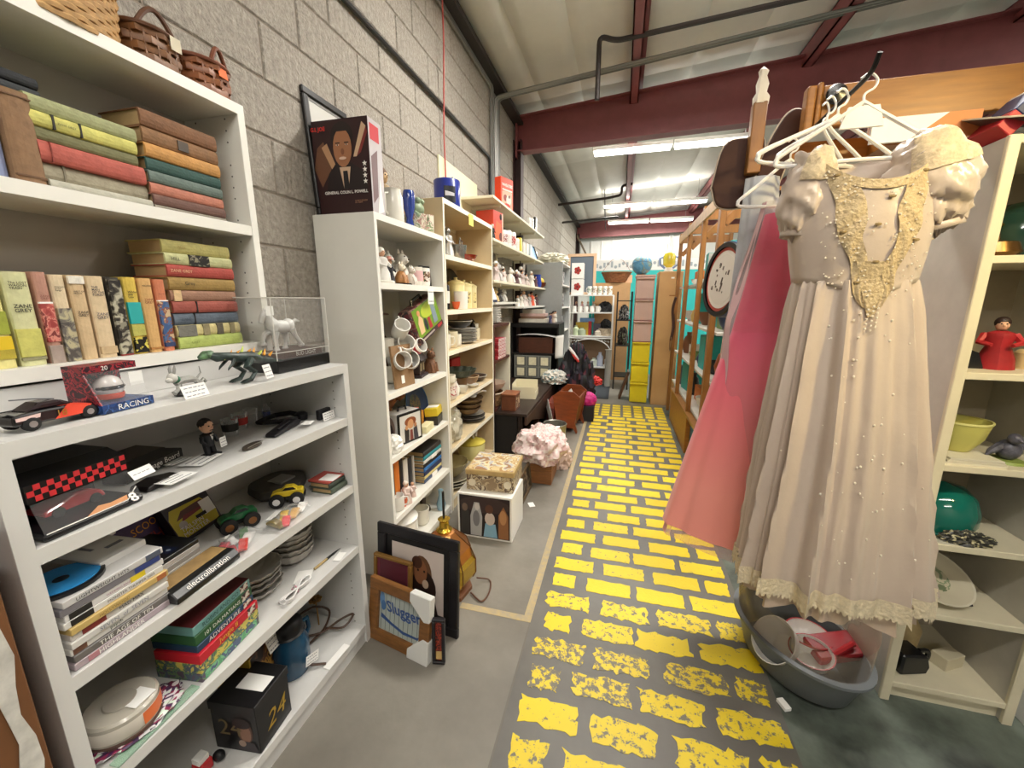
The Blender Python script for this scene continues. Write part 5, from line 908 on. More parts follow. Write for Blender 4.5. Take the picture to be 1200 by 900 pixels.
bowl((.21, 2.73, z + .1), .13, .06, M('#4d5548', .5, var=.4, scale=50), 'dark grey green artichoke bowl at the shelf middle', fold=.06, fn=11, n=44); MB and bowl((.21, 2.73, z), .07, .1, M('#6a4a2a', .4), 'brown wooden bowl carrying the artichoke bowl'); mug((.25, 2.44, z), .06, .12, M('#e2d9d2', .4), 'big white cup with red flowers at shelf left', band=MP(('#e2d9d2', '#b04a52', '#e2d9d2', '#7a3a3a'), 25)); vase((.23, 2.55, z), [(0, 0), (.05, 0), (.055, .06), (.03, .1), (.035, .12), (0, .12)], china, 'white sugar pot beside the flowered cup'); mug((.27, 2.4, z + .125), .05, .05, china, 'white saucer cup on the flowered cup'); bowl((.27, 2.64, z), .045, .05, china, 'small white bowl with dark dot in front'); bowl((.2, 2.93, z), .09, .07, M('#8a6a4a', .4), 'brown pottery bowl near the shelf right', rim=M('#c9b08a', .4)); bowl((.2, 3.1, z), .1, .045, M('#4a3a30', .4), 'dark shallow dish at the shelf right end', rim=china); bowl((.27, 2.86, z), .05, .02, china, 'flat white dish with small things at shelf front')
z = .4415
crumple((.19, 2.49, z), (.10, .14, .15), M('#b9b4a2', .25, var=.15, scale=20), 'big pale glass cabbage leaf bowl in a plastic wrap', seed=4, amp=.3, name='glass_bowl', cat='bowl'); t = thing('price_card', 'white card on the wrapped glass bowl', 'card', (.24, 2.53, z + .21), .4); MB().box((-.03, -.04, 0), (.03, .04, .002)).build('paper', paper, t)
for k, (r, c, n) in enumerate(((.12, '#55504a', 'lowest grey'), (.118, '#a8a098', 'second pale'), (.12, '#4a4642', 'third grey'), (.11, '#8f887e', 'topmost light'))): plate((.2, 2.98, z + k * .016), r, M(c, .3), '%s oval plate in the stack under the wooden bowls' % n)
for k, (r, n) in enumerate(((.1, 'lower'), (.11, 'middle'), (.12, 'upper'))): bowl((.2, 2.93, z + .07 + k * .04), r, .055, M('#7d6444', .4, var=.2, scale=14), '%s brown wooden bowl nested above the oval plates' % n, rim=M('#3a2c20', .4))
o = thing('ladle', 'white enamel ladle lying over the wooden bowls', 'ladle', (.24, 3.0, z + .215)); MB().tube([(0, -.05, 0), (.01, .06, .01), (.02, .14, .0), (.03, .17, -.01)], .008, 7).ball((0, -.07, .0), (.03, .04, .015)).build('body', wht, o)
z = .1015
for k in range(3): plate((.22, 2.5, z + k * .02), .15 - k * .006, M('#8d8470', .2, coat=.3), '%s big amber glass plate at the bottom left' % ('lowest', 'middle', 'upper')[k], rim=M('#c9c1aa', .3))
bowl((.22, 2.5, z + .07), .13, .1, M('#8f8158', .15, coat=.5), 'amber glass serving bowl on the big plates', fold=.02, fn=16, n=48)
o = vase((.2, 2.98, z), [(0, 0), (.09, 0), (.11, .06), (.115, .13), (.11, .15), (0, .14)], M('#d9cf8c', .35), 'yellow enamel casserole at the bottom right of the tan bookcase', cat='pot', name='casserole'); MB().lathe([(.115, .14), (.117, .15), (.05, .175), (.015, .18), (0, .185)], n=26).build('lid', M('#c9b84a', .35), o); MB().tube([(.02, .0, .18), (.02, -.03, .22), (.02, .03, .25), (.02, .07, .22), (.02, .05, .18)], .011, 8).build('handle', wht, o); plate((.21, 2.76, z), .11, M('#a8a08a', .25), 'grey glass plate between amber bowl and casserole')
# ---------------------------------------------------------------- wall shelves beyond the tan bookcase
z = 2.2605
def cereal(loc, rot, lab, word):
    o = carton(loc, (.075, .2, .3), M('#e2431c', .35, var=.08, scale=10), lab, rot=rot, name='cereal_box'); txt(o, word, (.038, 0, .235), Y_, Z_, .17, .06, inkw, bold=.03)
    art(o, (.0377, -.1, 0), Y_, Z_, .2, .3, [('p', M('#f0a48a', .4), (.05, .05), (.5, .02), (.95, .08), (.9, .6), (.6, .66), (.1, .58)), ('e', M('#8a2a1a', .4), .35, .4, .16, .1), ('e', M('#e9d9c8', .4), .62, .35, .2, .16), ('e', M('#c9301a', .4), .5, .18, .25, .07), ('e', M('#4a2a20', .4), .66, .46, .07, .05), ('r', M('#f0e4d8', .4), .1, .62, .9, .66)]); return o
cereal((.2, 4.0, z), (0, 0, -.35), 'orange cereal box standing on the topmost wall shelf', 'WHEATIES')
for y, h, m, n in ((4.95, .12, wht, 'white'), (5.1, .14, M('#d9d5cc', .4), 'grey white'), (5.3, .19, blackg, 'black')): 
    o = carton((.24, y, z), (.03, .1, h), m, 'small %s plaque at the far end of the topmost wall shelf' % n, name='plaque', cat='plaque'); MB().box((.0151, -.035, .02), (.016, .035, h - .02)).build('face', wht if m is blackg else MP(('#e6e2da', '#3a3a3c', '#e6e2da'), 30), o)
z = 1.9255
o = carton((.175, 3.62, z), (.17, .2, .26), M('#c8371e', .4, var=.15, scale=8), 'big orange red display carton at the near end of second wall shelf', name='display_carton', rot=(0, 0, -.15)); art(o, (.0855, -.1, 0), Y_, Z_, .2, .26, [('p', M('#d8602a', .4), (.1, .1), (.7, .05), (.8, .6), (.3, .7)), ('e', blackg, .75, .85, .12, .1), ('e', M('#5a1a14', .4), .75, .2, .18, .14), ('r', M('#e9b8a4', .4), .86, .02, .99, .97)])
figurine((.26, 3.44, z), .13, blackg, 'little black coated figurine before the orange display carton', hair=M('#c9c4bd', .5))
for i, (y, h, c, n) in enumerate(((3.85, .13, '#8a3a3a', 'red and white'), (4.0, .15, '#d9d2cc', 'white and pink'), (4.17, .16, '#b9433e', 'red labelled'), (4.32, .12, '#e2e0da', 'plain white'))): 
    o = vase((.24, y, z), [(0, 0), (.035, 0), (.036, h), (.03, h + .012), (0, h + .012)], wht, '%s tumbler on the second wall shelf' % n, cat='tumbler', name='tumbler', n=16); MB().lathe([(.0365, h * .25), (.0368, h * .8)], n=16).build('printed_band', MP(('#dcd8d2', c, '#dcd8d2', c), 30, seed=i), o)
carton((.24, 4.48, z), (.04, .07, .16), M('#e6cb2a', .4), 'bright yellow carton on the second wall shelf', name='carton')
for i, (y, w_, h, c, n) in enumerate(((4.66, .1, .14, '#d2d0cc', 'pale grey'), (4.84, .09, .15, '#e6e4de', 'white'), (5.03, .1, .16, '#c2cdd6', 'bluish white'))): carton((.22, y, z), (.06, w_, h), M(c, .4, var=.08), '%s small carton on the second wall shelf' % n, name='carton')
frame((.26, 5.28, z), .22, .2, 'dark framed blue picture at the far end of second wall shelf', blackg, .012, M('#6f9fc8', .4), (0, -.35, -.15)); carton((.2, 5.5, z), (.05, .1, .13), wht, 'white card box past the blue picture on the wall shelf', name='carton')
z = 1.5855
cols = ('#e2ded8', '#d8c9c2', '#efece6', '#c9b8b4', '#dcd2cc', '#5a3a3c', '#b9b4b0', '#e2dcd2')
names_ = ('white', 'pinkish', 'bright white', 'dusty rose', 'cream', 'dark maroon', 'grey', 'ivory')
for i in range(16):
    y = 3.42 + i * .125
    c = cols[(i * 3) % 8]; nm = names_[(i * 3) % 8]; h = (.2, .17, .22, .13, .16, .19, .12, .15)[i % 8]; pos = ('first', 'second', 'third', 'fourth', 'fifth', 'sixth', 'seventh', 'eighth', 'ninth', 'tenth', 'eleventh', 'twelfth', 'thirteenth', 'fourteenth', 'fifteenth', 'sixteenth')[i]
    if i % 3 == 2: critter((.22 + .03 * (i % 2), y, z), h * .8, M(c, .4), '%s animal ornament, %s from the near end of third wall shelf' % (nm, pos))
    else: figurine((.21 + .04 * (i % 2), y, z), h, M(c, .4), '%s figurine, %s from the near end of third wall shelf' % (nm, pos), hair=(hairb, M('#d8d4cc', .5), None)[i % 3], wide=1.3, hat=wht if i < 2 else None)
vase((.24, 5.48, z), [(0, 0), (.05, 0), (.06, .05), (.045, .15), (.05, .17), (0, .17)], M('#2a3f9a', .2, coat=.4), 'blue glass vase near the far end of third wall shelf')
o = bowl((.24, 5.66, z), .09, .07, M('#6a2f1a', .3), 'brown glass dish with yellow top at the far shelf end'); MB().ball((0, 0, .09), (.06, .06, .05)).build('yellow_fruit', M('#e0b83a', .5), o)
z = 1.3985
o = thing('figurine', 'white cone shaped figurine at near end of the short wall shelf', 'figurine', (.27, 3.36, z)); MB().lathe([(.05, 0), (.045, .03), (.01, .13), (0, .14)], n=16).build('cone', wht, o); MB().lathe([(.052, 0), (.05, .02)], n=16).build('dark_foot', M('#2b3550', .4), o)
for i, (y, c, n) in enumerate(((3.52, '#b8745c', 'terracotta'), (3.66, '#d8b87a', 'honey yellow'), (3.8, '#3a3634', 'charcoal'), (3.95, '#c9c4ba', 'pale'))): critter((.2, y, z), .13, M(c, .4, var=.1), '%s animal ornament on the short white wall shelf' % n)
z = 1.3455
for i in range(8):
    y = 4.55 + i * .15; c = cols[(i * 5 + 2) % 8]; figurine((.2, y, z), .13 + .03 * (i % 3), M(c if i != 5 else '#d85a3a', .4), '%s figurine, %s from the near end of the lower figurine shelf' % (names_[(i * 5 + 2) % 8] if i != 5 else 'orange', ('first', 'second', 'third', 'fourth', 'fifth', 'sixth', 'seventh', 'eighth')[i]), hair=hairb if i % 2 else None, wide=1.3)
# brown cabinet with boxes standing on the desk
o = thing('small_cabinet', 'small brown open cabinet behind the tan bookcase', 'cabinet', (.17, 3.52, .4355)); mah = M('#4a2218', .45, var=.25, scale=10, stretch=(1, 1, 6))
for y in (-.26, .24): MB().box((-.15, y, 0), (.15, y + .02, .77)).build('side_panel', mah if y < 0 else cream, o)
MB().box((-.15, -.24, 0), (-.14, .24, .77)).build('back_panel', mah, o)
for zz in (0, .435, .75): MB().box((-.14, -.24, zz), (.15, .24, zz + .02)).build('shelf', mah, o)
for k in range(6):
    t = carton((.24, 3.5 + .012 * (k % 2), .8915 + k * .031), (.16, .26 - .01 * k, .029), M('#a8343a', .5), 'red and white striped flat box, %s in the pile in the brown cabinet' % ('lowest', 'second', 'third', 'fourth', 'fifth', 'topmost')[k], name='gift_box')
    for j in range(3): MB().box((.0801, -.12, .004 + j * .009), (.0808, .12, .008 + j * .009)).build('white_stripe', wht, t)
for k in range(9): plate((.2, 3.5, 1.2062 + k * .016), .11, wht, '%s white plate in the stack on the brown cabinet' % ('lowest', 'second', 'third', 'fourth', 'fifth', 'sixth', 'seventh', 'eighth', 'topmost')[k])
basket((.22, 3.46, .4562), .1, .12, .12, M('#8f6c48', .6, var=.2, scale=40), 'brown woven basket in the lower half of brown cabinet', rows=5, ns=22, rim=M('#c9b49a', .6)); bowl((.22, 3.46, .59), .14, .08, M('#c9b09a', .5), 'tan wooden dough bowl on the brown woven basket')
# dark drop-leaf desk
o = thing('desk', 'dark drop leaf table loaded with boxes beside the tan bookcase', 'table', (.32, 4.1, 0)); dkw = M('#2c1d16', .4, var=.3, scale=10, stretch=(6, 1, 1)); br2 = M('#3f2a1e', .45, var=.25, scale=10)
MB().box((-.3, -.83, .41), (.29, .8, .435)).build('tabletop', dkw, o, bevel=.003); MB().prism([(-.83, .405), (.8, .405), (.8, .16), (.2, .10), (-.6, .32), (-.83, .33)], (.27, 0, 0), Y_, Z_, .022).build('drop_leaf', br2, o, bevel=.002)
MB().obox((.26, -.7, .02), (.26, .3, .4), .04, .03).build('brace', br2, o)
for (x, y) in ((-.27, -.8), (.2, -.8), (-.27, .77), (.2, .77)): MB().box((x, y, 0), (x + .045, y + .045, .41)).build('leg', dkw, o)
MB().box((-.28, -.8, .02), (-.27, .8, .41)).build('back_board', M('#100c0b', .7), o); MB().box((-.25, -.82, .02), (.2, -.81, .41)).build('end_board', M('#120d0c', .6), o)
o = carton((.425, 3.42, .4362), (.13, .17, .14), M('#6a3a20', .45, var=.25, scale=16), 'little brown wooden chest with white inlaid figures', name='wooden_chest', cat='chest'); MB().cbox((0, 0, .148), (.14, .18, .014)).build('lid', M('#8a5230', .45, var=.2, scale=16), o, bevel=.003); MB().grid(lambda u, v: (.0655, -.07 + .14 * u, .02 + .1 * v), 2, 2).build('inlaid_front', MP(('#5a3018', '#5a3018', '#d8c09a', '#7a4426'), 28, seed=3), o)
o = thing('open_box', 'open cream cardboard box on the dark drop leaf table', 'box', (.44, 3.95, .4362), (0, 0, .1)); cb = M('#d3ccb0', .6)
MB().box((-.12, -.14, 0), (.12, .14, .006)).build('base', cb, o)
for (a, b, n) in (((-.12, -.14, .006), (-.114, .14, .15), 'side'), ((.114, -.14, .006), (.12, .14, .07), 'side'), ((-.114, -.14, .006), (.114, -.134, .12), 'side'), ((-.114, .134, .006), (.114, .14, .15), 'side')): MB().box(a, b).build('side', cb, o)
MB().obox((.0, .137, .15), (.0, .2, .13), .22, .004).build('flap', cb, o)
# black cabinet with a chest and matted frames
o = thing('black_cabinet', 'black open cabinet at the end of the drop leaf table', 'cabinet', (.32, 5.2, 0)); bk_ = M('#141213', .45)
for x in (-.31, .29): MB().box((x, -.24, 0), (x + .02, .24, 1.08)).build('side_panel', bk_, o)
MB().box((-.29, .22, 0), (.29, .24, 1.08)).build('back_panel', bk_, o)
for zz in (.38, .735, 1.08): MB().box((-.31 if zz > 1 else -.29, -.25 if zz > 1 else -.24, zz), (.31 if zz > 1 else .29, .22, zz + (.05 if zz > 1 else .02))).build('shelf', bk_, o)
for zz in (1.1355,):
    for k, (c, t, n, w_) in enumerate((('#cfc9bb', .05, 'lowest cream', .36), ('#8a6a58', .03, 'brown', .3), ('#c9a8a0', .035, 'rosy', .33), ('#b9b2a6', .05, 'grey topmost', .26))):
        o = carton((.28, 5.1, zz), (w_, .2, t), M(c, .5, var=.08), '%s flat box piled on the black cabinet' % n, name='flat_box'); zz += t + .0005
for k in range(4): figurine((.5 + .03 * (k % 2), 5.05 + .07 * k, 1.1355), .13 + .02 * (k % 2), M(('#4a4a6a', '#c9b4a4', '#7a4a3a', '#d8d4ca')[k], .5), '%s small figurine on the black cabinet corner' % ('blue', 'tan', 'rust', 'white')[k], hair=hairb)
o = carton((.33, 5.06, .756), (.44, .2, .2), M('#4a2414', .4, var=.3, scale=10, stretch=(1, 6, 6)), 'dark brown wooden box inside the black cabinet', name='wooden_box'); 
o = thing('paper_sheets', 'white paper sheets draped over the dark wooden box', 'paper', (.36, 4.98, .96)); MB().grid(lambda u, v: (-.27 + .5 * u, -.06 + .18 * v, .02 + .02 * math.sin(3 * u) - .02 * u * u), 14, 4).build('sheet', paper, o, solid=.003); MB().grid(lambda u, v: (.235 + .1 * u, -.065 - .02 * v, .02 - .28 * v + .02 * u), 3, 8).build('hanging_sheet', paper, o, solid=.003)
o = thing('picture_collage', 'grey multi picture frame with six cream matted openings', 'picture', (.3, 4.93, .437)); fg = M('#7d7f7a', .5); MB().box((-.24, 0, -.0), (.24, .015, .29)).build('backing', fg, o)
for r in range(2):
    for c in range(3): 
        x = -.22 + c * .155; zz = .015 + r * .14; p = MB().box((x, -.006, zz), (x + .135, 0, zz + .125)).build('mount', M('#5e605c', .5), o); MB().box((x + .02, -.009, zz + .012), (x + .115, -.006, zz + .113)).build('picture', M('#d8d2b4', .6, var=.12, scale=40), p)
# heap of bags and clothes
crumple((.86, 4.95, 0), (.2, .2, .5), M('#15141a', .6), 'heap of black and dark bags at the aisle end', seed=5, name='bag_heap', cat='bags', mats=[M('#121217', .6), M('#18181f', .5), M('#2a2433', .6), M('#121217', .6), M('#5a2a36', .6)])
crumple((.62, 4.72, .437), (.13, .12, .09), M('#d8d4ca', .6), 'white and grey cloth bundle in front of the black bags', seed=2, mats=[M('#dcd8ce', .6), M('#c9c6c0', .6), M('#7fa0a8', .6)])
crumple((1.02, 4.74, .19), (.11, .1, .09), M('#c2247a', .5), 'bright pink cap or bag at the foot of the dark heap', seed=7, amp=.15, name='pink_bag', cat='bag'); crumple((1.08, 5.1, .36), (.08, .08, .06), M('#c8302a', .6), 'red cloth ball beside the dark bag heap', seed=8, name='red_cloth', amp=.4)
o = thing('ski_glove', 'red and white striped bag strap on the dark heap', 'strap', (.83, 4.82, .75)); MB().tube([(-.05, 0, .1), (0, -.03, .05), (.06, -.02, -.04)], .018, 7).build('strap', M('#d8d2d0', .5), o); MB().tube([(-.04, .01, .08), (.02, -.05, .0), (.07, -.03, -.06)], .014, 7).build('red_edge', M('#c83a34', .5), o)
carton((1.02, 4.72, 0), (.18, .2, .185), M('#1b1a1f', .6), 'low dark box under the pink bag', name='crate')
# ---------------------------------------------------------------- floor in front of the bookcases
o = carton((.635, 2.185, 0), (.34, .28, .285), M('#e2e1dd', .4), 'white cube box with a dark colour picture on its front', name='display_box'); 
art(o, (-.158, -.1402, .012), X_, Z_, .316, .262, [('r', M('#241b1c', .5), 0, 0, 1, 1), ('e', M('#3a2c2c', .5), .5, .8, .5, .2),
    ('p', M('#33302f', .5), (.02, .02), (.2, .02), (.2, .5), (.16, .8), (.05, .8)), ('e', M('#6a5648', .5), .11, .7, .06, .1), ('p', M('#a9a9ab', .4), (.22, .02), (.44, .02), (.46, .5), (.4, .85), (.3, .85), (.22, .5)), ('e', M('#77777b', .4), .34, .45, .07, .2), ('e', M('#c9c4c2', .4), .36, .75, .05, .09),
    ('p', M('#7fa8c0', .5), (.48, .02), (.76, .02), (.72, .36), (.52, .36)), ('e', M('#c9bab0', .5), .61, .48, .1, .16), ('e', M('#5a3a2c', .5), .6, .72, .08, .11), ('p', M('#8a5c38', .5), (.78, .02), (.98, .02), (.97, .6), (.88, .82), (.78, .6)), ('e', M('#b08054', .5), .87, .55, .07, .18)], lift=.0004)
o = thing('trunk_box', 'decorative lidded box with a tapestry print on the white cube', 'box', (.645, 2.24, .2855), (0, 0, .05)); tp = MP(('#cdb88a', '#b08a5a', '#d8cca8', '#b4b4b8', '#9a7450'), 14, seed=2)
MB().box((-.145, -.14, 0), (.145, .14, .1)).build('carton', MP(('#c9bfa8', '#5c4a3c', '#b8a88a', '#8a7860'), 18, seed=5), o, bevel=.003); l = MB().box((-.15, -.145, .1), (.15, .145, .135)).build('lid', M('#b49a68', .5, var=.15), o, bevel=.004); MB().box((-.14, -.135, .135), (.14, .135, .1362)).build('lid_print', tp, l)
for x in (-.11, .11): MB().lathe([(.024, 0), (.022, .004), (.012, .002)], (x, -.1402, .05), 16, axis=(0, -1, 0)).build('round_motif', M('#d8d0bc', .5), o)
frame((.765, 2.66, 0), .3, .2, 'small dark picture on the floor leaning beside the wooden crate', M('#5a4a34', .5), .02, MP(('#2a2624', '#4a4238', '#8a7c66'), 26), (0, -.12, 0)); t = thing('price_card', 'white paper scrap on the floor near the dark picture', 'card', (.82, 2.52, 0), .5); MB().box((-.02, -.03, 0), (.02, .03, .002)).build('paper', paper, t)
o = thing('crate', 'brown wooden crate overflowing with pink and white cloth', 'crate', (.82, 2.99, 0)); wc = M('#8a5a30', .55, var=.25, scale=12, stretch=(1, 1, 8))
for zz in (.004, .108): 
    for (a, b) in (((-.085, -.14), (.085, -.125)), ((-.085, .125), (.085, .14)), ((-.085, -.125), (-.07, .125)), ((.07, -.125), (.085, .125))): MB().box((a[0], a[1], zz), (b[0], b[1], zz + .1)).build('slat', wc, o, bevel=.002)
MB().box((-.07, -.125, .0), (.07, .125, .008)).build('bottom', wc, o)
crumple((.79, 3.0, .17), (.18, .2, .15), M('#d8bfbc', .7), 'heap of pale pink and white flannel cloth on the crate', seed=11, amp=.33, mats=[M('#dcc6c2', .75), M('#e2d4ce', .75), M('#c9a4a2', .75), M('#d9bcb8', .75)], freq=1.25, n=80)
crumple((.9, 3.25, 0), (.1, .1, .14), M('#cdb6ae', .7), 'pink grey cloth bundle on the floor behind the crate', seed=12, amp=.35, freq=3)
o = thing('bucket', 'grey galvanised metal bucket behind the pink cloth', 'bucket', (.8, 3.66, 0)); gal = M('#9a9890', .35, .7, var=.25, scale=8); MB().lathe([(0, 0), (.1, 0), (.112, .25), (.106, .25), (.094, .012), (0, .012)], n=28).build('body', gal, o); MB().lathe([(.111, .245), (.117, .25), (.111, .257), (.106, .25)], n=28).build('rim', M('#b9b7b0', .3, .8), o)
o = thing('magazine_rack', 'red brown wooden cradle rack with papers beside oval platter', 'rack', (.865, 4.36, 0), (0, 0, -.1)); ck_ = M('#7d3c1a', .4, var=.25, scale=8, stretch=(1, 1, 5))
for y in (-.2, .19): MB().prism([(-.12, 0), (-.08, .06), (.08, .06), (.12, 0), (.13, .02), (.1, .12), (.15, .4), (.08, .46), (-.08, .46), (-.15, .4), (-.1, .12), (-.13, .02)], (0, y + .0, 0), X_, Z_, .02).build('end_board', ck_, o)
for s in (-1, 1): MB().add([(s * .08, -.2, .08), (s * .08, .19, .08), (s * .14, .19, .4), (s * .14, -.2, .4), (s * .065, -.2, .08), (s * .065, .19, .08), (s * .125, .19, .4), (s * .125, -.2, .4)], [(0, 1, 2, 3), (7, 6, 5, 4), (0, 4, 5, 1), (1, 5, 6, 2), (2, 6, 7, 3), (3, 7, 4, 0)]).build('side_board', ck_, o)
MB().box((-.08, -.2, .07), (.08, .19, .085)).build('bottom', ck_, o)
crumple((.865, 4.32, .19), (.035, .1, .14), M('#d8d4cc', .6), 'white crumpled papers standing in the wooden cradle rack', seed=6, name='papers', cat='paper', amp=.4)
o = carton((.672, 4.34, 0), (.08, .36, .32), M('#7a3324', .45, var=.2, scale=10), 'red brown wooden box with dark panel beside the cradle rack', name='wooden_box'); MB().box((-.04, -.1815, .04), (.04, -.18, .26)).build('dark_panel', M('#4a1512', .4), o)
o = plate((.675, 4.03, .2), .19, M('#c9c7c2', .4), 'oval white grey platter leaning against the red brown box', rot=(0, 1.35, .25), name='platter')
# frames leaning on the low bookcase end, copper lamp
bf = M('#17151a', .35, var=.1)
o = frame((.552, 1.345, 0), .42, .44, 'large black framed brown and cream print leaning by the low bookcase', bf, .045, M('#c9bdb6', .5), (0, -.08, -PI / 2 - .13), matw=.03, matm=M('#100f11', .5), pic=[('r', M('#cfc2bb', .5), 0, 0, 1, 1), ('e', M('#6a4a34', .5), .58, .58, .2, .3), ('e', M('#2a1a16', .5), .62, .36, .24, .3), ('e', M('#8a5a3c', .5), .56, .62, .13, .2), ('e', M('#4a2e22', .5), .5, .76, .1, .1), ('e', M('#c9b09a', .5), .66, .44, .06, .07), ('e', M('#20140f', .5), .52, .64, .02, .02), ('e', M('#20140f', .5), .64, .64, .02, .02), ('p', M('#2c1c18', .5), (.3, .0), (.9, .0), (.82, .3), (.4, .3))])
frame((.45, 1.315, .04), .2, .28, 'gold framed maroon picture inside the frame pile', M('#8f6a34', .4, .3), .016, M('#5a2430', .5), (0, -.1, -PI / 2 - .13), matw=.012, matm=M('#6d2b3a', .5))
o = thing('photo_card', 'small white photo card standing before the maroon picture', 'photo', (.43, 1.285, .03), (0, -.12, -PI / 2 - .13)); MB().box((-.003, -.06, 0), (0, .06, .2)).build('card', paper, o); MB().box((.0, -.05, .05), (.0008, .05, .18)).build('print', MP(('#b8b2c4', '#8a7a9a', '#d8d2d8', '#5a5a78'), 30), o)
o = frame((.535, 1.205, 0), .32, .27, 'oak framed mirror sign reading Slugger with white corner guards', M('#7d5227', .45, var=.3, scale=14, stretch=(1, 1, 6)), .05, M('#a8b0aa', .3), (0, -.16, -PI / 2 - .2), name='framed_sign', fd=.025)
for k in range(9): MB().box((-.0149, -.1 + k * .024, .052), (-.0143, -.0985 + k * .024, .218)).build('pinstripe', M('#4a524e', .4), o)
txt(o, 'Slugger', (-.0145, .02, .155), Vector((0, 1, .0)), Vector((0, -.25, 1)), .18, .065, M('#2f4f86', .4), bold=.025)
art(o, (-.0145, -.11, .05), Y_, Z_, .22, .18, [('p', M('#2f4f86', .4), (.04, .3), (.3, .2), (.6, .1), (.95, .12), (.98, .22), (.93, .17), (.6, .17), (.3, .27), (.06, .4)), ('e', M('#5f86b0', .4), .06, .75, .06, .16), ('e', M('#3f6a9a', .4), .1, .6, .06, .12)])
for (zz, s) in ((.0, 1), (.27, -1)): MB().prism([(.163, zz - s * .003), (.163, zz + s * .095), (.135, zz + s * .1), (.06, zz + s * .035), (.06, zz - s * .003)], (-.028, 0, 0), Y_, Z_, .033).build('corner_guard', M('#dcdcd8', .5), o, bevel=.003)
o = frame((.735, 1.19, 0), .05, .19, 'narrow black frame with red panel at the end of frame pile', bf, .012, MP(('#5a1a16', '#a03a26', '#3a1210'), 60), (0, -.1, -PI / 2 + .2)); MB().box((-.011, -.012, .016), (-.0105, .012, .05)).build('gold_figure', M('#c9a86a', .4), o)
o = thing('lamp', 'faceted copper and brass lantern shaped lamp behind the black frame', 'lamp', (.585, 1.60, 0), (0, 0, .2)); cop = M('#b57a45', .28, .85, var=.12, scale=8); brs = M('#c9a640', .25, .9)
MB().lathe([(0, 0), (.13, 0), (.13, .02), (.1, .03), (0, .03)], n=8).build('wooden_base', M('#6f4526', .5), o)
def flat(b): b.s = [False] * len(b.s); return b
flat(MB().lathe([(.1, .03), (.135, .07)], n=8)).build('lower_panels', cop, o); flat(MB().lathe([(.135, .07), (.15, .10), (.15, .17), (.135, .19)], n=8)).build('brass_band', brs, o); flat(MB().lathe([(.135, .19), (.125, .235), (.05, .31), (.03, .32)], n=8)).build('upper_panels', cop, o)
b = MB()
for k in range(8): t = 2 * PI * k / 8; b.tube([(.135 * math.cos(t), .135 * math.sin(t), .07), (.151 * math.cos(t), .151 * math.sin(t), .10), (.151 * math.cos(t), .151 * math.sin(t), .17), (.126 * math.cos(t), .126 * math.sin(t), .235), (.05 * math.cos(t), .05 * math.sin(t), .31)], .003, 5)
b.build('seams', M('#7a5230', .4, .7), o); MB().lathe([(.035, .315), (.04, .325), (.025, .34), (.022, .37), (.03, .38), (.012, .385), (.0, .385)], n=18).build('brass_cap', brs, o); MB().tube([(0, 0, .385), (0, 0, .52)], .006, 8).build('socket_stem', M('#1b1a1a', .4), o)
MB().tube(smooth([(.13, -.04, .01), (.19, -.09, .006), (.22, -.02, .006), (.21, .06, .006), (.15, .03, .04)]), .004, 6).build('cord', M('#5a3a28', .5), o)
# ---------------------------------------------------------------- far end of the aisle
o = thing('metal_cabinet', 'tall grey metal cabinet at the end of the wall shelves', 'cabinet', (.3, 6.06, 0)); gm = M('#a9adad', .45, .2, var=.04)
MB().box((-.28, -.28, 0), (.24, -.26, 1.94)).build('side_panel', gm, o); MB().box((-.28, -.26, 0), (-.27, .55, 1.94)).build('back_panel', gm, o); MB().box((-.28, .55, 0), (.24, .57, 1.94)).build('side_panel', gm, o)
for zz in (.05, .5, .95, 1.3, 1.62, 1.92): MB().box((-.27, -.26, zz), (.24, .55, zz + .02)).build('shelf', wht, o)
for i in range(6): 
    zz = (.97, 1.3205, 1.6405)[i // 2]; carton((.42, 6.02 + .28 * (i % 2), zz), (.12, .2, .2), MP((('#b8a090', '#5a3a34', '#d8d2ca'), ('#c9c4c0', '#7a7a80', '#3a3030'))[i % 2], 20, seed=i), '%s mixed goods carton on the grey metal cabinet, %s shelf' % (('near', 'far')[i % 2], ('lower', 'middle', 'upper')[i // 2]), name='carton')
crumple((.35, 6.1, 1.941), (.2, .25, .09), M('#dcd8c4', .7), 'pale crumpled cloth on top of the grey metal cabinet', seed=14)
# white wire rack
o = thing('bakers_rack', 'white metal rack with scroll arch and goods at the far end', 'rack', (.87, 7.1, 0)); ww = M('#e6e6e2', .4)
for (x, y) in ((-.36, -.15), (.36, -.15), (-.36, .15), (.36, .15)): MB().box((x - .012, y - .012, 0), (x + .012, y + .012, 1.5)).build('leg', ww, o)
for zz in (.27, .80, 1.20, 1.49): MB().box((-.36, -.16, zz), (.36, .16, zz + .02)).build('shelf', ww, o)
MB().tube([(-.35 + .35 * (1 - math.cos(t)), -.165, .55 + .22 * math.sin(t)) for t in [PI * i / 16 for i in range(17)]], .01, 6).build('arch', ww, o); MB().tube([(-.35, -.165, .78), (.35, -.165, .78)], .01, 6).build('rail', ww, o); MB().box((-.005, .16, .82), (.005, .165, 1.5)).build('rear_upright', ww, o)
b = MB()
for s in (-1, 1):
    for k in range(3): b.tube([(s * (.31 - .05 * k) + s * .022 * math.cos(t) * t / 6, -.165, .735 + .01 * k + .02 * math.sin(t) * t / 6) for t in [i * .5 for i in range(13)]], .004, 5)
b.build('scrolls', ww, o)
MB().box((-.36, .17, 0), (.36, .178, .78)).build('brown_back', M('#7d6248', .6), o)
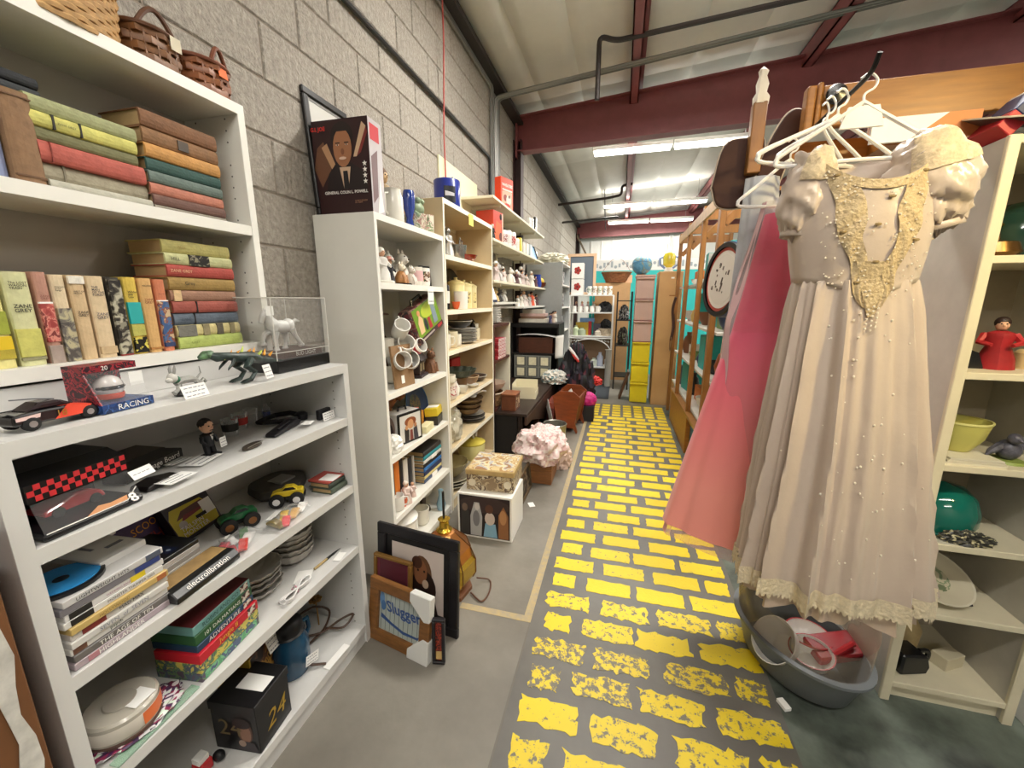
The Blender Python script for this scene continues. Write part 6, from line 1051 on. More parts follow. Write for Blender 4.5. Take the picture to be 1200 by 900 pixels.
for i, (x, r, h, c, n, zz) in enumerate(((.95, .06, .14, '#c9d2c4', 'white and green', .2905), (1.05, .055, .24, '#a9b0c4', 'blue labelled', .2905), (1.16, .03, .16, '#dcdcd8', 'white spray', .2905), (.66, .05, .09, '#4a4a48', 'dark', .2905), (.62, .05, .17, '#c9d8b4', 'clear green', .8205), (.72, .07, .13, '#a8b49a', 'round glass', .8205), (1.0, .06, .1, '#d8cfc0', 'cream', .8205))):
    vase((x, 7.05, zz), [(0, 0), (r, 0), (r * 1.02, h * .7), (r * .5, h * .85), (r * .5, h), (0, h)], M(c, .35), '%s bottle or jar on the %s of the white rack' % (n, 'low shelf' if zz < .5 else 'shelf above the arch'), cat='jar', name='jar', n=14)
for x, w_, h, c, n in ((.72, .22, .22, '#c9a83a', 'yellow'), (.85, .05, .24, '#b02a30', 'red'), (.98, .14, .2, '#5a5260', 'grey violet')): carton((x, 7.15, .8205), (w_, .12, h), M(c, .5, var=.1), '%s carton on the white rack above the arch' % n, name='carton')
carton((.8, 7.16, 1.046), (.25, .1, .07), M('#6a8fc0', .5, var=.1), 'blue packet on the yellow carton of the white rack', name='carton'); o = basket((1.12, 7.1, .8205), .1, .1, .12, M('#c9b8a0', .6, var=.3, scale=30), 'pale round basket at the right of the white rack', rows=4, ns=18); crumple((1.12, 7.12, .942), (.08, .08, .09), M('#17171a', .6), 'dark bag above the pale basket on the white rack', seed=15)
for i in range(5): mug((.58 + i * .1, 7.04, 1.2205), .04, .1, wht, 'white mug, %s from the left on the rack middle shelf' % ('first', 'second', 'third', 'fourth', 'fifth')[i], rot=(0, 0, i))
for i in range(4): figurine((.6 + i * .1, 7.16, 1.2205), .19, M(('#8a6a6a', '#d8a8a8', '#c9b4b4', '#d2c9bc')[i], .5), '%s figurine behind the white mugs on the rack' % ('mauve', 'pink', 'rosy', 'cream')[i])
crumple((1.1, 7.1, 1.2205), (.1, .08, .1), M('#151418', .6), 'black shoes heap on the middle shelf of the white rack', seed=16, name='shoes', cat='shoes')
for i, zz in enumerate((1.5105, 1.776)):
    o = carton((.62, 7.1, zz), (.2, .2, .255), wht, '%s white box with a red flower print on the white rack' % ('lower', 'upper')[i], name='gift_box'); art(o, (-.1, -.1003, 0), X_, Z_, .2, .255, [('e', M('#9a2a24', .5), .5 + .17 * math.cos(t), .52 + .15 * math.sin(t), .13, .11) for t in [2 * PI * k / 5 for k in range(5)]] + [('e', M('#5a2018', .5), .5, .52, .07, .06)])
for i in range(5): mug((.83 + i * .085, 7.05, 1.5105), .036, .14, wht, 'picture mug, %s from the left on the rack top' % ('first', 'second', 'third', 'fourth', 'fifth')[i], rot=(0, 0, 1.5), band=MP(('#d8d4ca', ('#7a9a8a', '#8a6a5a', '#6a8a5a', '#7a8a9a', '#a88a5a')[i], '#e2ded4'), 30, seed=i))
frame((.66, 7.27, 1.5105), .5, .7, 'tan framed board with grey picture behind the flower boxes', M('#c9a888', .6), .05, M('#5a646e', .6), (0, -.02, -PI / 2)); basket((1.25, 7.45, 1.72), .17, .14, .17, M('#8f5a34', .6, var=.25, scale=30), 'brown wicker basket with tall handle by the globe', rows=6, ns=24, flare=1.5, handle=(.26, 0))
carton((1.2, 7.5, 0), (.6, .3, 1.715), M('#b08a5e', .6, var=.06), 'tall tan wooden cabinet back behind the white rack', name='cabinet', cat='cabinet'); carton((1.42, 7.45, 1.716), (.2, .1, .13), M('#d2a884', .6), 'small peach box beside the handled basket', name='carton')
# drawers, globe, tan cabinet
o = thing('drawer_tower', 'tower of pink beige drawers over yellow drawers at aisle end', 'drawers', (1.655, 5.86, 0)); pinkb = M('#c9a99c', .4); yb = M('#e8d428', .35, var=.04)
for k in range(6):
    m = yb if k < 3 else pinkb; zz = .01 + k * .285
    MB().box((-.115, -.15, zz), (.115, .17, zz + .275)).build('drawer', m, o, bevel=.004); MB().box((-.12, -.185, zz + .255), (.12, -.15, zz + .275)).build('drawer_lip', m, o, bevel=.004); MB().box((-.122, -.16, zz + .2755), (.122, .172, zz + .284)).build('divider', M('#8a4f48' if k >= 2 else '#c2b022', .4), o)
MB().box((-.125, -.17, 1.72), (.125, .175, 1.745)).build('top_cap', pinkb, o)
o = thing('globe', 'pale blue world globe ball on top of the drawer tower', 'globe', (1.6, 5.82, 1.7455)); MB().lathe([(.07, 0), (.06, .012), (.03, .014)], n=20).build('base', M('#8a6a4a', .5), o); MB().ball((0, 0, .135), .13, n=32, k=20).build('ball', MP(('#5b97bd', '#6aa6c9', '#5b97bd', '#8a9a8c', '#74acc9'), 7, seed=2), o); MB().lathe([(.1305, -.004), (.1315, 0), (.1305, .004)], (0, 0, .135), 32, axis=(0, .3, 1)).build('equator', M('#3f6f96', .5), o)
o = thing('tan_cabinet', 'plain tan cardboard coloured cabinet right of the drawer tower', 'cabinet', (1.945, 5.86, 0)); MB().box((-.125, -.2, 0), (.165, .2, 1.77)).build('panel_body', M('#c39a66', .6, var=.05, scale=4), o, bevel=.003); MB().box((-.128, -.203, 1.77), (.168, .2, 1.782)).build('top_edge', M('#d8b888', .6), o); MB().box((.02, -.202, 1.69), (.06, -.2005, 1.71)).build('white_label', paper, o)
o = thing('trophy', 'white and yellow glass oil lamp on the tan cabinet', 'lamp', (1.945, 5.86, 1.7825)); MB().lathe([(0, 0), (.07, 0), (.06, .02), (.03, .04), (.03, .06)], n=20).build('base', wht, o); MB().lathe([(.03, .06), (.075, .1), (.08, .2), (.06, .24), (.03, .25)], n=22).build('yellow_bowl', M('#d8c83a', .2, coat=.4), o); MB().lathe([(.03, .25), (.035, .28), (.045, .33), (.03, .4), (.02, .47), (.018, .47)], n=18).build('chimney', film(opac=.3), o)
for s in (-1, 1): MB().tube([(s * .075, 0, .2), (s * .12, 0, .18), (s * .11, 0, .1), (s * .05, 0, .05)], .014, 7).build('blue_handle', M('#7a90c4', .3), o)
# dark shelf of odds between rack and drawers, board on the floor, mat
o = thing('dark_shelf', 'dark cluttered metal shelf in the gap left of the drawer tower', 'shelf', (1.4, 6.75, 0))
for (x, y) in ((-.1, -.2), (.12, -.2), (-.1, .2), (.12, .2)): MB().box((x - .01, y - .01, 0), (x + .01, y + .01, 1.55)).build('leg', blk, o)
for zz in (.2, .7, 1.1, 1.4): MB().box((-.11, -.21, zz), (.13, .21, zz + .015)).build('shelf', blk, o)
crumple((1.41, 6.72, 1.1155), (.07, .11, .13), M('#2c2a2a', .5), 'black and white bags on the dark metal shelf', seed=21, name='bags', cat='bags', mats=[M('#1c1b1d', .5), M('#c9c9c9', .5), M('#2c2a2a', .5)]); crumple((1.41, 6.72, .7155), (.07, .11, .16), M('#3c342f', .5), 'brown grey bundle low on the dark metal shelf', seed=22, mats=[M('#2a2422', .6), M('#4c423a', .6), M('#6f7a62', .6)]); o = vase((1.2, 6.72, 0), [(0, 0), (.05, 0), (.045, .6), (.06, .62), (0, .62)], M('#b9b6ae', .5), 'pale upright post behind the floor mat', cat='post', name='post')
o = thing('wooden_board', 'brown wooden board leaning against the drawer tower', 'board', (1.40, 5.98, 0), (0, .28, 0)); MB().box((-.015, -.12, 0), (.015, .14, .42)).build('plank', M('#5a3a24', .5, var=.25, scale=10), o)
o = thing('floor_mat', 'dark grey rubber floor mat before the white rack', 'mat', (1.03, 6.32, 0)); MB().box((-.3, -.5, 0), (.22, .55, .008)).build('mat', M('#3a3f45', .8, bump=.2), o, bevel=.003)
b = MB(); 
for (a, c) in (((-.3, -.5), (.22, -.46)), ((-.3, .51), (.22, .55)), ((-.3, -.46), (-.26, .51)), ((.18, -.46), (.22, .51))): b.box((a[0], a[1], .008), (c[0], c[1], .01))
b.build('border', M('#2c3036', .7), o)
# teal partition
o = thing('partition', 'turquoise partition wall with a white lace border at the far end', 'partition', (2.0, 8.1, 0)); MB().box((-1.25, 0, 0), (2.4, .05, 1.97)).build('turquoise_board', M('#2cb7b4', .6, var=.04), o); MB().box((-1.25, -.004, 1.97), (2.4, .05, 2.17)).build('white_border', M('#e2e2de', .6), o)
b = MB()
for k in range(26): t = -1.2 + k * .14; b.lathe([(.03, 0), (.022, .004), (.0, .004)], (t, -.005, 2.07 + .03 * (-1) ** k), 8, axis=(0, -1, 0)); b.box((t + .05, -.008, 2.03), (t + .09, -.004, 2.1 + .02 * (k % 3)))
tag(b.build('border_print', M('#9fa8ac', .6), o), kind='stuff')
# ---------------------------------------------------------------- gowns on hangers
GX, GY = 1.965, 1.33
satin = M('#c6b5a6', .27, sheen=.25, var=.05, scale=3, bump=.22, bscale=22); lace = M('#cdb994', .5, var=.3, scale=90, bump=.6, bscale=120, col2='#b7a07a'); pearl = M('#efe6d6', .2, coat=.5)
o = thing('ball_gown', 'ivory satin gown with puffed sleeves hanging on a white hanger', 'dress', (GX, GY, 0))
def fold(t):
    s = t + .22 * math.sin(3 * t + .8) + .1 * math.sin(7 * t)
    return 1.5 * (1 - 2 * abs(math.sin(5.5 * s + .4)) ** .7) + .55 * math.cos(17 * s + .6) + .3 * math.cos(29 * t)
ZW, ZH = 1.462, .555
def skirt(t, z):
    q = (ZW - z) / (ZW - ZH); a = L1(.142, .262, q ** .85); b = L1(.095, .15, q ** .8); k = 1 + .012 * noise.noise(Vector((math.cos(t) * 4, math.sin(t) * 4, z * 7))); f = (.0025 + .0135 * q ** .6) * fold(t + .05 * math.sin(4 * z)) + .003 * noise.noise(Vector((t * 5, z * 9, 2)))
    return Vector((L1(-.0, .06, q) + (a * k + f) * math.cos(t), (b * k + f) * math.sin(t), z))
def body(t, v):
    s = math.sin(t); c = abs(math.cos(t)); top = 1.695 + .105 * c ** 2.2 if s < 0 else 1.785 + .015 * c ** 2.2; z = L1(ZW - .004 - (.035 * max(0, -s) ** 6), top, v); q = (z - ZW) / .3
    a = L1(.14, .15, q) + .012 * math.sin(PI * min(1, max(0, q))); b = L1(.093, .085, q) + .018 * math.sin(PI * min(1, max(0, q * 1.1))); k = 1 + .012 * math.cos(9 * t) * (1 - v)
    return Vector((-.02 * q + a * k * math.cos(t), b * k * s - .03 * max(0, v - .8) * (1 if s < 0 else -1), z))
MB().grid(lambda u, v: skirt(2 * PI * u, L1(ZW, ZH, v)), 260, 60, cu=True).build('skirt', satin, o)
MB().grid(lambda u, v: body(2 * PI * u, v), 90, 22, cu=True).build('bodice', satin, o, solid=.003)
def hem(u, v):
    t = 2 * PI * u; p = skirt(t, ZH + .03 * (1 - v)); rag = .018 + .02 * abs(noise.noise(Vector((math.cos(t) * 22, math.sin(t) * 22, 1)))) + .012 * abs(math.sin(70 * t))
    c = Vector((.06, 0, p.z)); d = (p - c).normalized() * .004; return p + d - Vector((0, 0, rag * v))
MB().grid(hem, 420, 5, cu=True).build('lace_hem', M('#d9cbae', .7, var=.15, scale=80, bump=.5, bscale=100), o)
MB().grid(lambda u, v: skirt(2 * PI * u, L1(.75, .50, v)) * 1 + Vector((0, .01, 0)) - Vector((.06, 0, 0)) * .0 + (Vector((.06, 0, 0)) - skirt(2 * PI * u, L1(.75, .55, v)).xy.to_3d()) * .12 - Vector((0, 0, .03 * abs(math.sin(9 * PI * u)) * v)), 160, 8, cu=True).build('petticoat', M('#cbb6a2', .7, var=.1), o)
def sleeve(c, r, tilt, sd):
    def f(u, v):
        t = 2 * PI * u; a = -PI / 2 + PI * v; d = Vector((math.cos(a) * math.cos(t), math.cos(a) * math.sin(t), math.sin(a)))
        k = 1 + .15 * noise.noise(Vector((d.x * 1.6, d.y * 1.6 + sd, d.z * 4.5 + d.x * 1.5))) + .07 * (1 - 2 * abs(noise.noise(Vector((d.x * 2.2 + sd, d.y * 2, d.z * 9 + d.x * 4))))) + .05 * math.sin(15 * t + 2 * d.z) * max(0, -d.z)
        p = Vector((d.x * r[0] * k, d.y * r[1] * k, d.z * r[2] * k)); p.rotate(Euler((0, tilt, 0))); return p + Vector(c)
    b = MB().grid(f, 72, 44, cu=True).build('puff_sleeve', satin, o)
    def band(u, v):
        t = 2 * PI * u; p = Vector((r[0] * .62 * math.cos(t), r[1] * .62 * math.sin(t), -r[2] * (.82 + .14 * v))); p.rotate(Euler((0, tilt, 0))); return p + Vector(c)
    MB().grid(band, 28, 3, cu=True).build('sleeve_band', satin, b, solid=.004)
    MB().grid(lambda u, v: f(.62 + .28 * u, .56 + .3 * v) * 1.0 + Vector((0, -.004, .001)), 10, 10).build('lace_patch', M('#cbb898', .5, var=.2, scale=80, bump=.4, bscale=100), b)
sleeve((-.138, 0, 1.69), (.058, .068, .115), .12, 1.0); sleeve((.125, -.005, 1.70), (.088, .08, .122), -.28, 5.0)
# beaded lace on the bodice: two bands that meet in a point at the waist
bl = MB()
for s in (-1, 1): bl.grid(lambda u, v: body(-PI / 2 + s * (L1(.14, .78, v ** .8) * (.35 + .65 * u) + .04 * math.sin(14 * v)), L1(-.12, .96, v)) + Vector((0, -.006 - .003 * math.sin(30 * v + 9 * u), 0)), 12, 40)
bl.grid(lambda u, v: body(-PI / 2 + (2 * u - 1) * L1(.05, .3, v), L1(-.2, .3, v)) + Vector((0, -.007, 0)), 8, 10); bl.grid(lambda u, v: body(-PI / 2 + (2 * u - 1) * .82, L1(.92, 1.0, v)) + Vector((0, -.006, 0)), 30, 3)
bl.build('beaded_lace', lace, o)
bd = MB(); rg = random.Random(4)
for i in range(150):
    p = body(-PI / 2 + rg.uniform(-.9, .9), rg.uniform(-.05, .98)); bd.ball((p.x, p.y - .008, p.z), rg.choice((.0018, .0022, .003)), n=5, k=3)
for i in range(70):
    z = L1(1.42, .62, rg.random() ** 1.2); p = skirt(-PI / 2 + rg.gauss(.05, .35), z); bd.ball((p.x, p.y - .001, p.z), rg.choice((.0022, .003, .0035)), n=6, k=4)
for k in range(16): p = body(-PI / 2 + .02, -.1); bd.ball((p.x + .012 * math.sin(k * 2.1), p.y - .012, p.z - .004 * k), .003, n=6, k=4)
tag(bd.build('pearl_beads', pearl, o), kind='stuff')
rs = MB()
for (a, v) in ((-.06, .62), (.2, .1), (-.25, .1), (-.02, .3), (-.62, .96), (.6, .96), (-.5, .5), (.55, .4), (.1, .85)): p = body(-PI / 2 + a, v); rs.ball((p.x, p.y - .007, p.z), (.008, .003, .004), n=8, k=4)
tag(rs.build('rosettes', M('#8d774e', .5), o), kind='stuff')
plas = M('#eceae6', .3, coat=.3)
def hanger(loc, rot, w, lab, m=plas, drop=.085, r=.0055):
    h = thing('hanger', lab, 'hanger', loc, rot)
    MB().tube(smooth([(.0, 0, -.03), (.0, 0, -.012), (.018, 0, .0), (.022, 0, .018), (.004, 0, .034), (-.014, 0, .024)]), .003, 7).build('hook', m, h)
    MB().tube(smooth([(0, 0, -.03), (.03, 0, -.05), (w * .3, 0, -.03 - drop * .6), (w * .5, 0, -.03 - drop), (w * .5 + .012, 0, -.045 - drop), (w * .48, 0, -.058 - drop), (0, 0, -.055 - drop), (-w * .48, 0, -.058 - drop), (-w * .5 - .012, 0, -.045 - drop), (-w * .5, 0, -.03 - drop), (-w * .3, 0, -.03 - drop * .6), (-.03, 0, -.05), (0, 0, -.03)], 4), r, 7).build('frame', m, h); return h
h = hanger((1.925, 1.33, 1.935), (0, .0, 0), .34, 'white plastic hanger carrying the ivory gown', drop=.11); MB().prism([(-.032, -.04), (-.045, -.09), (.05, -.09), (.035, -.04)], (0, .004, 0), X_, Z_, .008).build('neck_bridge', plas, h)
hanger((1.90, 1.40, 1.935), (0, .02, .35), .40, 'second white plastic hanger behind the ivory gown', drop=.1); hanger((1.895, 1.45, 1.938), (.04, .03, .55), .42, 'white plastic hanger with its end sticking out over the pink gown', drop=.1); hanger((1.90, 1.49, 1.94), (0, .0, .75), .38, 'rearmost white plastic hanger on the black hook', drop=.1)
o = thing('coat_hook', 'black metal hook arm holding the white hangers', 'hook', (1.925, 1.6, 1.955)); MB().tube(smooth([(0, .03, .0), (0, -.1, .003), (0, -.27, .008), (0, -.31, .04)]), .006, 8).build('arm', M('#141314', .35, .5), o)
# pink gown
o = thing('ball_gown', 'coral pink long gown half wrapped in clear plastic', 'dress', (1.85, 1.64, 0))
pk = M('#ea7f7c', .42, sheen=.3, var=.06, scale=3.01, col2='#ee938a')
N_ = pk.node_tree.nodes; L_ = pk.node_tree.links; tcz = N_.new('ShaderNodeTexCoord'); sx_ = N_.new('ShaderNodeSeparateXYZ'); rz_ = N_.new('ShaderNodeValToRGB'); L_.new(tcz.outputs['Object'], sx_.inputs[0]); mz_ = N_.new('ShaderNodeMapRange'); mz_.inputs[1].default_value = .4; mz_.inputs[2].default_value = 1.4; L_.new(sx_.outputs[2], mz_.inputs[0]); L_.new(mz_.outputs[0], rz_.inputs[0])
rz_.color_ramp.elements[0].position = .3; rz_.color_ramp.elements[0].color = (*lin('#f79e93'), 1); rz_.color_ramp.elements[1].position = .9; rz_.color_ramp.elements[1].color = (*lin('#ea4a76'), 1); L_.new(rz_.outputs[0], N_['Principled BSDF'].inputs['Base Color'])  # the gown is dyed from hot pink at the waist to coral at the hem
hot = M('#e5486f', .45, sheen=.3, var=.06)
def pskirt(t, z):
    q = (1.30 - z) / (1.30 - .50); a = L1(.092, .25, q ** .9); b = L1(.07, .15, q); k = 1 + (.02 + .06 * q) * (math.cos(5 * t + 2) + .6 * math.cos(9 * t + 1) + .4 * math.cos(16 * t)) * .5
    return Vector((L1(.0, -.02, q) + a * k * math.cos(t), b * k * math.sin(t), z - .02 * q * math.cos(t)))
MB().grid(lambda u, v: pskirt(2 * PI * u, L1(1.30, .50, v)), 200, 40, cu=True).build('skirt', pk, o)
MB().grid(lambda u, v: pskirt(2 * PI * u, L1(.8, .45, v)) * Vector((1, 1, 1)).x * 1.0 - (pskirt(2 * PI * u, L1(.8, .45, v)).xy.to_3d()) * .05, 120, 10, cu=True).build('tulle_hem', film('#f0b0ac', .35, .6), o)
MB().grid(lambda u, v: Vector((L1(.0, .03, v) + (L1(.092, .06, v) * (1 + .02 * math.cos(8 * 2 * PI * u))) * math.cos(2 * PI * u), L1(.07, .05, v) * math.sin(2 * PI * u), L1(1.295, 1.70, v))), 60, 20, cu=True).build('bodice', hot, o)
MB().grid(lambda u, v: (lambda t, z: Vector((.03 + (L1(.07, .15, min(1, (1.74 - z) / .4)) * (1 + .07 * noise.noise(Vector((math.cos(t) * 3, math.sin(t) * 3, z * 5))))) * math.cos(t), L1(.05, .12, min(1, (1.74 - z) / .4)) * (1 + .08 * math.cos(7 * t)) * math.sin(t), z)))(2 * PI * u, L1(1.74, .78, v)), 70, 50, cu=True).build('plastic_cover', film('#d9b6bc', .14, .12), o)
hanger((1.875, 1.64, 1.90), (0, 0, .3), .30, 'thin white hanger inside the plastic cover of the pink gown', drop=.12)
o = thing('garment', 'pale grey sheer garment hanging behind the pink gown', 'dress', (1.86, 1.72, 0)); MB().grid(lambda u, v: Vector((L1(.05, .08, v) * (1 + .1 * math.cos(6 * 2 * PI * u)) * math.cos(2 * PI * u) - .04 + .02 * v, .03 * math.sin(2 * PI * u), L1(1.84, 1.2, v))), 50, 24, cu=True).build('cloth', M('#b9bcc2', .5, var=.06), o)
# ---------------------------------------------------------------- headboard and the things above
wd = M('#9c6526', .4, var=.22, scale=9, stretch=(.6, 3, 6), bump=.03); wdl = M('#94632f', .42, var=.2, scale=9, stretch=(3, 3, .7))
o = thing('headboard', 'orange brown wooden headboard board across the top right with black knob', 'headboard', (2.6, 1.65, 0))
MB().box((-.655, -.005, 1.962), (.7, .025, 2.082)).build('board', wd, o, bevel=.003)
for (x, w_, h) in ((-.70, .026, 2.085), (-.672, .016, 2.092)): MB().box((x, -.012, 1.95), (x + w_, .03, h)).build('moulding', wd, o, bevel=.006, seg=2)
MB().box((.03, -.02, 1.846), (.07, .04, 1.962)).build('foot_block', wd, o); MB().box((.66, .026, 0), (.7, .06, 2.06)).build('post', wd, o); MB().box((-.9, .13, 1.90), (-.4, .15, 1.962)).build('rear_rail', wd, o); MB().box((-.45, .026, 1.9), (-.4, .15, 2.06)).build('rear_block', wd, o)
MB().lathe([(0, .0), (.018, .0), (.026, .012), (.03, .02), (.026, .028), (0, .032)], (-.625, -.006, 2.045), 22, axis=(0, -1, 0)).build('knob', M('#151314', .25), o)
o = thing('wooden_post', 'orange brown post with a chipped white tip above the gowns', 'post', (1.79, 1.745, 0)); MB().box((-.022, -.02, 1.86), (.022, .02, 2.09)).build('shaft', wdl, o, bevel=.003); MB().lathe([(.024, 2.085), (.026, 2.11), (.016, 2.125), (.02, 2.15), (.012, 2.175), (.016, 2.19), (0, 2.205)], n=9, fold=.15, fn=3).build('white_tip', M('#e6dccb', .6), o)
lth = M('#3f241a', .8, var=.15, scale=20)
for (x, y, pts, n) in ((1.715, 1.775, [(-.05, -.10), (-.02, -.17), (.07, -.17), (.10, -.1), (.11, .05), (.05, .06), (-.02, .04)], 'left dark brown curved panel with a pale edge above the gowns'), (1.845, 1.76, [(-.05, -.26), (.0, -.28), (.04, -.1), (.09, .08), (.08, .13), (.03, .11), (-.03, -.04)], 'right dark brown curved panel with a pale edge by the headboard')):
    o = thing('curved_panel', n, 'panel', (x, y, 1.93)); pts = [(a.x, a.z) for a in smooth([(a, 0, b) for a, b in pts + pts[:1]], 5)][:-1]; p = MB().prism(pts, (0, .012, 0), X_, Z_, .024).build('leather', lth, o, bevel=.006, seg=2); MB().tube([(a, .0, b) for a, b in pts], .005, 6, closed=True).build('pale_edge', M('#c9b8a4', .5), o)
# slatted wooden rack beside the aisle
o = thing('slat_rack', 'tall wooden slatted rack of goods along the right of the aisle', 'rack', (2.02, 4.3, 0))
for (y, w_) in ((3.3, .075), (3.95, .05), (4.73, .05), (5.42, .05)):
    MB().box((-.02, y - 4.3 - w_ / 2, .36 if y < 5 else 0), (.02, y - 4.3 + w_ / 2, 2.2)).build('slat', wdl, o, bevel=.004)
    MB().box((.52, y - 4.3 - w_ / 2, 0), (.56, y - 4.3 + w_ / 2, 2.2)).build('slat', wdl, o, bevel=.004)
    MB().box((.02, y - 4.3 - .015, 2.09), (.52, y - 4.3 + .015, 2.17)).build('cross_rail', wdl, o); MB().obox((.02, y - 4.3, 1.95), (.16, y - 4.3, 2.1), .03, .05).build('corner_brace', wdl, o)
MB().box((-.022, -1.0, 2.08), (-.004, 1.14, 2.165)).build('top_rail', M('#c49a62', .45, var=.2, scale=8), o); MB().box((-.022, -.46, .0), (.02, .72, .36)).build('low_panel', wd, o, bevel=.003); MB().box((-.03, -1.3, .36), (.03, .75, .385)).build('sill_rail', wdl, o)
MB().box((-.02, -1.3, 0), (.02, -1.22, .36)).build('foot', wdl, o)
for zz in (.4, .78, 1.16, 1.55): MB().box((.022, -1.1, zz), (.54, 1.1, zz + .02)).build('shelf', M('#cfcac0', .6), o)
rc = random.Random(11)
pal = ['#d8d4cc', '#27a8a4', '#2f6a3a', '#c9702f', '#e2dcd0', '#b03430', '#3a4a6a', '#d8b46a', '#1c1b1d', '#8a5a3c', '#e8e4dc', '#6a8a4a']
cn = {'#d8d4cc': 'pale grey', '#27a8a4': 'turquoise', '#2f6a3a': 'green', '#c9702f': 'orange', '#e2dcd0': 'cream', '#b03430': 'red', '#3a4a6a': 'slate blue', '#d8b46a': 'straw yellow', '#1c1b1d': 'black', '#8a5a3c': 'brown', '#e8e4dc': 'white', '#6a8a4a': 'leaf green'}
od = ('first', 'second', 'third', 'fourth', 'fifth', 'sixth', 'seventh')
for si, (zz, sn) in enumerate(((.4205, 'lowest'), (.8005, 'second'), (1.1805, 'third'), (1.5705, 'top'))):
    for k in range(7):
        y = 3.38 + k * .29; c = '#27a8a4' if (si, k) in ((3, 1), (3, 2), (2, 2), (3, 4), (2, 4)) else pal[(k * 5 + si * 3) % 12]; h = rc.uniform(.12, .27); kind = (k + si) % 3
        nm = '%s %%s, %s from the near end on the slatted rack %s shelf' % (cn[c], od[k], sn)
        if kind == 0 or c == '#27a8a4': carton((2.24 + rc.uniform(-.05, .05), y, zz), (.2, .22, h if c != '#27a8a4' else .3), M(c, .5, var=.1), nm % 'carton', rot=(0, 0, rc.uniform(-.2, .2)), name='carton')
        elif kind == 1: r = rc.uniform(.05, .09); vase((2.16, y, zz), [(0, 0), (r * .7, 0), (r, h * .4), (r * .7, h * .75), (r * .35, h * .85), (r * .4, h), (0, h)], M(c, .3), nm % 'vase', n=16)
        else: bowl((2.18, y, zz), .1, h * .5, M(c, .4), nm % 'bowl')
o = thing('horse_tack', 'brown leather strap and metal ring hanging on the farthest slat', 'strap', (1.985, 5.2, 1.2)); MB().tube(smooth([(0, 0, .25), (-.02, .03, .1), (0, .02, -.1), (-.02, -.03, -.25), (0, 0, -.1), (-.01, .05, .05)]), .016, 7).build('strap', lth, o); MB().tube([(-.02, .07 * math.cos(t), -.3 + .09 * math.sin(t)) for t in [2 * PI * i / 20 for i in range(20)]], .006, 6, closed=True).build('ring', M('#8a6a4a', .4, .6), o); MB().obox((.0, -.02, .27), (-.08, -.04, .27), .012, .012).build('peg', wd, o)
o = thing('bottle', 'tall dark brown bottle behind the right end of the slatted rack', 'bottle', (2.2, 2.75, 1.30)); MB().lathe([(0, 0), (.07, 0), (.075, .03), (.075, .42), (.03, .55), (.026, .72), (0, .72)], n=20).build('glass', M('#2a120c', .12, coat=.5), o); MB().box((-.11, -.11, -1.3), (.11, .11, 0)).build('plinth', M('#8a8478', .6), o)
carton((2.40, 3.32, 1.5705), (.16, .16, .46), M('#8fa0a4', .4, var=.3, scale=14), 'glassy grey green stack behind the nearest slat', name='glass_stack', cat='glassware')
# round drum with a printed face
o = thing('drum', 'round tin drum with black rim, blue side and red and white face', 'drum', (1.955, 2.45, 1.515)); o.scale = (1.32, 1.32, 1.32); ax = Vector((-.96, -.26, .06)).normalized(); A = Matrix.Translation((0, 0, 0)) @ Vector((0, 0, 1)).rotation_difference(ax).to_matrix().to_4x4()
def dl(prof, n=40): b = MB(); b.T = A; b.lathe(prof, n=n); return b
dl([(.0, -.06), (.135, -.06), (.135, .05), (0, .05)]).build('drum_side', M('#c9c2bc', .4, var=.2, scale=8), o); dl([(.136, .005), (.15, .008), (.15, .062), (.136, .064)]).build('blue_hoop', M('#2c4672', .35), o); dl([(.128, .05), (.148, .062), (.146, .07), (.128, .07)]).build('black_rim', M('#121214', .35), o)
dl([(.128, .051), (.128, .062), (0, .062)]).build('face', M('#c9564a', .4), o); dl([(.1, .0622), (.1, .064), (0, .064)]).build('white_disc', M('#ddd6cd', .4), o); dl([(.115, .0621), (.115, .0632), (.1, .0632), (.1, .0621)]).build('white_ring', M('#e6ded6', .4), o)
b = MB(); b.T = A
for t in range(16): x_, y_ = rc.uniform(-.06, .05), rc.uniform(-.06, .06); b.box((x_, y_, .0642), (x_ + rc.uniform(.004, .03), y_ + rc.uniform(.004, .014), .0652))
b.build('face_print', M('#5a4c46', .5), o); dl([(.137, -.062), (.145, -.06), (.145, -.03), (.137, -.028)]).build('blue_hoop', M('#2c4672', .35), o); MB().box((.13, .03, -1.147), (.16, .06, .1)).build('stand_post', wdl, o); MB().box((.03, .03, -.02), (.13, .07, .02)).build('bracket', wdl, o)
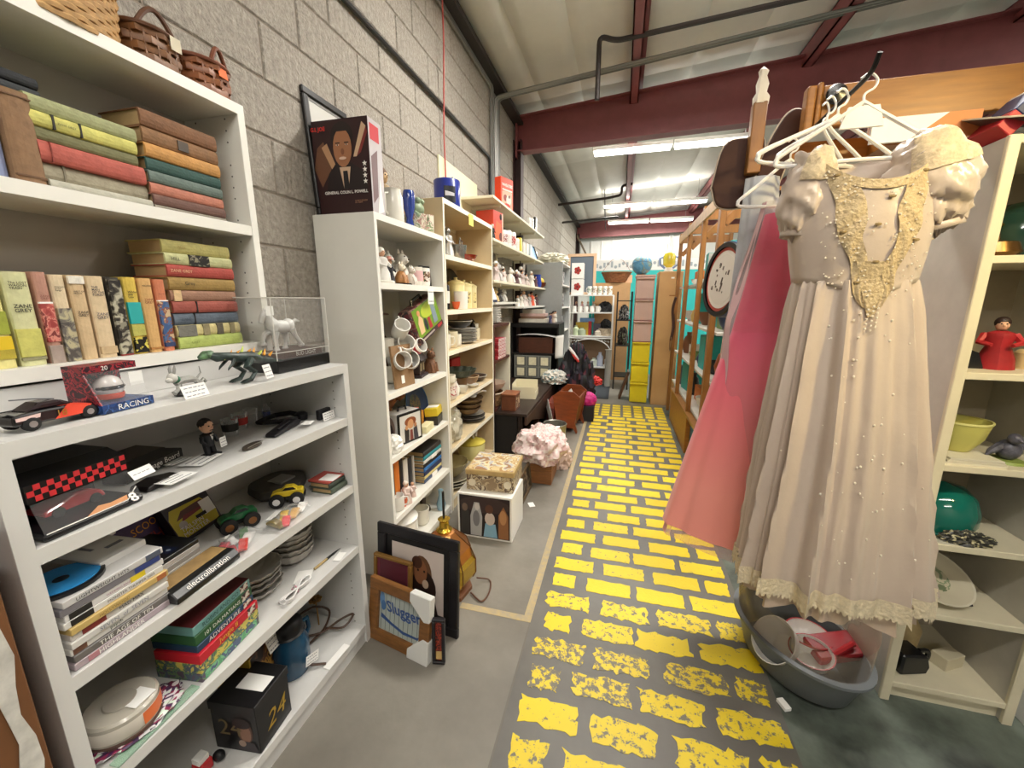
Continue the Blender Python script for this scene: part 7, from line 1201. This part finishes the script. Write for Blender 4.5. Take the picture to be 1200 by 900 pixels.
# ---------------------------------------------------------------- goods on the slim bookcase
bx0, by0 = 2.34, 1.48
z = ZR[0] + .0005
o = plate((2.455, 1.60, z + .05), .155, M('#4a4540', .3), 'oval tray with a pale rim leaning on top of the slim bookcase', rot=(.32, .0, .1), rim=M('#d8cfb4', .35), deco=MP(('#6a6254', '#8a8268', '#4a463c', '#7a7462'), 14), name='tray')
o = thing('game_box', 'dark blue and red box tilted on the left edge of slim bookcase top', 'box', (2.352, 1.56, z + .002), (0, -.85, 0)); MB().box((.05, -.055, 0), (.125, .055, .045)).build('carton', M('#1f2f5c', .5), o, bevel=.002); MB().box((0, -.055, 0), (.05, .055, .045)).build('red_end', M('#b0262f', .5), o, bevel=.002); MB().box((.125, -.054, .001), (.135, .054, .044)).build('white_end', wht, o)
vase((2.56, 1.6, z), [(0, 0), (.05, 0), (.06, .03), (.04, .07), (0, .075)], M('#3f8f74', .3), 'green glass dish at the top right of the slim bookcase', cat='dish'); o = thing('carton', 'white and orange paper stack behind the ivory gown sleeve', 'paper', (2.2, 1.685, 0.03)); MB().prism([(-.02, 1.86), (.15, 1.86), (.15, 1.93), (.07, 1.93)], (0, -.06, 0), X_, Z_, .01).build('orange_sheet', M('#d88a52', .6), o); MB().prism([(-.12, 1.86), (-.02, 1.86), (.07, 1.93), (-.12, 1.93)], (0, -.06, 0), X_, Z_, .01).build('white_sheet', paper, o)
gl = M('#1d3a30', .1, coat=.6); z = ZR[1]
o = vase((2.47, 1.66, z), [(0, 0), (.05, 0), (.07, .02), (.06, .05), (.02, .06), (.012, .09), (0, .095)], M('#7a5a34', .25, .8), 'brass lidded dish on the top shelf of the slim bookcase', cat='dish', name='brass_dish'); MB().lathe([(.012, .095), (.02, .105), (0, .125)], n=12).build('knob', brs, o)
o = thing('glass_dome', 'dark green glass bowl upturned at the back of the top shelf', 'bowl', (2.565, 1.70, z)); MB().lathe([(.1, 0), (.105, .06), (.09, .13), (.05, .17), (0, .18)], n=26).build('bowl', gl, o)
z = ZR[2]
dl_ = figurine((2.505, 1.60, z), .165, M('#9c2026', .5, var=.2), 'doll in a red dress with dark hair on slim bookcase', hair=M('#2a1712', .6), rot=-PI / 2 - .4, wide=1.5, arm=M('#b0282c', .5)); vase((2.60, 1.62, z), [(0, 0), (.03, 0), (.03, .05), (.02, .06), (0, .06)], M('#d2b884', .5), 'small straw coloured pot beside the red doll', cat='pot', name='pot'); o = thing('black_box', 'black tilted box half hidden at the left of red doll', 'box', (2.40, 1.62, z)); MB().prism([(0, 0), (.07, 0), (.05, .05), (.0, .07)], (0, .08, 0), X_, Z_, .12).build('shape', blackg, o)
z = ZR[3]
o = bowl((2.455, 1.60, z + .022), .075, .1, M('#c9c46c', .35), 'yellow green ceramic planter on papers in slim bookcase', cat='planter', name='planter', rim=M('#d8d48a', .35))
t = thing('paper_stack', 'stack of white papers under the yellow green planter', 'paper', (2.45, 1.57, z)); [MB().box((-.075 + .006 * k, -.07, .007 * k), (.08 - .004 * k, .08, .007 * k + .006)).build('sheet', M('#d2ccb8', .7), t) for k in range(3)]
o = thing('bird_figurine', 'dark crouching bird figurine on a green base', 'figurine', (2.575, 1.57, z)); MB().lathe([(.045, 0), (.04, .008), (0, .01)], n=18).build('base', M('#8a9a4a', .5), o); dkv = M('#2b2830', .4, var=.5, scale=60, col2='#6a6a78'); MB().ball((0, 0, .04), (.03, .03, .034)).ball((-.005, -.02, .082), (.017, .018, .017)).tube([(-.02, 0, .05), (-.05, -.01, .035), (-.06, -.01, .02)], [.015, .01, .003], 7).tube([(.02, 0, .05), (.045, -.01, .06), (.05, -.01, .045)], [.012, .008, .003], 7).tube([(-.005, -.035, .082), (-.005, -.05, .076)], [.006, .001], 6).build('body', dkv, o)
z = ZR[4]
o = thing('glass_float', 'teal green glass dome bowl upturned in the slim bookcase', 'bowl', (2.468, 1.62, z)); MB().lathe([(.085, .0), (.1, .04), (.1, .08), (.085, .125), (.055, .155), (0, .168)], n=30).build('dome', M('#0f6a5c', .08, coat=.6), o); MB().lathe([(.088, 0), (.092, .006), (.086, .012)], n=30).build('rim', M('#1a8070', .15), o); crumple((2.49, 1.515, z), (.06, .025, .025), M('#2a2a26', .4), 'small heap of dark shells before the teal bowl', seed=31, name='shells', cat='shells', mats=[M('#2a2a26', .4), M('#4c4a42', .4), M('#bfb892', .4)]); t = thing('paper_sheet', 'white paper sheet under the teal glass bowl', 'paper', (2.40, 1.51, z)); MB().box((-.03, -.02, 0), (.05, .02, .002)).build('sheet', M('#c9c4b4', .7), t)
z = ZR[5]
o = thing('plate_stand', 'black wire stand carrying the painted oval plate', 'stand', (2.49, 1.6, z)); MB().tube([(-.09, -.04, .005), (.09, -.04, .005), (.09, .08, .005), (-.09, .08, .005)], .006, 6, closed=True).tube([(-.05, -.04, .005), (-.05, -.04, .03)], .005, 6).tube([(.05, -.04, .005), (.05, -.04, .03)], .005, 6).build('wire', blk, o)
plate((2.485, 1.615, z + .06), .115, M('#cfc6ac', .35), 'cream plate with green leaf painting on the black stand', rot=(.45, .12, 0), deco=MP(('#c9c0a4', '#8d9a78', '#c9c0a4', '#6f7a5a'), 20), rim=M('#d9d2bc', .35))
z = ZR[6]
o = thing('flat_iron', 'black cast iron trivet with handle on the lowest shelf', 'iron', (2.44, 1.57, z), (0, 0, .3)); MB().prism([(-.05, 0), (.05, 0), (.06, .03), (.045, .075), (-.05, .085)], (0, .04, 0), X_, Z_, .08).build('body', blackg, o, bevel=.006); MB().tube(smooth([(.05, 0, .065), (.085, 0, .06), (.085, 0, .025), (.06, 0, .02)]), .008, 7).build('handle', blackg, o)
vase((2.5, 1.7, z), [(0, 0), (.05, 0), (.055, .08), (.035, .12), (.05, .17), (0, .17)], M('#c2ab7c', .5, var=.2, scale=20), 'tan flowered vase at the back of the lowest shelf'); carton((2.6, 1.62, z), (.09, .05, .05), M('#c9bfa2', .6), 'small pale box at the right of the lowest shelf', rot=(0, 0, .5), name='carton'); vase((2.42, 1.72, z), [(0, 0), (.03, 0), (.045, .08), (.03, .14), (0, .14)], M('#b9aaa0', .5), 'pale pink grey vase at the back left of the lowest shelf')
carton((2.80, 1.5, 0), (.1, .2, .3), wht, 'white paper box at the right picture edge by the slim bookcase', name='carton')
# ---------------------------------------------------------------- grey tub under the gowns
o = thing('tub', 'grey oval plastic tub on the dark floor under the gowns', 'tub', (2.085, 1.56, 0), (0, 0, .5)); tubm = M('#6d7276', .45)
MB().lathe([(0, .0), (.72, 0), (.82, .02), (.98, .14), (1.0, .15), (1.06, .152), (1.06, .162), (.97, .165), (.94, .14), (.78, .03), (0, .025)], n=44, sx=.17, sy=.24).build('body', tubm, o)
MB().grid(lambda u, v: (lambda t: Vector(((.165 + .012 * noise.noise(Vector((math.cos(t) * 2, math.sin(t) * 2, v * 2)))) * (1.0 + .05 * v) * math.cos(t), .235 * (1 + .03 * v) * math.sin(t), .15 + (.20 + .08 * math.sin(t + .6)) * v)))(2 * PI * u), 60, 14, cu=True).build('plastic_liner', film('#b9ab9a', .2, .2), o)
bowl((2.03, 1.5, .12), .085, .075, wht, 'white enamel bowl wrapped in plastic tipped in the tub', rot=(.3, -.9, 0)); o = bowl((2.10, 1.47, .1), .07, .06, wht, 'white enamel pan with a red rim in the tub', rim=M('#a01f26', .3), rot=(.15, -.1, 0), cat='pan', name='pan'); MB().tube([(.07, 0, .055), (.15, .05, .06)], .01, 7).build('red_handle', M('#a01f26', .3), o)
o = bowl((2.12, 1.55, .1), .075, .06, wht, 'second white enamel pan with red rim deeper in tub', rim=M('#a01f26', .3), cat='pan', name='pan'); o = thing('red_tray', 'dark red plastic tray sticking out of the tub', 'tray', (2.19, 1.52, .13), (.15, -.1, .3)); MB().box((-.09, -.05, 0), (.09, .05, .035)).build('tray_body', M('#8f1820', .3), o, bevel=.006)
t = thing('paper_scrap', 'tiny white scrap on the floor beside the tub', 'paper', (1.99, 1.36, 0), .4); MB().box((-.012, -.02, 0), (.012, .02, .012)).build('scrap', paper, t)
# warm clamp lamp out of the picture on the right
o = thing('clamp_lamp', 'metal clamp lamp with a warm bulb outside the picture', 'lamp', (2.9, .35, 2.45)); MB().lathe([(.1, -.1), (.08, -.02), (.03, .04), (.02, .08), (0, .08)], n=20).build('shade', M('#9a9a98', .3, .8), o); MB().ball((0, 0, -.05), .03).build('bulb', M('#ffdf9a', .4, emit=20), o); MB().tube([(0, 0, .08), (0, 0, ROOF(2.9) - 2.45)], .006, 6).build('cord', blk, o)
l = bpy.data.lights.new('bulb_light', 'SPOT'); l.energy = WARM_W * 10; l.color = (1, .78, .36); l.spot_size = 1.05; l.spot_blend = 1; l.shadow_soft_size = .06; lo = bpy.data.objects.new('bulb_light', l); C.objects.link(lo); lo.parent = o; lo.location = (0, 0, -.1); lo.rotation_euler = Vector((-.75, 1.0, -.75)).to_track_quat('-Z', 'Y').to_euler()
